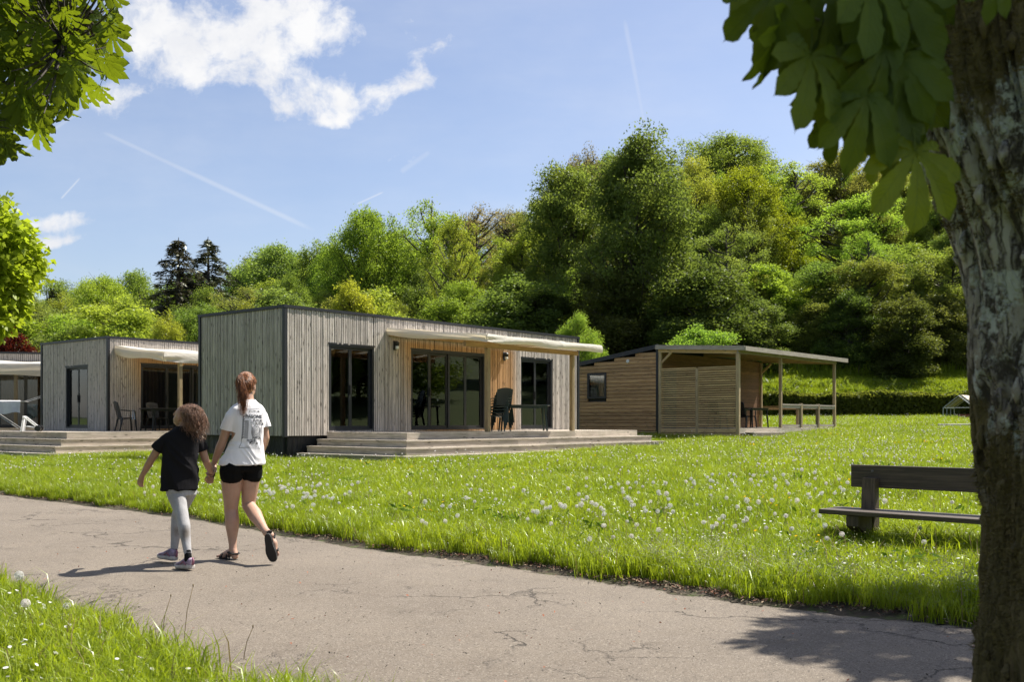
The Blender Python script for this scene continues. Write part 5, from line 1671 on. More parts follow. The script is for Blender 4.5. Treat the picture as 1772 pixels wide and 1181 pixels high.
# arms
Ls, Le, Lw = pw(403, 710, -.10), pw(386, 762, -.05), pw(370, 803, .0)
b.limb([(Ls - UP * .03 + RT * .015, .032), (Ls.lerp(Le, .45), .043), (Ls.lerp(Le, .5), .044), (Le, .037), (Le.lerp(Lw, .3), .039), (Le.lerp(Lw, .7), .030), (Lw, .0235)])
Rs, Re, Rw = pw(450, 709, .10), pw(459, 758, .14), pw(449, 792, .34)
b.limb([(Rs - UP * .03 - RT * .015, .032), (Rs.lerp(Re, .45), .043), (Rs.lerp(Re, .5), .044), (Re, .037), (Re.lerp(Rw, .3), .039), (Re.lerp(Rw, .7), .030), (Rw, .0235)])
hand(b, Rw, (Rw - Re).normalized() + FW * .3 - UP * .2, -RT, 1, .95, .55)
hdl = (Vector(pw(364, 824, -.03)) - Vector(Lw)).normalized()
hand(b, Lw, hdl, -RT * .7 - FW * .7, -1, .95, .45)
# legs
hl, kl, al = pw(401, 812, -.05), pw(400, 880, .04), pw(403, 951, .0)
b.limb([(hl + UP * .02, .070), (hl.lerp(kl, .06), .086), (hl.lerp(kl, .25), .089), (hl.lerp(kl, .55), .080), (hl.lerp(kl, .85), .064), (kl, .060), (kl.lerp(al, .12), .058), (kl.lerp(al, .30) - FW * .014, .062), (kl.lerp(al, .48) - FW * .010, .056), (kl.lerp(al, .72), .040), (kl.lerp(al, .9), .033), (al, .034)], 18)
hr_, kr_, ar = pw(434.5, 812, .06), pw(430, 875, .10), pw(461, 922, -.27)
b.limb([(hr_ + UP * .02, .068), (hr_.lerp(kr_, .06), .082), (hr_.lerp(kr_, .25), .085), (hr_.lerp(kr_, .55), .074), (hr_.lerp(kr_, .85), .061), (kr_, .057), (kr_.lerp(ar, .12), .057), (kr_.lerp(ar, .30) + Vector((.008, 0, -.010)), .061), (kr_.lerp(ar, .50), .053), (kr_.lerp(ar, .75), .038), (kr_.lerp(ar, .9), .032), (ar, .033)], 18)
# feet
fd = Vector((-.80, .60, 0)).normalized(); fs = Vector((.60, .80, 0))
heel = pw(406.5, 966, -.02); heel.z = .045
b.limb([(al, .034), (heel + UP * .0, .031)]); b.limb([(al - UP * .02, .033), (heel + fd * .075 + UP * .020, .036), (heel + fd * .150 - UP * .006, .030)], 12)
b.ell(heel + fd * .145 - UP * .008, fd * .05, fs * .043, UP * .022, 12, 8)
for i in range(5):
    b.limb([(heel + fd * .165 + fs * (.034 - i * .017) - UP * .012, .012), (heel + fd * (.205 - .006 * abs(i - 3.2) ** 1.4) + fs * (.034 - i * .016) - UP * .016, .0095 + (.003 if i == 4 else 0))], 8)
# raised foot: sole turned to the viewer, toes down
rd = Vector((.035, .06, -.23)).normalized(); rn = Vector((-.15, -.95, -.26)); rn = (rn - rd * rn.dot(rd)).normalized(); rs = rd.cross(rn)
rh = pw(467, 928, -.33)
b.limb([(ar, .034), (rh - rn * .012, .032)], 12); b.limb([(ar - rn * .005, .033), (rh + rd * .08 - rn * .030, .036), (rh + rd * .155 - rn * .010, .028)], 12)
b.ell(rh + rd * .15 - rn * .010, rd * .05, rs * .042, rn * .022, 12, 8)
for i in range(5):
    b.limb([(rh + rd * .165 + rs * (-.034 + i * .017) - rn * .006, .012), (rh + rd * (.20 - .005 * abs(i - 3.2) ** 1.4) + rs * (-.034 + i * .016) - rn * .004, .010)], 8)
body = solid(b, 'body', MAT_SKIN, None, .0052, 3); under(body, woman)

def wrinkle(scale, amp, ax, seedv):
    ax = Vector(ax)
    def f(co):
        q = Vector((co.x * scale, co.y * scale, co.z * scale)) + Vector(seedv)
        q = q - ax * q.dot(ax) * .8
        n = mnoise.noise(q + Vector((mnoise.noise(q * .5) * .8,) * 3))
        return amp * (1 - abs(n) * 2.2)
    return f
# T-shirt
b = MB()
b.loft([ring(pw(430, 692, .01), .058, .056), ring(pw(429.5, 696, .005), .076, .064), ring(pw(428.5, 702, .0), .125, .078), ring(pw(427.5, 709, .0), .158, .092), ring(pw(427.5, 717, .0), .163, .102), ring(pw(428, 728, .0), .156, .108), ring(pw(428, 745, .0), .146, .110), ring(pw(426.5, 765, .0), .142, .108),
        ring(pw(422.5, 785, .0), .168, .122), ring(pw(419.5, 797, .0), .192, .132), ring(pw(419, 804.5, .0), .198, .136)], 32)
b.limb([(pw(408, 712, -.075), .050), (pw(400, 722, -.085), .054), (pw(392, 744, -.07), .058), (pw(390.6, 749, -.067), .058)], 16)
b.limb([(pw(445, 711, .075), .049), (pw(453, 721, .095), .052), (pw(459, 739, .115), .053), (pw(460, 744, .118), .053)], 16)
wr = wrinkle(16, .0055, Vector((.55, .3, -.8)).normalized(), (3, 1, 7))
shirt = solid(b, 'shirt', MAT_WSHIRT, None, .0062, 4, .5, lambda co: wr(co) * (.35 + 1.0 * float(smoothstep(1.12, .92, np.array(co.z)))) - .001)
hem(shirt, pw(392, 744, -.07), pw(389, 756, -.065) - pw(395, 733, -.075), .105); hem(shirt, pw(459, 739, .115), pw(461, 750, .12) - pw(457, 728, .11), .1)
under(shirt, woman)
# shorts
b = MB()
b.loft([ring(pw(419.5, 794, .0), .130, .085), ring(pw(418.5, 803, .0), .160, .102), ring(pw(418, 812, .0), .170, .112), ring(pw(418, 816, .0), .160, .100)], 26)
b.limb([(hl + UP * .02, .098), (pw(400.5, 816, -.045), .1020), (pw(400.5, 821.5, -.045), .0985)], 18); b.limb([(hr_ + UP * .02, .096), (pw(434.5, 816, .065), .098), (pw(434.5, 821.5, .065), .0945)], 18)
b.ell(pw(404, 808, -.085), RT * .085, FW * .078, UP * .080); b.ell(pw(433.5, 808, .02), RT * .085, FW * .078, UP * .080)
under(solid(b, 'shorts', MAT_BSHORT, None, .006, 3, .5, wrinkle(20, .002, (0, 0, 1), (1, 5, 2))), woman)
# sandals
def plate(mb, c, d, s, n, L, wheel, wball, th):
    """sole outline extruded; c = heel centre on the upper side"""
    top = []; N = 26
    for k in range(N):
        t = 2 * PI * k / N; x = -math.cos(t); y = math.sin(t)
        xx = (x + 1) / 2
        w = (wheel + (wball - wheel) * float(smoothstep(.2, .72, np.array(xx)))) * (1 - .16 * math.exp(-((xx - .42) / .16) ** 2))
        yy = math.copysign(abs(y) ** .62, y) * w
        top.append(c + d * (xx * L - .02) + s * (yy + .006 * math.sin(xx * PI)))
    mb.add(top + [p + n * th for p in top], [tuple(range(N)), tuple(range(N, 2 * N))[::-1]] + [(k, k + N, (k + 1) % N + N, (k + 1) % N) for k in range(N)])
def strap(mb, pts, w, t=.004):
    pts = [Vector(p) for p in pts]
    for p, q in zip(pts[:-1], pts[1:]):
        mb.limb([(p, t * 1.7), (q, t * 1.7)], 6) if w < .008 else mb.bar(p, q, t, w)
def arch(c, s, n, w, h, d, k=8):
    return [c + s * (-w * math.cos(PI * i / k)) + n * (h * math.sin(PI * i / k)) + d * 0 for i in range(k + 1)]
sA = empty('sandal', heel); under(sA, woman)
def sub(o, par):                    # built in world coordinates
    o.parent = par; o.matrix_parent_inverse = (Matrix.Translation(-par.location)); CH.setdefault(par.name, []).append(o); return o
m = MB(); plate(m, heel - UP * .034 - fd * .008, fd, fs, UP * -1, .250, .036, .047, .024)
under(m.build('sandal_sole', MAT_SOLE), woman)
m = MB()
m.tube(arch(heel + fd * .130 - UP * .030, fs, UP, .048, .052, fd), .0075, 6); m.tube(arch(heel + fd * .150 - UP * .030, fs, UP, .047, .046, fd), .0065, 6)
m.tube([heel + fd * .06 + fs * .044 - UP * .034, heel + fd * .085 + fs * .02 + UP * .04, heel + fd * .05 + UP * .052, heel + fd * .085 - fs * .02 + UP * .04, heel + fd * .06 - fs * .044 - UP * .034], .0075, 6)
m.tube([heel + fd * .05 - fs * .036 + UP * .03, heel - fd * .01 - fs * .035 + UP * .02, heel - fd * .036 + UP * .02, heel - fd * .01 + fs * .035 + UP * .02, heel + fd * .05 + fs * .036 + UP * .03], .0085, 6)
m.tube([heel + fd * .02 - fs * .042 - UP * .034, heel + fd * .035 - fs * .038 + UP * .03, heel + fd * .045 + UP * .052], .0065, 6)
under(m.build('sandal_straps', MAT_STRAP), woman)
bpy.data.objects.remove(sA)
m = MB(); plate(m, rh + rn * .018 - rd * .012, rd, rs, rn, .250, .036, .047, .024)
under(m.build('sandal_sole', MAT_SOLE), woman)
m = MB()
m.tube([rh + rd * .13 + rs * .048 + rn * .016, rh + rd * .13 + rs * .03 - rn * .03, rh + rd * .13 - rn * .038, rh + rd * .13 - rs * .03 - rn * .03, rh + rd * .13 - rs * .048 + rn * .016], .0075, 6)
m.tube([rh + rd * .02 + rs * .040 + rn * .014, rh + rd * .0 + rs * .034 - rn * .03, rh - rd * .018 - rn * .028 + rs * .0, rh + rd * .0 - rs * .034 - rn * .03, rh + rd * .02 - rs * .040 + rn * .014], .008, 6)
m.tube([rh - rd * .030 + rn * .004 + rs * .02, rh - rd * .036 - rn * .010, rh - rd * .030 + rn * .004 - rs * .02], .012, 6)
under(m.build('sandal_straps', MAT_STRAP), woman)
# hair
R = np.random.default_rng(3)
b = MB()
b.ell(hc + UP * .020 - hf * .012, hr * .080, hf * .090, UP * .098, 24, 16); b.ell(hc - hf * .038 - UP * .03, hr * .066, hf * .058, UP * .075, 20, 14)
under(solid(b, 'hair_cap', MAT_HAIR, None, .006, 3), woman)
tie = hc - hf * .104 + UP * .058 - hr * .0
def on_cap(az, el):
    """point on the head surface: az 0 = back"""
    d = (-hf * math.cos(az) + hr * math.sin(az)) * math.cos(el) + UP * math.sin(el)
    return hc + UP * .014 - hf * .012 + Vector((0, 0, 0)) + hr * (d.dot(hr) * .0835) + hf * (d.dot(hf) * .0945) + UP * (d.z * .1015)
pp = []
dt = Vector((0, 0, 0))
for _ in range(620):
    az = R.uniform(-2.05, 2.05); el = R.uniform(-.65, 1.45) if abs(az) < 1.5 else R.uniform(-.05, 1.45)
    if abs(az) < 1.1: el = max(el, -.62 + .0 * az)
    s = on_cap(az, el); P = []
    for t in np.linspace(0, 1, 9):
        q = s.lerp(tie, t); d = q - (hc + UP * .012 - hf * .012)
        rr = Vector((d.dot(hr) / .0845, d.dot(hf) / .0955, d.z / .1025)).length
        f = max(1, 1.015 / rr) if t < .93 else 1
        q = hc + UP * .012 - hf * .012 + d * f + Vector(tuple(R.normal(0, .0012, 3)))
        P.append(tuple(q))
    pp.append(P)
strands('hair_strands', pp, .0019, MAT_HAIR, woman)
pp = []
mid = pw(423, 684, -.16); end = pw(421.5, 717, -.135)
for _ in range(560):
    o0 = np.array(R.normal(0, .008, 3)); o1 = np.array(R.normal(0, 1, 3)) * [.027, .016, .012]; o2 = np.array(R.normal(0, 1, 3)) * [.011, .008, .022]
    ph = R.uniform(0, 6.28); L = R.uniform(.62, 1.0); amp = R.uniform(.002, .007); P = []
    for t in np.linspace(0, L, 14):
        a = np.array(tie) + o0; up = np.array(tie) + np.array([0, -.062, .018]) + o0 * 1.4; c1 = np.array(mid) + o1; e = np.array(end) + o2 + np.array([o1[0] * .55, 0, 0])
        q = (1 - t) ** 3 * a + 3 * (1 - t) ** 2 * t * up + 3 * (1 - t) * t * t * c1 * 1.0 + t ** 3 * e
        q = q + np.array([math.sin(ph + t * 9), math.cos(ph + t * 7) * .5, 0]) * amp * t
        P.append(tuple(q))
    pp.append(P)
strands('ponytail', pp, .0021, MAT_HAIR, woman)
pp = []
for _ in range(46):                                         # loose hairs
    az = R.choice([-1, 1]) * R.uniform(.6, 2.2); el = R.uniform(-.6, 1.2); s = on_cap(az, el); o = (s - hc).normalized(); P = []
    L = R.uniform(.02, .065); dr = Vector(tuple(R.normal(0, 1, 3)))
    for t in np.linspace(0, 1, 7): P.append(tuple(s + o * L * .45 * t + (dr * .3 - UP * .9) * L * t * t))
    pp.append(P)
strands('loose_hairs', pp, .0009, MAT_HAIR, woman)
m = MB(); m.tube([tie + (hr * math.cos(a) + UP * math.sin(a)) * .020 - hf * .004 for a in np.linspace(0, 2 * PI, 14)], .006, 6); under(m.build('hair_tie', MAT_STRAP, smooth=True), woman)

# print on the back of the shirt, laid on the cloth
bm_ = bmesh.new(); bm_.from_mesh(shirt.data); bvh = BVHTree.FromBMesh(bm_)
pcen = pw(430.3, 743, 0.0)
def on_back(x, z, lift=.0016):
    sk_ = Vector((.12, 0, 0))                               # the print hangs slightly askew with the cloth
    p = pcen + RT * (x + z * .055) + UP * (z - .02 * x)
    h = bvh.ray_cast(p - FW * .5, FW)
    return (h[0] - FW * lift) if h[0] is not None else (p - FW * .11)
pm = MB()
def pline(x0, z0, x1, z1, w=.0028):
    n = max(2, int(math.hypot(x1 - x0, z1 - z0) / .012) + 1); L = math.hypot(x1 - x0, z1 - z0); nx, nz2 = -(z1 - z0) / L * w / 2, (x1 - x0) / L * w / 2
    A = [on_back(x0 + (x1 - x0) * i / n + nx, z0 + (z1 - z0) * i / n + nz2) for i in range(n + 1)]; B = [on_back(x0 + (x1 - x0) * i / n - nx, z0 + (z1 - z0) * i / n - nz2) for i in range(n + 1)]
    pm.add(A + B, [(i, i + 1, n + 2 + i, n + 1 + i) for i in range(n)])
def pcurve(pts, w=.0024):
    for a, b2 in zip(pts[:-1], pts[1:]): pline(a[0], a[1], b2[0], b2[1], w)
def ptext(s, x, z, size, bold=0.0, sx=1.0):
    cu = bpy.data.curves.new('t', 'FONT'); cu.body = s; cu.size = size; cu.offset = bold; cu.resolution_u = 2
    to = bpy.data.objects.new('t', cu); SIDE.collection.objects.link(to)
    me = bpy.data.meshes.new_from_object(to.evaluated_get(side_graph()))
    pm.add([on_back(x + v.co.x * sx, z + v.co.y, .0019) for v in me.vertices], [tuple(p.vertices) for p in me.polygons])
    bpy.data.objects.remove(to); bpy.data.curves.remove(cu); bpy.data.meshes.remove(me)
pcurve([(-.108, .165), (.108, .178), (.104, .135), (.088, .13), (.088, -.135), (.098, -.165), (-.105, -.160), (-.085, -.120), (-.085, .118), (-.108, .122), (-.108, .165)], .0026)
ptext('FUTUR', -.035, .142, .026, 0, 1.25)
ptext('PASONS', -.066, .094, .040, .0012, 1.0)
for k, (x, z, sz) in enumerate(((.0, .062, .030), (.022, .035, .030), (.002, -.085, .028), (-.045, -.108, .028), (-.02, -.131, .028))): ptext('FUTUR', x, z, sz, .0006, .92)
for r_ in range(9):
    for c_ in range(2):
        cx_, cz2 = -.060 + c_ * .0165, .066 - r_ * .0175; pcurve([(cx_ + .0065 * math.cos(a), cz2 + .0065 * math.sin(a)) for a in np.linspace(0, 2 * PI, 9)], .0032)
for q in range(9): pline(-.083, .095 - q * .022, -.072, .112 - q * .022, .0075)
for q in range(4):
    rx_, rz3 = .012 + q * .0095, .016 + q * .0125
    pcurve([(.032 + rx_ * math.cos(a), -.022 + rz3 * math.sin(a)) for a in np.linspace(q * .6, q * .6 + 5.6, 18)], .0034)
for q in range(8): pline(-.022 + q * .003, .055 - q * .016, -.004 + q * .002, .046 - q * .016, .003)
pline(-.02, -.118, .006, -.102, .010)
for q in range(7): pline(.068, -.06 + q * .011, .083, -.056 + q * .011, .0032)
ptext('PASONS FUTUR', -.06, -.153, .012, 0, 1.3)
under(pm.build('shirt_print', MAT_PRINT), woman)
bm_.free()

# =============================== the child
YC = 8.2
def pc(u, v, dy=0.0): return W(u, v, YC + dy)
child = empty('person', (pc(315, 988).x, YC, 0.012), 0, 'smaller curly haired walker in a black T-shirt and grey leggings, looking up to the left', 'person')
b = MB()
ch_ = pc(319.5, 721, .03); hcn = pc(328, 721, .0)
cf = Vector((-.86, .28, .40)).normalized(); cr = cf.cross(UP).normalized(); cu_ = cr.cross(cf).normalized()
b.ell(ch_ + cu_ * .010, cr * .068, cf * .084, cu_ * .086); b.ell(ch_ + cf * .028 - cu_ * .040, cr * .052, cf * .056, cu_ * .062)
b.ell(ch_ + cf * .055 - cu_ * .078, cr * .024, cf * .024, cu_ * .018, 10, 8)
b.limb([(ch_ + cf * .078 + cu_ * .004, .009), (ch_ + cf * .098 - cu_ * .026, .012)], 10)
b.ell(ch_ + cf * .078 - cu_ * .054, cr * .022, cf * .012, cu_ * .011, 10, 8)
for s in (-1, 1):
    b.ell(ch_ + cr * s * .068 - cu_ * .02, cr * .008, cf * .016, cu_ * .027, 10, 8); b.ell(ch_ + cf * .075 + cr * s * .028 + cu_ * .006, cr * .013, cf * .008, cu_ * .008, 8, 6)
b.limb([(pc(317, 748, .0), .048), (pc(320, 738, .01), .043), (ch_ - cu_ * .04, .044)])
b.loft([ring(pc(316, 750, .0), .10, .06), ring(pc(313, 775, .0), .108, .075), ring(pc(312, 810, .0), .10, .075), ring(pc(313, 845, .0), .095, .065)], 18)
cLs, cLe, cLw = pc(287, 757, -.05), pc(262, 796, -.03), pc(246, 824, .05)
b.limb([(cLs - UP * .012 + RT * .01, .034), (cLs.lerp(cLe, .5), .036), (cLe, .030), (cLe.lerp(cLw, .3), .031), (cLw, .0205)])
hand(b, cLw, Vector((-.35, .25, -.9)), RT * .7 + FW * .5, -1, .80, .30)
cRs, cRe, cRw = pc(343, 756, .09), pc(356, 798, .12), pc(366.5, 821, .36)
b.limb([(cRs - UP * .012 - RT * .01, .034), (cRs.lerp(cRe, .5), .036), (cRe, .030), (cRe.lerp(cRw, .3), .031), (cRw, .0205)])
hand(b, cRw, Vector((-.30, .10, -.95)), RT * .4 + FW * .9, -1, .82, .75)
b.limb([(pc(308, 846, -.02), .045), (pc(316, 897, -.13), .026), (pc(325, 958, -.24), .020)]); b.limb([(pc(322, 846, .05), .045), (pc(307, 895, .20), .026), (pc(301.5, 950, .20), .020)])
under(solid(b, 'body', MAT_SKINC, None, .0052, 3), child)
# T-shirt
b = MB()
b.loft([ring(pc(318, 738, .0), .056, .050), ring(pc(317, 741, .0), .074, .058), ring(pc(315.5, 747, .0), .112, .070), ring(pc(313.5, 755, .0), .134, .082), ring(pc(313, 765, .0), .139, .090), ring(pc(312.5, 780, .0), .140, .098), ring(pc(312, 805, .0), .141, .102), ring(pc(312, 828, .0), .146, .108), ring(pc(311.5, 848, .0), .152, .112)], 30)
b.limb([(pc(292, 757, -.045), .042), (pc(283, 765, -.05), .047), (pc(271.5, 777, -.045), .052), (pc(268.5, 780.5, -.043), .052)], 16)
b.limb([(pc(338, 757, .075), .042), (pc(345, 767, .09), .045), (pc(350.5, 781, .11), .048), (pc(352, 785.5, .112), .048)], 16)
wr2 = wrinkle(11, .011, Vector((.52, .25, -.82)).normalized(), (2, 8, 4))
cs = solid(b, 'shirt', MAT_BSHIRT, None, .006, 3, .5, lambda co: wr2(co) * (.3 + .9 * float(smoothstep(1.12, .95, np.array(co.z)))) - .003)
hem(cs, pc(271.5, 777, -.045), pc(264, 786, -.04) - pc(276, 772, -.05), .095); hem(cs, pc(350.5, 781, .11), pc(354, 791, .115) - pc(347, 771, .1), .09)
under(cs, child)
# leggings with the worn dark spots on the calves
def legging_mat():
    m, nt = new_mat('grey_leggings')
    pos = nd(nt, 'ShaderNodeNewGeometry').outputs['Position']
    c = MIX(nt, NOISE(nt, pos, 60, 4), (.29, .285, .29), (.42, .415, .42))
    for (u, v_, dy, r, k) in ((321, 924, -.215, .048, .8), (304, 922, .13, .045, .55), (318, 936, -.22, .03, .3), (303, 862, -.1, .07, .2)):
        p = pc(u, v_, dy)
        dd = VM(nt, 'DISTANCE', VM(nt, 'MULTIPLY', pos, (1, .6, .7)), (p.x, p.y * .6, p.z * .7))
        f = SS(nt, M(nt, 'ADD', dd, M(nt, 'MULTIPLY', NOISE(nt, pos, 40, 3), .012)), r * 1.25, r * .35, 0, k)
        c = MIX(nt, f, c, (.10, .075, .05))
    finish(nt, PBR(nt, c, .85, NOISE(nt, pos, 500, 2), .0006, .4, **{'Sheen Weight': .15}))
    return m
b = MB()
b.loft([ring(pc(313, 838, .0), .115, .085), ring(pc(313.5, 850, .0), .122, .095), ring(pc(314, 858, .0), .115, .09)], 22)
b.ell(pc(305, 848, -.05), RT * .07, FW * .062, UP * .075); b.ell(pc(323, 848, .02), RT * .07, FW * .062, UP * .075)
n1, n2, n3 = pc(304, 850, -.02), pc(316, 897, -.13), pc(325, 958, -.24)
b.limb([(n1, .076), (n1.lerp(n2, .3), .069), (n1.lerp(n2, .7), .056), (n2, .049), (n2.lerp(n3, .25) - FW * .008, .049), (n2.lerp(n3, .45), .044), (n2.lerp(n3, .75), .034), (n3, .029)], 18)
f1, f2, f3 = pc(325, 850, .055), pc(307, 895, .20), pc(301.5, 950, .20)
b.limb([(f1, .076), (f1.lerp(f2, .3), .069), (f1.lerp(f2, .7), .056), (f2, .049), (f2.lerp(f3, .25) - FW * .008, .049), (f2.lerp(f3, .45), .044), (f2.lerp(f3, .75), .034), (f3, .029)], 18)
under(solid(b, 'leggings', legging_mat(), None, .0052, 3, .5, wrinkle(26, .0018, (0, 0, 1), (4, 2, 2))), child)
for p, q in ((n3, .9), (f3, .9)): pass
m = MB(); m.limb([(n3 + UP * .012, .027), (pc(325.5, 969, -.25), .030)], 14); under(m.build('sock', MAT_SOCK, smooth=True), child)
m = MB(); m.limb([(f3 + UP * .012, .027), (pc(300.5, 962, .19), .030)], 14); under(m.build('sock', MAT_SOCK, smooth=True), child)
# trainers
MAT_TRAIN = simple('lilac_mesh', (.27, .21, .28), .8, .35, 30.0); MAT_TSOLE = simple('worn_white_sole', (.52, .48, .44), .7, .15, 20.0); MAT_PINK = flat('pink_trim', (.30, .12, .17), .6)
def trainer(hp, d, tilt):
    """hp: under the heel; d: horizontal toe direction; tilt: heel raised"""
    d = Vector(d).normalized(); d3 = (d * math.cos(tilt) - UP * math.sin(tilt)).normalized(); s = d3.cross(UP).normalized(); n = s.cross(d3).normalized()
    b = MB(); L = .205
    prof = [(-.01, .026, .018), (.03, .033, .026), (.08, .033, .024), (.13, .038, .020), (.175, .036, .018), (.202, .022, .016)]
    b.loft([(hp + d3 * x + n * (h + (.012 if x > .19 else 0) + .006 * (x < .0)), s * w, n * h, .7) for x, w, h in prof], 18)
    so = under(solid(b, 'trainer_sole', MAT_TSOLE, None, .005, 2), child)
    b = MB()
    prof = [(-.004, .024, .030, .058), (.02, .030, .038, .062), (.055, .032, .042, .062), (.09, .032, .034, .052), (.13, .034, .024, .042), (.17, .032, .018, .036), (.193, .020, .013, .034)]
    b.loft([(hp + d3 * x + n * z, s * w, n * h, .85) for x, w, h, z in prof], 18)
    under(solid(b, 'trainer_upper', MAT_TRAIN, None, .005, 2), child)
    m = MB(); m.tube([hp - d3 * .014 + n * .04, hp - d3 * .020 + n * .075, hp - d3 * .012 + n * .098], [.010, .009, .006], 8)
    under(m.build('heel_tab', MAT_PINK, smooth=True), child)
    for sg in (-1, 1):
        m = MB(); m.tube([hp + d3 * .03 + s * .036 * sg + n * .04, hp + d3 * .06 + s * .036 * sg + n * .07, hp + d3 * .10 + s * .036 * sg + n * .045], .005, 6); under(m.build('trim_band', MAT_PINK, smooth=True), child)
h1 = pc(332, 984, -.27); h1.z = .022; trainer(h1, (-.80, .60, 0), .03)
h2 = pc(303, 976, .16); h2.z = .030; trainer(h2, (-.86, .50, 0), -.06)
# hair: curls
R = np.random.default_rng(9)
b = MB(); b.ell(hcn + cu_ * .020 - cf * .014, cr * .080, cf * .074, cu_ * .086, 20, 14); b.ell(hcn - cf * .045 - cu_ * .020 - UP * .015, cr * .080, cf * .064, cu_ * .075, 18, 12); b.ell(ch_ + cu_ * .032 - cf * .016, cr * .073, cf * .076, cu_ * .072, 18, 12)
under(solid(b, 'hair_cap', MAT_HAIRC, None, .006, 3, .5, lambda co: .006 * mnoise.noise(co * 45)), child)
pp = []
for _ in range(900):
    d = R.normal(0, 1, 3); d /= np.linalg.norm(d); d = Vector(tuple(d))
    if d.dot(cf) > .15 and d.dot(cu_) < .40: continue
    if d.dot(cu_) < -.75: continue
    s = hcn.lerp(ch_, max(0, d.dot(cf)) * .9) + cu_ * .016 - cf * .012 + cr * (d.dot(cr) * .082) + cf * (d.dot(cf) * .088) + cu_ * (d.dot(cu_) * .090)
    o = (s - hcn).normalized(); L = R.uniform(.05, .125); down = -UP * .9 - cf * .32 + o * .15; ph = R.uniform(0, 6.28); rad = R.uniform(.005, .011); tw = R.uniform(7, 15); P = []
    e1 = o.orthogonal().normalized(); e2 = o.cross(e1)
    for t in np.linspace(0, 1, 22):
        base = s + o * (.020 * math.sin(min(1, t * 1.6) * PI * .5)) + down * L * t ** 1.35
        P.append(tuple(base + (e1 * math.cos(ph + tw * t) + e2 * math.sin(ph + tw * t)) * rad * min(1, t * 4)))
    pp.append(P)
strands('curls', pp, .0017, MAT_HAIRC, child)
pp = []
for _ in range(260):
    d = R.normal(0, 1, 3); d /= np.linalg.norm(d); d = Vector(tuple(d))
    if d.dot(cf) > .45: continue
    s = hcn + d * .10; L = R.uniform(.02, .05); ph = R.uniform(0, 6.28); e1 = d.orthogonal().normalized(); e2 = d.cross(e1)
    pp.append([tuple(s + d * L * t - UP * L * .8 * t * t + (e1 * math.cos(ph + 6 * t) + e2 * math.sin(ph + 6 * t)) * .006 * t) for t in np.linspace(0, 1, 9)])
strands('flyaway_curls', pp, .0008, MAT_HAIRC, child)
m = MB(); wd_ = (Vector(cRw) - Vector(cRe)).normalized(); x_ = wd_.orthogonal().normalized(); y_ = wd_.cross(x_)
m.tube([cRw + wd_ * .004 + (x_ * math.cos(a) + y_ * math.sin(a)) * .025 for a in np.linspace(0, 2 * PI, 16)], .0055, 6)
under(m.build('bracelet', MAT_STRAP, smooth=True), child)

# ------------------------------------------------------------------ the bench
BE = math.atan2(-.69, .72)
bx_, by_ = 3.05, 9.0
MAT_BENCH = wood('dark_stained_wood', (.034, .025, .018), (.095, .070, .051), 0, .2, .6, grain=1.3)
MAT_BENCHLEG = wood('dark_stained_post', (.045, .032, .021), (.125, .092, .060), 2, .2, .7)
bench = empty('park_bench', (bx_, by_, G(bx_, by_)), BE, 'dark brown wooden bench standing in the long grass by the path', 'bench')
zb_ = -float(bench.location.z)
MB().cbox(0, 1.75, .0, .042, .612 + zb_, .812 + zb_, .005).build('backrest', MAT_BENCH, bench)
for k in range(2): MB().cbox(-.10, 1.85, -.42 + k * .20, -.235 + k * .20, .392 + zb_, .432 + zb_, .004).build('seat', MAT_BENCH, bench)
for x in (.20, 1.52):
    for zq in (.66, .76): MB().tube([(x, -.001, zq + zb_), (x, -.010, zq + zb_)], [.014, .010], 10).build('bolt', flat('bolt_steel', (.12, .11, .10), .5), bench)
    m = MB()
    m.add([(x - .06, -.13, -.3), (x + .06, -.13, -.3), (x + .06, .02, -.3), (x - .06, .02, -.3), (x - .06, -.10, .40 + zb_), (x + .06, -.10, .40 + zb_), (x + .06, -.003, .70 + zb_), (x - .06, -.003, .70 + zb_),
           (x - .06, -.075, .70 + zb_), (x + .06, -.075, .70 + zb_)],
          [(3, 2, 1, 0), (0, 1, 5, 4), (1, 2, 6, 9, 5), (2, 3, 7, 6), (3, 0, 4, 8, 7), (4, 5, 9, 8), (8, 9, 6, 7)])
    m.build('leg', MAT_BENCHLEG, bench)
    m = MB()
    m.add([(x - .055, -.40, .388 + zb_), (x + .055, -.40, .388 + zb_), (x + .055, -.134, .388 + zb_), (x - .055, -.134, .388 + zb_),
           (x - .055, -.40, .30 + zb_), (x + .055, -.40, .30 + zb_), (x + .055, -.134, .17 + zb_), (x - .055, -.134, .17 + zb_)],
          [(0, 1, 2, 3), (7, 6, 5, 4), (0, 4, 5, 1), (1, 5, 6, 2), (2, 6, 7, 3), (3, 7, 4, 0)])
    m.build('seat_bracket', MAT_BENCHLEG, bench)

# ------------------------------------------------------------------ plastic garden furniture
def plastic(name, col):
    return flat(name, col, .38)
MAT_GPL = plastic('dark_green_plastic', (.012, .026, .021))
MAT_BPL = plastic('charcoal_plastic', (.014, .015, .016))

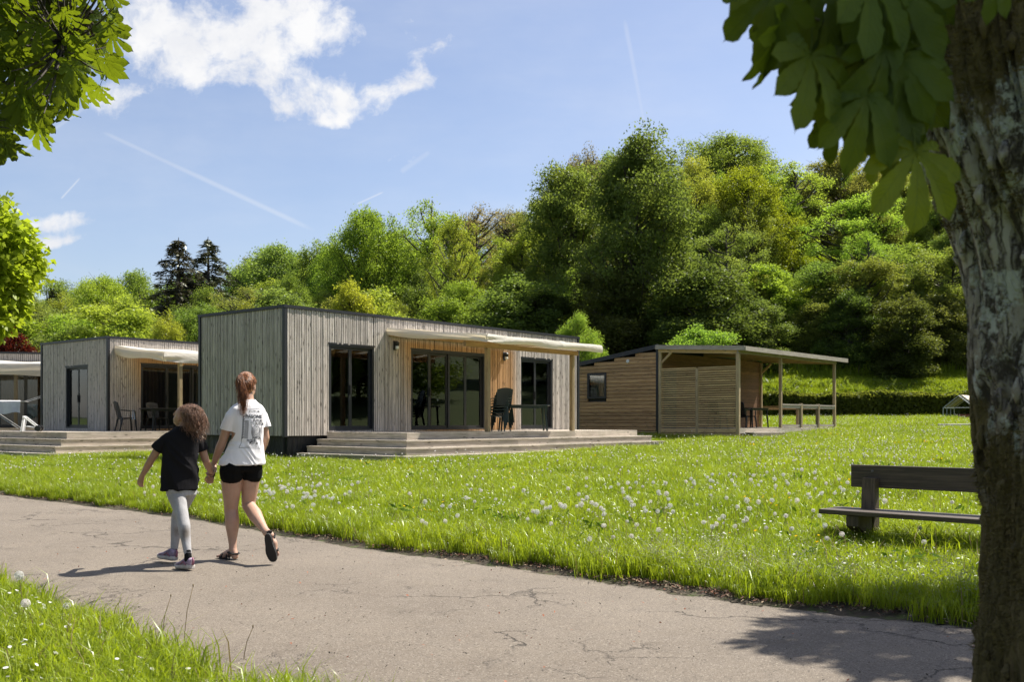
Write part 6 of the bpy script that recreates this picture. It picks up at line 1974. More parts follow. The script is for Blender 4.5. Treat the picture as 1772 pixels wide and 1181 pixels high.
def chair(name, label, loc, rz, mat, group=None):
    c = empty(name, loc, rz, label, 'chair', group)
    def seatf(i, j):
        x = -.23 + .46 * i; y = -.22 + .42 * j
        return (x * (1 - .08 * j), y, .43 - .02 * math.sin(i * PI) - .03 * j)
    m = MB(); m.grid(seatf, 10, 8); m.grid(lambda i, j: (seatf(i, j)[0], seatf(i, j)[1], seatf(i, j)[2] - .022), 10, 8, True)
    m.tube([(-.225, -.22, .415), (0, -.235, .405), (.225, -.22, .415)], .016, 6)
    m.build('seat', mat, c, smooth=True)
    m = MB()
    def backf(i, j, o=0):
        x = (-.20 + .40 * i) * (1 + .06 * j); z = .41 + .47 * j + .045 * math.sin(i * PI) * j
        return (x, .19 + .13 * j + .03 * (1 - (2 * i - 1) ** 2) + o, z)
    for k in range(7):                                         # slatted back in one moulding
        a0, a1 = (k + .14) / 7, (k + .86) / 7
        m.grid(lambda i, j: backf(a0 + (a1 - a0) * i, .08 + .80 * j), 2, 6); m.grid(lambda i, j: backf(a0 + (a1 - a0) * i, .08 + .80 * j, .014), 2, 6, True)
    m.grid(lambda i, j: backf(i, .86 + .14 * j), 10, 2); m.grid(lambda i, j: backf(i, .86 + .14 * j, .02), 10, 2, True)
    m.grid(lambda i, j: backf(i, .10 * j), 10, 2)
    m.tube([backf(0, j / 6, .006) for j in range(7)], .015, 6); m.tube([backf(1, j / 6, .006) for j in range(7)], .015, 6)
    m.tube([backf(i / 8, 1, .008) for i in range(9)], .014, 6)
    m.build('backrest', mat, c, smooth=True)
    for s in (-1, 1):
        m = MB(); m.bar((s * .255, -.20, .625), (s * .262, .05, .645), .05, .018); m.bar((s * .262, .05, .645), (s * .215, .22, .66), .045, .018)
        m.tube([(s * .245, -.205, .615), (s * .25, -.20, .43)], [.017, .022], 6)
        m.build('armrest', mat, c)
        for y0, y1 in ((-.20, -.245), (.18, .27)):
            m = MB(); m.loft([((s * .225, y0, .42), (.026, 0, 0), (0, .026, 0), .6), ((s * .25, (y0 + y1) / 2, .2), (.022, 0, 0), (0, .024, 0), .6), ((s * .262, y1, 0.0), (.017, 0, 0), (0, .02, 0), .6)], 10)
            m.build('leg', mat, c)
    return c

def table(label, loc, rz, mat, lx=1.4, ly=.85, h=.72):
    t = empty('garden_table', loc, rz, label, 'table')
    m = MB(); m.loft([((0, 0, h - .03), (lx / 2 - .02, 0, 0), (0, ly / 2 - .02, 0), .35), ((0, 0, h - .025), (lx / 2, 0, 0), (0, ly / 2, 0), .35), ((0, 0, h - .006), (lx / 2, 0, 0), (0, ly / 2, 0), .35), ((0, 0, h), (lx / 2 - .012, 0, 0), (0, ly / 2 - .012, 0), .35)], 48)
    m.box(-lx / 2 + .1, lx / 2 - .1, -ly / 2 + .08, -ly / 2 + .1, h - .085, h - .031); m.box(-lx / 2 + .1, lx / 2 - .1, ly / 2 - .1, ly / 2 - .08, h - .085, h - .031)
    m.build('tabletop', mat, t)
    for sx in (-1, 1):
        for sy in (-1, 1):
            m = MB(); m.loft([((sx * (lx / 2 - .14), sy * (ly / 2 - .1), h - .031), (.05, 0, 0), (0, .035, 0), .6), ((sx * (lx / 2 - .15), sy * (ly / 2 - .1), h - .25), (.028, 0, 0), (0, .028, 0), .6), ((sx * (lx / 2 - .11), sy * (ly / 2 - .07), 0), (.024, 0, 0), (0, .024, 0), .6)], 10)
            m.build('leg', mat, t)
    return t

def local(C, rz, x, y, z):
    c, s = math.cos(rz), math.sin(rz)
    return (C[0] + c * x - s * y, C[1] + s * x + c * y, z)

zt1 = .947
CN = ('bottom', 'second lowest', 'third', 'topmost')
first = None
for k in range(4):
    p = local(C1, A_RZ, 5.75 + .012 * k, -1.55 - .03 * k, zt1 + .075 * k)
    lab = '%s dark green plastic chair of the stack beside the awning post' % CN[k]
    if first is None: first = chair('garden_chair', lab, p, -.30, MAT_GPL, 'stacked chairs on the terrace of the largest cabin')
    else:
        c = copy_tree(first); c.location = p; c['label'] = lab
table('dark green plastic table in front of the stacked chairs on the largest terrace', local(C1, A_RZ, 6.55, -1.75, zt1), .10, MAT_GPL, 1.45, .85, .70)
# terrace of the left cabin
z2 = .902
base_c = chair('garden_chair', 'charcoal plastic chair with a pale cloth over its arm, on the left cabin terrace', local(C2, A2, .2, -.75, z2), A2 + 1.35, MAT_BPL, 'chairs on the left cabin terrace')
for lab, x, y, rz in (('charcoal plastic chair behind the table on the left cabin terrace', 1.45, -.45, A2 + .1), ('charcoal plastic chair right of the table on the left cabin terrace, near the post', 2.1, -1.3, A2 - 1.3)):
    c = copy_tree(base_c); c.location = local(C2, A2, x, y, z2); c.rotation_euler = (0, 0, rz); c['label'] = lab
table('charcoal plastic table on the left cabin terrace', local(C2, A2, 1.25, -1.15, z2), A2, MAT_BPL, 1.4, .85, .72)
def cloth(name, label, cat, loc, rz, w, h, mat, drape=.04, par=None):
    """a cloth folded over an edge: two hanging sides"""
    m = MB()
    def fn(i, j):
        x = -w / 2 + w * i; t = (j - .5) * 2
        y = .02 * t + math.copysign(.012, t) + .018 * math.sin(i * 9 + t) * abs(t); z = .018 * (1 - abs(t)) - h * abs(t) * (.95 + .08 * math.sin(i * 6))
        return (x + drape * .3 * math.sin(abs(t) * 4 + i * 2), y, z)
    m.grid(fn, 16, 16)
    o = m.build(name, mat, None, smooth=True); o.location = loc; o.rotation_euler = (0, 0, rz)
    return tag(o, label, cat)
MAT_BLUE = flat('pale_blue_cloth', (.50, .60, .68), .9)
MAT_WCLOTH = flat('white_cloth', (.74, .74, .76), .9)
MAT_TEAL = flat('grey_blue_cloth', (.26, .36, .40), .9)
q = local(C2, A2, .30, -1.0, z2 + .665)
cloth('cloth', 'pale blue cloth hanging over the arm of a charcoal chair', 'cloth', q, A2 + 1.1, .22, .30, MAT_BLUE)
# veranda of the brown cabin
zv = .972
bc = chair('garden_chair', 'black plastic chair with its back to the screen on the brown cabin veranda', local(C4, A_RZ, .85, 1.25, zv), A_RZ + 1.5, MAT_BPL, 'chairs on the veranda')
c = copy_tree(bc); c.location = local(C4, A_RZ, 2.0, .75, zv); c.rotation_euler = (0, 0, A_RZ + 1.2); c['label'] = 'black plastic chair standing nearer the table on the brown cabin veranda'
table('black plastic table on the brown cabin veranda', local(C4, A_RZ, 3.5, 1.3, zv), A_RZ, MAT_BPL, 1.5, .85, .72)

# ------------------------------------------------------------------ white table and chair behind the glass of the middle door
zi = ZB + .082
t = empty('dining_table', local(C1, A_RZ, 4.8, .75, zi), A_RZ, 'white table inside, seen through the wide glass door of the largest cabin', 'table')
MB().cbox(-.55, .55, -.38, .38, .70, .735, .005).build('tabletop', MAT_WHITEPL, t)
for sx in (-1, 1):
    for sy in (-1, 1): MB().tube([(sx * .48, sy * .32, .70), (sx * .50, sy * .34, 0)], [.025, .018], 8).build('leg', MAT_WHITEPL, t)
ch = empty('dining_chair', local(C1, A_RZ, 5.15, .42, zi), A_RZ + 2.6, 'white shell chair inside, behind the wide glass door', 'chair')
m = MB(); m.grid(lambda i, j: ((-.22 + .44 * i) * (1 - .15 * j), -.2 + .4 * min(1, j * 1.9) + .10 * max(0, j * 1.9 - 1), .44 - .03 * math.sin(i * PI) + .42 * max(0, j * 1.9 - 1) / .9), 10, 14)
m.build('shell', MAT_WHITEPL, ch, smooth=True)
for sx in (-1, 1):
    for sy in (-1, 1): MB().tube([(sx * .12, sy * .12, .43), (sx * .2, sy * .2, 0)], [.014, .011], 7).build('leg', MAT_POST, ch)

# ------------------------------------------------------------------ laundry and folded frame on the far left terraces
MAT_STEEL = flat('light_steel', (.55, .55, .56), .35)
def on3(u, v, Y): return W(u, v, Y)
Yd = 35.0
rk = W(-6, 747, Yd); zr0 = .955
rack = empty('drying_rack', (rk.x, rk.y, zr0), A2 - .62, 'folding laundry rack hung with clothes on the terrace at the left edge', 'drying rack')
m = MB()
for y in (-.27, .27):
    m.tube([(-.75, y, .0), (.55, y * .6, .95)], .011, 6); m.tube([(.75, y, .0), (-.55, y * .6, .95)], .011, 6)
m.build('legs', MAT_STEEL, rack)
m = MB()
for k in range(9): m.tube([(-.95, -.28 + k * .07, .95), (.95, -.28 + k * .07, .95)], .006, 5)
m.tube([(-.95, -.30, .95), (-.95, .30, .95)], .010, 6); m.tube([(.95, -.30, .95), (.95, .30, .95)], .010, 6)
m.tube([(.95, -.30, .95), (1.55, -.30, 1.16)], .010, 6); m.tube([(.95, .30, .95), (1.55, .30, 1.16)], .010, 6); m.tube([(1.55, -.3, 1.16), (1.55, .3, 1.16)], .010, 6)
m.build('wires', MAT_STEEL, rack)
crz = A2 - .62 
def rackp(x, y, z):
    c, s = math.cos(crz), math.sin(crz); return (rk.x + c * x - s * y, rk.y + s * x + c * y, zr0 + z)
cloth('white_shirt', 'white garment hung over the laundry rack', 'laundry', rackp(.45, -.20, .965), crz, .7, .45, MAT_WCLOTH)
cloth('towel', 'grey blue towel hung over the left part of the laundry rack', 'laundry', rackp(-.35, -.27, .965), crz, .75, .58, MAT_TEAL)
cloth('pink_cloth', 'small pinkish cloth on the raised end of the laundry rack', 'laundry', rackp(1.56, 0, 1.17), crz + PI / 2, .22, .30, flat('pink_cloth', (.42, .30, .27), .9))
Ys = 28.6
sp = W(55, 748, Ys); 
sc = empty('folded_pushchair', (sp.x, sp.y, z2 + .01), .15, 'white tubular frame with a wheel and a draped cloth on the left cabin terrace', 'folding frame')
m = MB()
for y in (-.12, .12):
    m.tube([(-.18, y, .42), (.18, y, .12)], .017, 7); m.tube([(-.18, y, .42), (-.24, y, .0)], .016, 7); m.tube([(-.16, y, .15), (.2, y, .10)], .014, 7)
m.tube([(-.18, -.12, .42), (-.18, .12, .42)], .016, 7)
m.build('frame', MAT_WHITEPL, sc)
MB().loft([((.2, -.15, .09), (.085, 0, 0), (0, 0, .085)), ((.2, -.11, .09), (.09, 0, 0), (0, 0, .09)), ((.2, -.07, .09), (.085, 0, 0), (0, 0, .085))], 18).build('wheel', MAT_BLACK, sc)
MB().loft([((.2, .15, .09), (.085, 0, 0), (0, 0, .085)), ((.2, .11, .09), (.09, 0, 0), (0, 0, .09)), ((.2, .07, .09), (.085, 0, 0), (0, 0, .085))], 18).build('wheel', MAT_BLACK, sc)
m = MB(); m.grid(lambda i, j: (-.20 - .06 * j - .04 * math.sin(i * 7) * j, -.14 + .28 * i, .445 - .44 * j), 10, 8)
o = m.build('draped_cloth', MAT_WCLOTH, None, smooth=True); o.location = sc.location; o.rotation_euler = sc.rotation_euler
tag(o, 'white cloth draped over the tubular frame on the left terrace', 'cloth')

# ------------------------------------------------------------------ wire run by the hedge
Yk = 56.0
kp = W(1668, 727, Yk)
kr = empty('animal_run', (kp.x, kp.y, G(kp.x, kp.y)), .95, 'small gabled wire run with a beige tarpaulin, before the hedge', 'animal run')
MAT_TUBE = flat('galvanised_tube', (.36, .38, .37), .45)
m = MB()
for x in (-1.35, -.45, .5, 1.4):
    m.tube([(x, -.8, -.1), (x, -.8, .65), (x, 0, 1.32), (x, .8, .65), (x, .8, -.1)], .022, 6)
for y, z in ((-.8, .65), (0, 1.32), (.8, .65), (-.8, .05), (.8, .05)): m.tube([(-1.35, y, z), (1.4, y, z)], .022, 6)
m.tube([(-1.35, -.8, .65), (-1.35, .8, .65)], .02, 6)
m.build('frame', MAT_TUBE, kr)
m = MB()
for k in range(27): x = -1.35 + k * .1; m.tube([(x, -.81, 0), (x, -.81, .65), (x, 0, 1.33)], .003, 3)
for k in range(12): m.tube([(-1.35, -.81, .05 * k), (1.4, -.81, .05 * k)], .003, 3)
tag(m.build('wire_mesh', MAT_TUBE, kr), kind='stuff')
m = MB(); m.grid(lambda i, j: (-.55 + 1.95 * i, -.83 + 1.68 * j, .68 + .67 * (1 - abs(2 * j - 1)) + .03 - .06 * math.sin(i * PI) * math.sin(j * 2 * PI) ** 2), 14, 14)
m.build('tarpaulin', flat('beige_tarp', (.55, .47, .36), .8), kr, smooth=True)
MB().cbox(-.35, .95, -.55, .25, .0, .30, .02).build('nest_box', flat('rust_red_box', (.22, .05, .03), .6), kr)
# low concrete slab in the meadow
v1 = W(1640, 747, 40); 
m = MB(); m.cbox(v1.x - .2, v1.x + 4.5, v1.y - .4, v1.y + .5, G(v1.x, v1.y) - .2, G(v1.x, v1.y) + .17, .02)
o = m.build('concrete_slab', flat('pale_concrete', (.48, .45, .41), .85)); tag(o, 'low pale concrete slab in the meadow beside the big trunk', 'slab')
# young trees' red sapling etc. by the hedge: garden shrub on the left bank is part of the wood edge above

# ------------------------------------------------------------------ grass, flowers and litter
MAT_GRASS = leaf_mat('grass_blade', .50, .33, .7, .10, (1.30, 1.28, .45), (.275, .350, .032))
MAT_DRY = leaf_mat('dry_blade', .4, .3, 3.0, .1, (1.1, 1.0, .8), (.22, .18, .085))
def grass_patch(seed, n, size, hmin, hmax, wid, dry=.03):
    R = np.random.default_rng(seed)
    r = size * np.sqrt(R.uniform(0, 1, n)); a = R.uniform(0, 2 * PI, n)
    # blades grow in tufts
    nt_ = n // 14
    tr2 = size * np.sqrt(R.uniform(0, 1, nt_)); ta = R.uniform(0, 2 * PI, nt_); pk = R.integers(0, nt_, n)
    x = np.where(R.uniform(0, 1, n) < .7, tr2[pk] * np.cos(ta[pk]) + R.normal(0, .022, n), r * np.cos(a)); y = np.where(R.uniform(0, 1, n) < .7, tr2[pk] * np.sin(ta[pk]) + R.normal(0, .022, n), r * np.sin(a))
    h = R.uniform(hmin, hmax, n) * np.where(R.uniform(0, 1, n) < .12, 1.35, 1.0); w = wid * R.uniform(.6, 1.3, n)
    d = R.uniform(0, 2 * PI, n); bend = R.uniform(.3, 1.15, n) * h; tw = R.uniform(0, 2 * PI, n)
    bx, by = np.cos(d) * bend, np.sin(d) * bend
    sx_, sy_ = np.cos(tw) * w / 2, np.sin(tw) * w / 2
    V = np.zeros((n, 5, 3))
    V[:, 0] = np.stack([x - sx_, y - sy_, np.full(n, -.03)], 1); V[:, 1] = np.stack([x + sx_, y + sy_, np.full(n, -.03)], 1)
    V[:, 2] = np.stack([x + sx_ * .8 + bx * .3, y + sy_ * .8 + by * .3, h * .58], 1); V[:, 3] = np.stack([x - sx_ * .8 + bx * .3, y - sy_ * .8 + by * .3, h * .58], 1)
    V[:, 4] = np.stack([x + bx, y + by, h * (1 - .38 * (bend / h) ** 2)], 1)
    i = np.arange(n)[:, None] * 5
    me = mesh_np('grass_tuft', V.reshape(-1, 3), [i + np.array([[0, 1, 2, 3]]), i + np.array([[3, 2, 4]])], [MAT_GRASS, MAT_DRY],
                 midx=np.tile((R.uniform(0, 1, n) < dry).astype(int), 2))
    return bpy.data.objects.new('grass_tuft', me)
PATCH = bpy.data.collections.new('grass_tufts')             # source shapes, not part of the scene
for k in range(6): PATCH.objects.link(grass_patch(100 + k, 520, .36, .05, .15, .006))
PATCH_T = bpy.data.collections.new('tall_grass_tufts')
for k in range(4): PATCH_T.objects.link(grass_patch(200 + k, 420, .26, .10, .24, .007, .05))

def scatter_gn(name, coll, pts, rot, scl):
    me = bpy.data.meshes.new(name)
    n = len(pts)
    me.vertices.add(n); me.vertices.foreach_set('co', np.asarray(pts, np.float32).ravel())
    a = me.attributes.new('turn', 'FLOAT', 'POINT'); a.data.foreach_set('value', np.asarray(rot, np.float32))
    a = me.attributes.new('size', 'FLOAT', 'POINT'); a.data.foreach_set('value', np.asarray(scl, np.float32))
    a = me.attributes.new('pick', 'INT', 'POINT'); a.data.foreach_set('value', rng.integers(0, len(coll.objects), n).astype(np.int32))
    o = bpy.data.objects.new(name, me); link(o)
    g = bpy.data.node_groups.new(name, 'GeometryNodeTree')
    g.interface.new_socket('Geometry', in_out='INPUT', socket_type='NodeSocketGeometry'); g.interface.new_socket('Geometry', in_out='OUTPUT', socket_type='NodeSocketGeometry')
    gi = g.nodes.new('NodeGroupInput'); go = g.nodes.new('NodeGroupOutput')
    ci = g.nodes.new('GeometryNodeCollectionInfo'); ci.inputs[0].default_value = coll; ci.inputs[1].default_value = True; ci.inputs[2].default_value = True
    ip = g.nodes.new('GeometryNodeInstanceOnPoints'); ip.inputs['Pick Instance'].default_value = True
    def attr(nm, t):
        q = g.nodes.new('GeometryNodeInputNamedAttribute'); q.data_type = t; q.inputs[0].default_value = nm; return q.outputs[0]
    cx_ = g.nodes.new('ShaderNodeCombineXYZ'); g.links.new(attr('turn', 'FLOAT'), cx_.inputs[2])
    g.links.new(gi.outputs[0], ip.inputs['Points']); g.links.new(ci.outputs[0], ip.inputs['Instance'])
    g.links.new(attr('pick', 'INT'), ip.inputs['Instance Index']); g.links.new(cx_.outputs[0], ip.inputs['Rotation']); g.links.new(attr('size', 'FLOAT'), ip.inputs['Scale'])
    g.links.new(ip.outputs[0], go.inputs[0])
    md = o.modifiers.new('scatter', 'NODES'); md.node_group = g
    return o

def loc_in(C, rz, x, y):
    c, s = math.cos(rz), math.sin(rz); dx, dy = x - C[0], y - C[1]
    return c * dx + s * dy, -s * dx + c * dy
def built(x, y, mrg=.0):
    a, b = loc_in(C1, A_RZ, x, y); k = (a > -.05 - mrg) & (a < 11.5 + mrg) & (b > -.03 - mrg) & (b < 3.5)
    k |= (a > .32 - mrg) & (a < 11.5 + mrg) & (b > -3.68 - mrg) & (b < .1)
    a, b = loc_in(C2, A2, x, y); k |= (a > -.05) & (a < 10.6) & (b > -.05) & (b < 4.5); k |= (a > -3.6 - mrg) & (a < 10.4) & (b > -3.7 - mrg) & (b < 4.3)
    a, b = loc_in(C3, A2 - .62, x, y); k |= (a > -.1) & (a < 10.6) & (b > -3.4) & (b < 4.1)
    a, b = loc_in(C4, A_RZ, x, y); k |= (a > .0 - mrg) & (a < 8.3) & (b > .0 - mrg) & (b < 7.3); k |= (a > .3) & (a < 3.0) & (b > -.68) & (b < .1)
    return k
R = np.random.default_rng(61)
def scatter_pts(n, y0, y1, m=180, power=1.0):
    y = y0 + (y1 - y0) * R.uniform(0, 1, n) ** power
    u = R.uniform(-m, 1772 + m, n)
    return (u - HU) / FPX * y, y
def field(step, y0, y1, mrg=260):
    P = []
    y = y0
    while y < y1:
        xa, xb = (-mrg - HU) / FPX * y, (1772 + mrg - HU) / FPX * y
        x = np.arange(xa, xb, step)
        P.append(np.stack([x + R.uniform(-.5, .5, len(x)) * step, np.full(len(x), y) + R.uniform(-.5, .5, len(x)) * step], 1)); y += step
    return np.concatenate(P)
# lawn: fine tufts near, larger ones further off
out = []
for step, y0, y1, s0 in ((.30, 3.2, 13, 1.0), (.36, 13, 24, 1.12), (.50, 24, 40, 1.3), (.85, 40, 62, 1.8)):
    p = field(step, y0, y1)
    sd = path_sd(p[:, 0], p[:, 1])
    near_cam = p[:, 1] < 4.2
    k = (sd > .30) & ~built(p[:, 0], p[:, 1], -.05)
    p = p[k]; sd = sd[k]
    sc_ = s0 * R.uniform(.75, 1.2, len(p)) * (.78 + .4 * smoothstep(-.2, .5, np.array([mnoise.noise(Vector((a * .55, b * .55, 3.1))) for a, b in p])))
    out.append(np.c_[p, ground(p[:, 0], p[:, 1]), sc_])
out = np.concatenate(out)
o = scatter_gn('grass', PATCH, out[:, :3], R.uniform(0, 6.28, len(out)), out[:, 3])
tag(o, 'long fresh green grass of the lawn', 'grass', None, 'stuff')
# taller rank grass along the path and around the bench and terraces
P = []
for E_, sgn in ((FAR_EDGE, 1), (NEAR_EDGE, -1)):
    d = np.r_[0, np.cumsum(np.hypot(*np.diff(E_, axis=0).T))]
    for s in np.arange(0, d[-1], .16):
        for off in (.13, .30, .52):
            if R.uniform() < (.2, .35, .45)[(.13, .30, .52).index(off)]: continue
            x, y = np.interp(s, d, E_[:, 0]), np.interp(s, d, E_[:, 1])
            x2, y2 = np.interp(s + .1, d, E_[:, 0]), np.interp(s + .1, d, E_[:, 1])
            nx, ny = -(y2 - y), (x2 - x); L = math.hypot(nx, ny) + 1e-9
            o_ = sgn * (off + R.normal(0, .07))
            P.append((x + nx / L * o_, y + ny / L * o_, R.uniform(.55, 1.05) * (.62 if off < .2 else 1)))
P = np.array(P)
sdp = path_sd(P[:, 0], P[:, 1])
P = P[(sdp > .05) & (P[:, 1] > 3.4) & (P[:, 1] < 30) & (np.abs(P[:, 0] / P[:, 1]) < .7)]
bt = []
for k in range(60):
    t_ = R.uniform(-.2, 1.9); w_ = R.normal(-.1, .22)
    c, s = math.cos(BE), math.sin(BE); bt.append((bx_ + c * t_ - s * w_, by_ + s * t_ + c * w_, R.uniform(.6, 1.0)))
for k in range(90):
    x, y = scatter_pts(1, 6, 20); 
    if path_sd(x, y)[0] > .3 and not built(x, y)[0]: bt.append((x[0], y[0], R.uniform(.6, 1.1)))
P = np.concatenate([P, np.array(bt)])
o = scatter_gn('tall_grass', PATCH_T, np.c_[P[:, :2], ground(P[:, 0], P[:, 1])], R.uniform(0, 6.28, len(P)), P[:, 2])
tag(o, 'taller grass tufts along the path edge and round the bench', 'grass', None, 'stuff')
# grassy bank behind the hedge
pb = np.stack([R.uniform(-4, 50, 3600), R.uniform(63.0, 74.5, 3600)], 1)
o = scatter_gn('bank_grass', PATCH, np.c_[pb, ground(pb[:, 0], pb[:, 1])], R.uniform(0, 6.28, 3600), R.uniform(1.4, 2.8, 3600)); tag(o, 'sunlit grass on the bank behind the hedge', 'grass', None, 'stuff')

# low green cover on the floor of the wood
pb = np.stack([R.uniform(-60, 80, 5200), R.uniform(74, 150, 5200)], 1)
o = scatter_gn('forest_floor_plants', PATCH, np.c_[pb, ground(pb[:, 0], pb[:, 1])], R.uniform(0, 6.28, 5200), R.uniform(3, 6.5, 5200)); tag(o, 'low green cover on the floor of the wood', 'undergrowth', None, 'stuff')

# ---- dandelion clocks
MAT_CLOCK = leaf_mat('dandelion_down', .45, .1, 5, .0, (1, 1, 1), (.80, .78, .75))
MAT_STEM = leaf_mat('flower_stalk', .3, .3, 3, .1, (1.1, 1, .8), (.26, .20, .11))
MAT_DAISY = leaf_mat('daisy_petals', .35, .08, 5, .0, (1, 1, 1), (.82, .81, .80))
MAT_YELLOW = leaf_mat('yellow_petals', .3, .1, 5, .0, (1.1, 1, .5), (.80, .52, .02))
def clock(seed, h, nf=170, r=.021):
    R2 = np.random.default_rng(seed)
    d = unit(R2.normal(0, 1, (nf, 3)))
    t1 = unit(np.cross(d, R2.normal(0, 1, (nf, 3)))); t2 = np.cross(d, t1)
    c = np.array([.012, 0, h])
    w = .0007
    V = [c + d * .003 - t1 * w, c + d * .003 + t1 * w, c + d * r * .9]                        # filaments
    fil = np.stack(V, 1).reshape(-1, 3)
    s = .0064
    e = c + d * r
    tips = np.concatenate([np.stack([e - t1 * s, e + d * .002 + t2 * s * .3, e + t1 * s], 1).reshape(-1, 3), np.stack([e - t2 * s, e + d * .002 + t1 * s * .3, e + t2 * s], 1).reshape(-1, 3)])
    st_v, st_f = np_tubes([(np.array([[0, 0, -.03], [.004, 0, h * .5], [.012, 0, h]]), [.0021, .0018, .0015])], 4)
    V = np.concatenate([fil, tips]); nT = len(V) // 3
    return mesh_np('dandelion', np.concatenate([V, st_v]), [np.arange(len(V)).reshape(-1, 3), st_f + len(V)], [MAT_CLOCK, MAT_STEM], midx=np.r_[np.zeros(nT, int), np.ones(len(st_f), int)])
CLOCKS = [clock(k, h, r=r) for k, (h, r) in enumerate(((.17, .020), (.22, .022), (.26, .021), (.14, .018), (.20, .024)))]
CP = []
def add_clumps(n, y0, y1, k0, k1, spread):
    x, y = scatter_pts(n, y0, y1, 150)
    for a, b in zip(x, y):
        for _ in range(R.integers(k0, k1)):
            p = (a + R.normal(0, spread), b + R.normal(0, spread))
            CP.append(p)
for nn, y0, y1, k0, k1, spd in ((26, 7.2, 11, 1, 4, .22), (52, 9, 15, 1, 5, .3), (130, 12, 22, 1, 5, .4), (230, 18, 34, 1, 6, .6), (240, 30, 60, 2, 9, 1.2)): add_clumps(nn, y0, y1, k0, k1, spd)
# in the photograph the drifts are thickest in front of the bench and over the right half
for nn, (ux0, ux1), y0, y1 in ((26, (1000, 1480), 8.5, 14), (210, (1250, 1720), 14, 40), (60, (240, 560), 11, 17), (90, (1300, 1700), 40, 60)):
    y = R.uniform(y0, y1, nn); u = R.uniform(ux0, ux1, nn)
    for a, b in zip((u - HU) / FPX * y, y):
        for _ in range(R.integers(1, 5)): CP.append((a + R.normal(0, .3), b + R.normal(0, .3)))
CP += [tuple(W(u, v_, Y).xy) for u, v_, Y in ((110, 1130, 5.35), (45, 1140, 5.6), (30, 1150, 5.3), (172, 1140, 5.2))]
CP = np.array(CP)
k = (path_sd(CP[:, 0], CP[:, 1]) > .22) & ~built(CP[:, 0], CP[:, 1], .05)
CP = CP[k]; CP = CP[np.argsort(CP[:, 1])]
cz_ = ground(CP[:, 0], CP[:, 1])
for i in range(min(296, len(CP))):
    o = bpy.data.objects.new('dandelion', CLOCKS[i % 5]); link(o)
    o.location = (CP[i, 0], CP[i, 1], cz_[i]); s = R.uniform(.8, 1.15); o.scale = (s, s, s * R.uniform(.8, 1.1)); o.rotation_euler = (R.normal(0, .12), R.normal(0, .12), R.uniform(0, 6.28))
    uu = HU + CP[i, 0] / CP[i, 1] * FPX; yy_ = CP[i, 1]
    where = ('left of the walkers' if uu < 240 else 'behind the walkers' if uu < 480 else 'before the steps of the largest terrace' if uu < 760 else 'before the right end of the largest terrace' if uu < 1050 else
             'between the terrace and the bench' if uu < 1330 else 'beside the bench' if uu < 1690 else 'behind the big trunk')
    if yy_ < 6.2 and uu < 560: where = 'in the verge on the near side of the path'
    else: where = ('close to the path edge, ' if path_sd(CP[i:i+1, 0], CP[i:i+1, 1])[0] < 1.2 else 'further into the lawn, ') + where
    tag(o, 'white dandelion clock ' + where, 'dandelion', 'dandelion clocks ' + where)
ico_v = unit(np.array([(1, 0, 0), (-1, 0, 0), (0, 1, 0), (0, -1, 0), (0, 0, 1), (0, 0, -1)], float)); ico_f = np.array([(0, 2, 4), (2, 1, 4), (1, 3, 4), (3, 0, 4), (2, 0, 5), (1, 2, 5), (3, 1, 5), (0, 3, 5)])
def heads(pts, r):
    n = len(pts); r = np.asarray(r).reshape(-1, 1, 1)
    rot = R.uniform(0, 6.28, n); c, s = np.cos(rot), np.sin(rot)
    v = np.repeat(ico_v[None], n, 0).copy(); vx = v[:, :, 0] * c[:, None] - v[:, :, 1] * s[:, None]; vy = v[:, :, 0] * s[:, None] + v[:, :, 1] * c[:, None]
    v = np.stack([vx, vy, v[:, :, 2]], -1) * r + np.asarray(pts)[:, None]
    return v.reshape(-1, 3), (np.arange(n)[:, None, None] * 6 + ico_f[None]).reshape(-1, 3)
far = CP[296:]; nfz = cz_[296:]
hh_ = R.uniform(.13, .26, len(far)) * (1 + .3 * smoothstep(20, 50, far[:, 1]))
hv, hf = heads(np.c_[far, nfz + hh_], R.uniform(.013, .021, len(far)))
sv, sf = np_tubes([(np.array([[a, b, z - .02], [a + .004, b, z + h * .6], [a, b, z + h]]), [.003, .0025, .002]) for (a, b), z, h in zip(far, nfz, hh_)], 3)
o = obj_np('dandelions', np.concatenate([hv, sv]), [hf, sf + len(hv)], [MAT_CLOCK, MAT_STEM], midx=np.r_[np.zeros(len(hf), int), np.ones(len(sf), int)])
tag(o, 'drifts of white dandelion clocks further off in the meadow', 'dandelions', None, 'stuff')
# reddish empty stalks
x, y = scatter_pts(2000, 7, 46, 100, 1.2); k = (path_sd(x, y) > .3) & ~built(x, y, .05); x, y = x[k], y[k]; z = ground(x, y)
h = R.uniform(.12, .27, len(x)); l1, l2 = R.normal(0, .05, (2, len(x)))
sv, sf = np_tubes([(np.array([[a, b, c - .02], [a + p * .3, b + q * .3, c + e * .6], [a + p, b + q, c + e]]), [.0028, .0022, .0016]) for a, b, c, e, p, q in zip(x, y, z, h, l1, l2)], 3)
o = obj_np('flower_stalks', sv, sf, simple('reddish_stalk', (.34, .22, .14), .7, .3, 2.0)); tag(o, 'bare reddish flower stalks in the meadow', 'stalks', None, 'stuff')
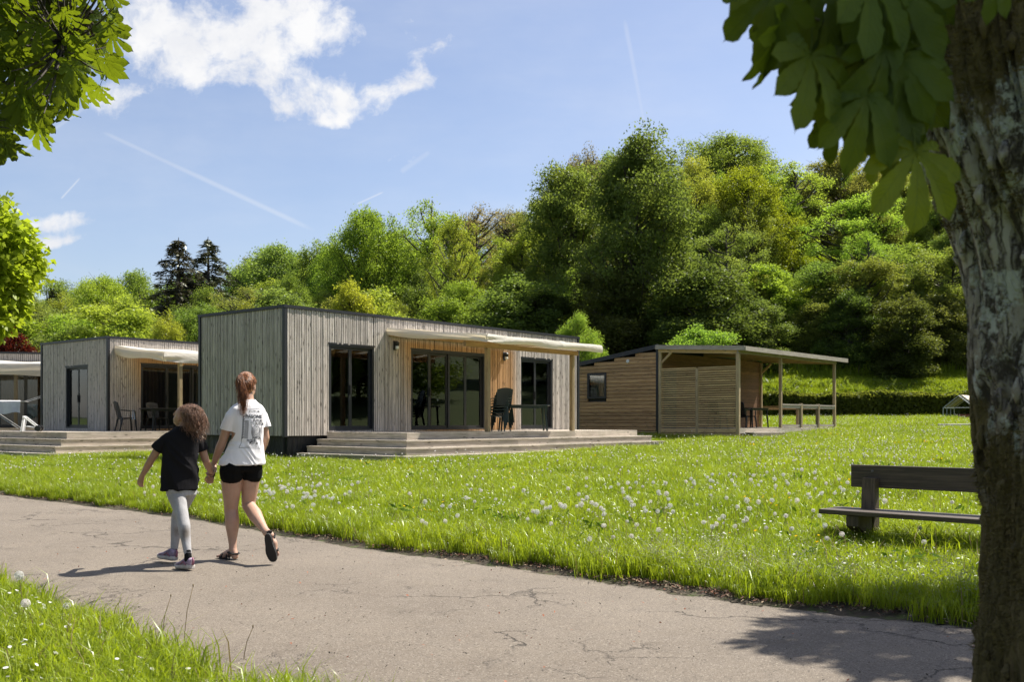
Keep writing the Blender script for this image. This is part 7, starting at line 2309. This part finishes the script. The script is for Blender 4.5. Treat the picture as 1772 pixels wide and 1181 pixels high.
# daisies and buttercups
def discs(n, y0, y1, rr, h0, h1, mats, name, label, cat, m=120, power=1.2, cl=None):
    x, y = scatter_pts(n, y0, y1, m, power)
    if cl:
        pk = R.integers(0, max(1, n // cl), n); x = x[pk] + R.normal(0, .22, n); y = y[pk] + R.normal(0, .22, n)
    k = (path_sd(x, y) > .2) & ~built(x, y, .05); x, y = x[k], y[k]; n = len(x)
    z = ground(x, y) + R.uniform(h0, h1, n)
    a = np.arange(7) / 7 * 2 * PI
    tx, ty = R.normal(0, .35, n), R.normal(-.1, .35, n)
    r = rr * R.uniform(.7, 1.25, n) * (1 + .5 * smoothstep(14, 40, y))
    ring = np.stack([np.cos(a)[None] * r[:, None], np.sin(a)[None] * r[:, None], (np.cos(a)[None] * tx[:, None] + np.sin(a)[None] * ty[:, None]) * r[:, None]], -1) + np.stack([x, y, z], 1)[:, None]
    o = obj_np(name, ring.reshape(-1, 3), np.arange(7 * n).reshape(n, 7), mats); tag(o, label, cat, None, 'stuff')
discs(5200, 4.2, 24, .0105, .05, .13, MAT_DAISY, 'daisies', 'small white daisies low in the grass', 'daisies', cl=7)
discs(2600, 20, 60, .011, .10, .24, MAT_DAISY, 'daisies', 'white flower specks across the far meadow', 'daisies', cl=6)
discs(330, 5, 30, .013, .10, .17, MAT_YELLOW, 'buttercups', 'yellow buttercups scattered in the grass', 'buttercups', cl=6)
discs(240, 24, 55, .018, .12, .24, MAT_YELLOW, 'buttercups', 'yellow flower patches in the far meadow', 'buttercups', cl=9)
# feathery grey weeds along the far path edge on the right
P = []
for _ in range(95):
    t_ = R.uniform(0, 1) ** .7; e = by_index(FAR_EDGE, np.array([9.2 + 4.2 * t_]))[0]
    n_ = np.array([.7, .72]); p0 = e + n_ * R.uniform(.12, .55)
    if R.uniform() < .35: p0 = e + n_ * R.uniform(.12, 1.2)
    hgt = R.uniform(.10, .24); q = R.normal(0, 1, (60, 3)) * [.045, .045, .06]; P.append(q + [p0[0], p0[1], G(*p0) + hgt])
P = np.concatenate(P)
lv, lf = leaf_quads(P, .0065, .0045, R, .3, 0)
o = obj_np('weeds', lv, lf, leaf_mat('grey_weed', .35, .2, 4, .0, (1, 1, .9), (.36, .38, .22))); tag(o, 'feathery pale weeds along the far edge of the path', 'weeds', None, 'stuff')
# broad leaved weeds (dock, dandelion rosettes)
P = []; D = []
for _ in range(150):
    x, y = scatter_pts(1, 5, 20, 60)
    if path_sd(x, y)[0] < .2 or built(x, y)[0]: continue
    nn = R.integers(6, 14); a = R.uniform(0, 6.28, nn); rr = R.uniform(.04, .15, nn)
    P.append(np.stack([x + np.cos(a) * rr, y + np.sin(a) * rr, ground(x, y) + R.uniform(.03, .13, nn)], 1)); D.append(np.stack([np.cos(a), np.sin(a), np.full(nn, .35)], 1))
P = np.concatenate(P); D = np.concatenate(D)
lv, lf = leaf_quads(P, .055, .017, R, .6, 0, D * 3)
o = obj_np('rosettes', lv, lf, leaf_mat('broad_weed', .4, .25, 2, .0, (1.2, 1.2, .5), (.095, .165, .024))); tag(o, 'broad leaved weeds between the grass', 'weeds', None, 'stuff')
# litter: brown leaves and bits along the edge, crumbs on the asphalt
def litter(n, lo, hi, sig, sz, mat, name, label, E_=FAR_EDGE, sgn=1):
    e = by_index(E_, R.uniform(lo, hi, n)); off = np.abs(R.normal(0, sig, n)) * -sgn + sgn * .10
    p = e + np.array([.7, .72]) * off[:, None]
    z = np.maximum(ground(p[:, 0], p[:, 1]), .004) + R.uniform(.006, .022, n)
    lv, lf = leaf_quads(np.c_[p, z], sz, sz * .42, R, 1.2, 0)
    o = obj_np(name, lv, lf, mat); tag(o, label, 'litter', None, 'stuff')
ml1 = simple('dead_leaf', (.115, .052, .030), .9, .6, 9.0); ml2 = simple('dry_bits', (.26, .20, .13), .9, .5, 9.0); ml3 = simple('soil_crumbs', (.030, .022, .015), .95, .4, 9.0)
litter(1500, 4, 14, .10, .018, ml1, 'fallen_leaves', 'reddish brown dead leaves along the far path edge')
litter(1200, 4, 14, .12, .014, ml2, 'dry_litter', 'dry straw coloured bits along the far path edge')
litter(2600, 4, 14, .09, .011, ml3, 'soil', 'dark soil crumbs where the grass meets the path')
litter(900, 4, 13, .10, .012, ml3, 'soil', 'dark crumbs along the near path edge', NEAR_EDGE, -1)
litter(260, 4, 13, .12, .016, ml1, 'fallen_leaves', 'reddish dead leaves along the near path edge', NEAR_EDGE, -1)
n = 900
w = R.uniform(.02, .98, n)[:, None]; tq = R.uniform(3, 13.5, n)
p = by_index(FAR_EDGE, tq) * (1 - w) + by_index(NEAR_EDGE, np.clip(tq, 0, 17)) * w
lv, lf = leaf_quads(np.c_[p, np.full(n, .022)], .008, .004, R, 1.5, 0)
o = obj_np('crumbs', lv, lf, ml3); tag(o, 'dark crumbs and twigs lying on the asphalt', 'litter', None, 'stuff')
n = 160
w = R.uniform(.02, .98, n)[:, None]; tq = R.uniform(3, 13.5, n)
p = by_index(FAR_EDGE, tq) * (1 - w) + by_index(NEAR_EDGE, tq) * w
lv, lf = leaf_quads(np.c_[p, np.full(n, .022)], .010, .006, R, 1.5, 0)
o = obj_np('petals', lv, lf, simple('rust_petal', (.30, .10, .05), .9, .4, 9.0)); tag(o, 'rust coloured bits lying on the asphalt', 'litter', None, 'stuff')
# the few tall stalks in the near verge
for (u, v_, Y, h, lab) in ((280, 1110, 5.45, .27, 'tall dandelion stalk with a half blown clock at the near path edge'), (318, 1130, 5.25, .36, 'tallest bare stalk leaning right at the near path edge'), (421, 1150, 5.0, .20, 'short reddish bare stalk at the near path edge')):
    p = W(u, v_, Y); z = G(p.x, p.y)
    m = MB(); m.tube([(0, 0, -.03), (.004, 0, h * .3), (.016, .004, h * .65), (.045, .01, h)], [.0026, .0022, .002, .0016], 6); m.ell((.046, .01, h + .007), (.0034, 0, 0), (0, .0034, 0), (0, 0, .009), 8, 6)
    o = m.build('flower_stalk', MAT_STEM, smooth=True); o.location = (p.x, p.y, z); tag(o, lab, 'stalk')

bpy.data.scenes.remove(SIDE)
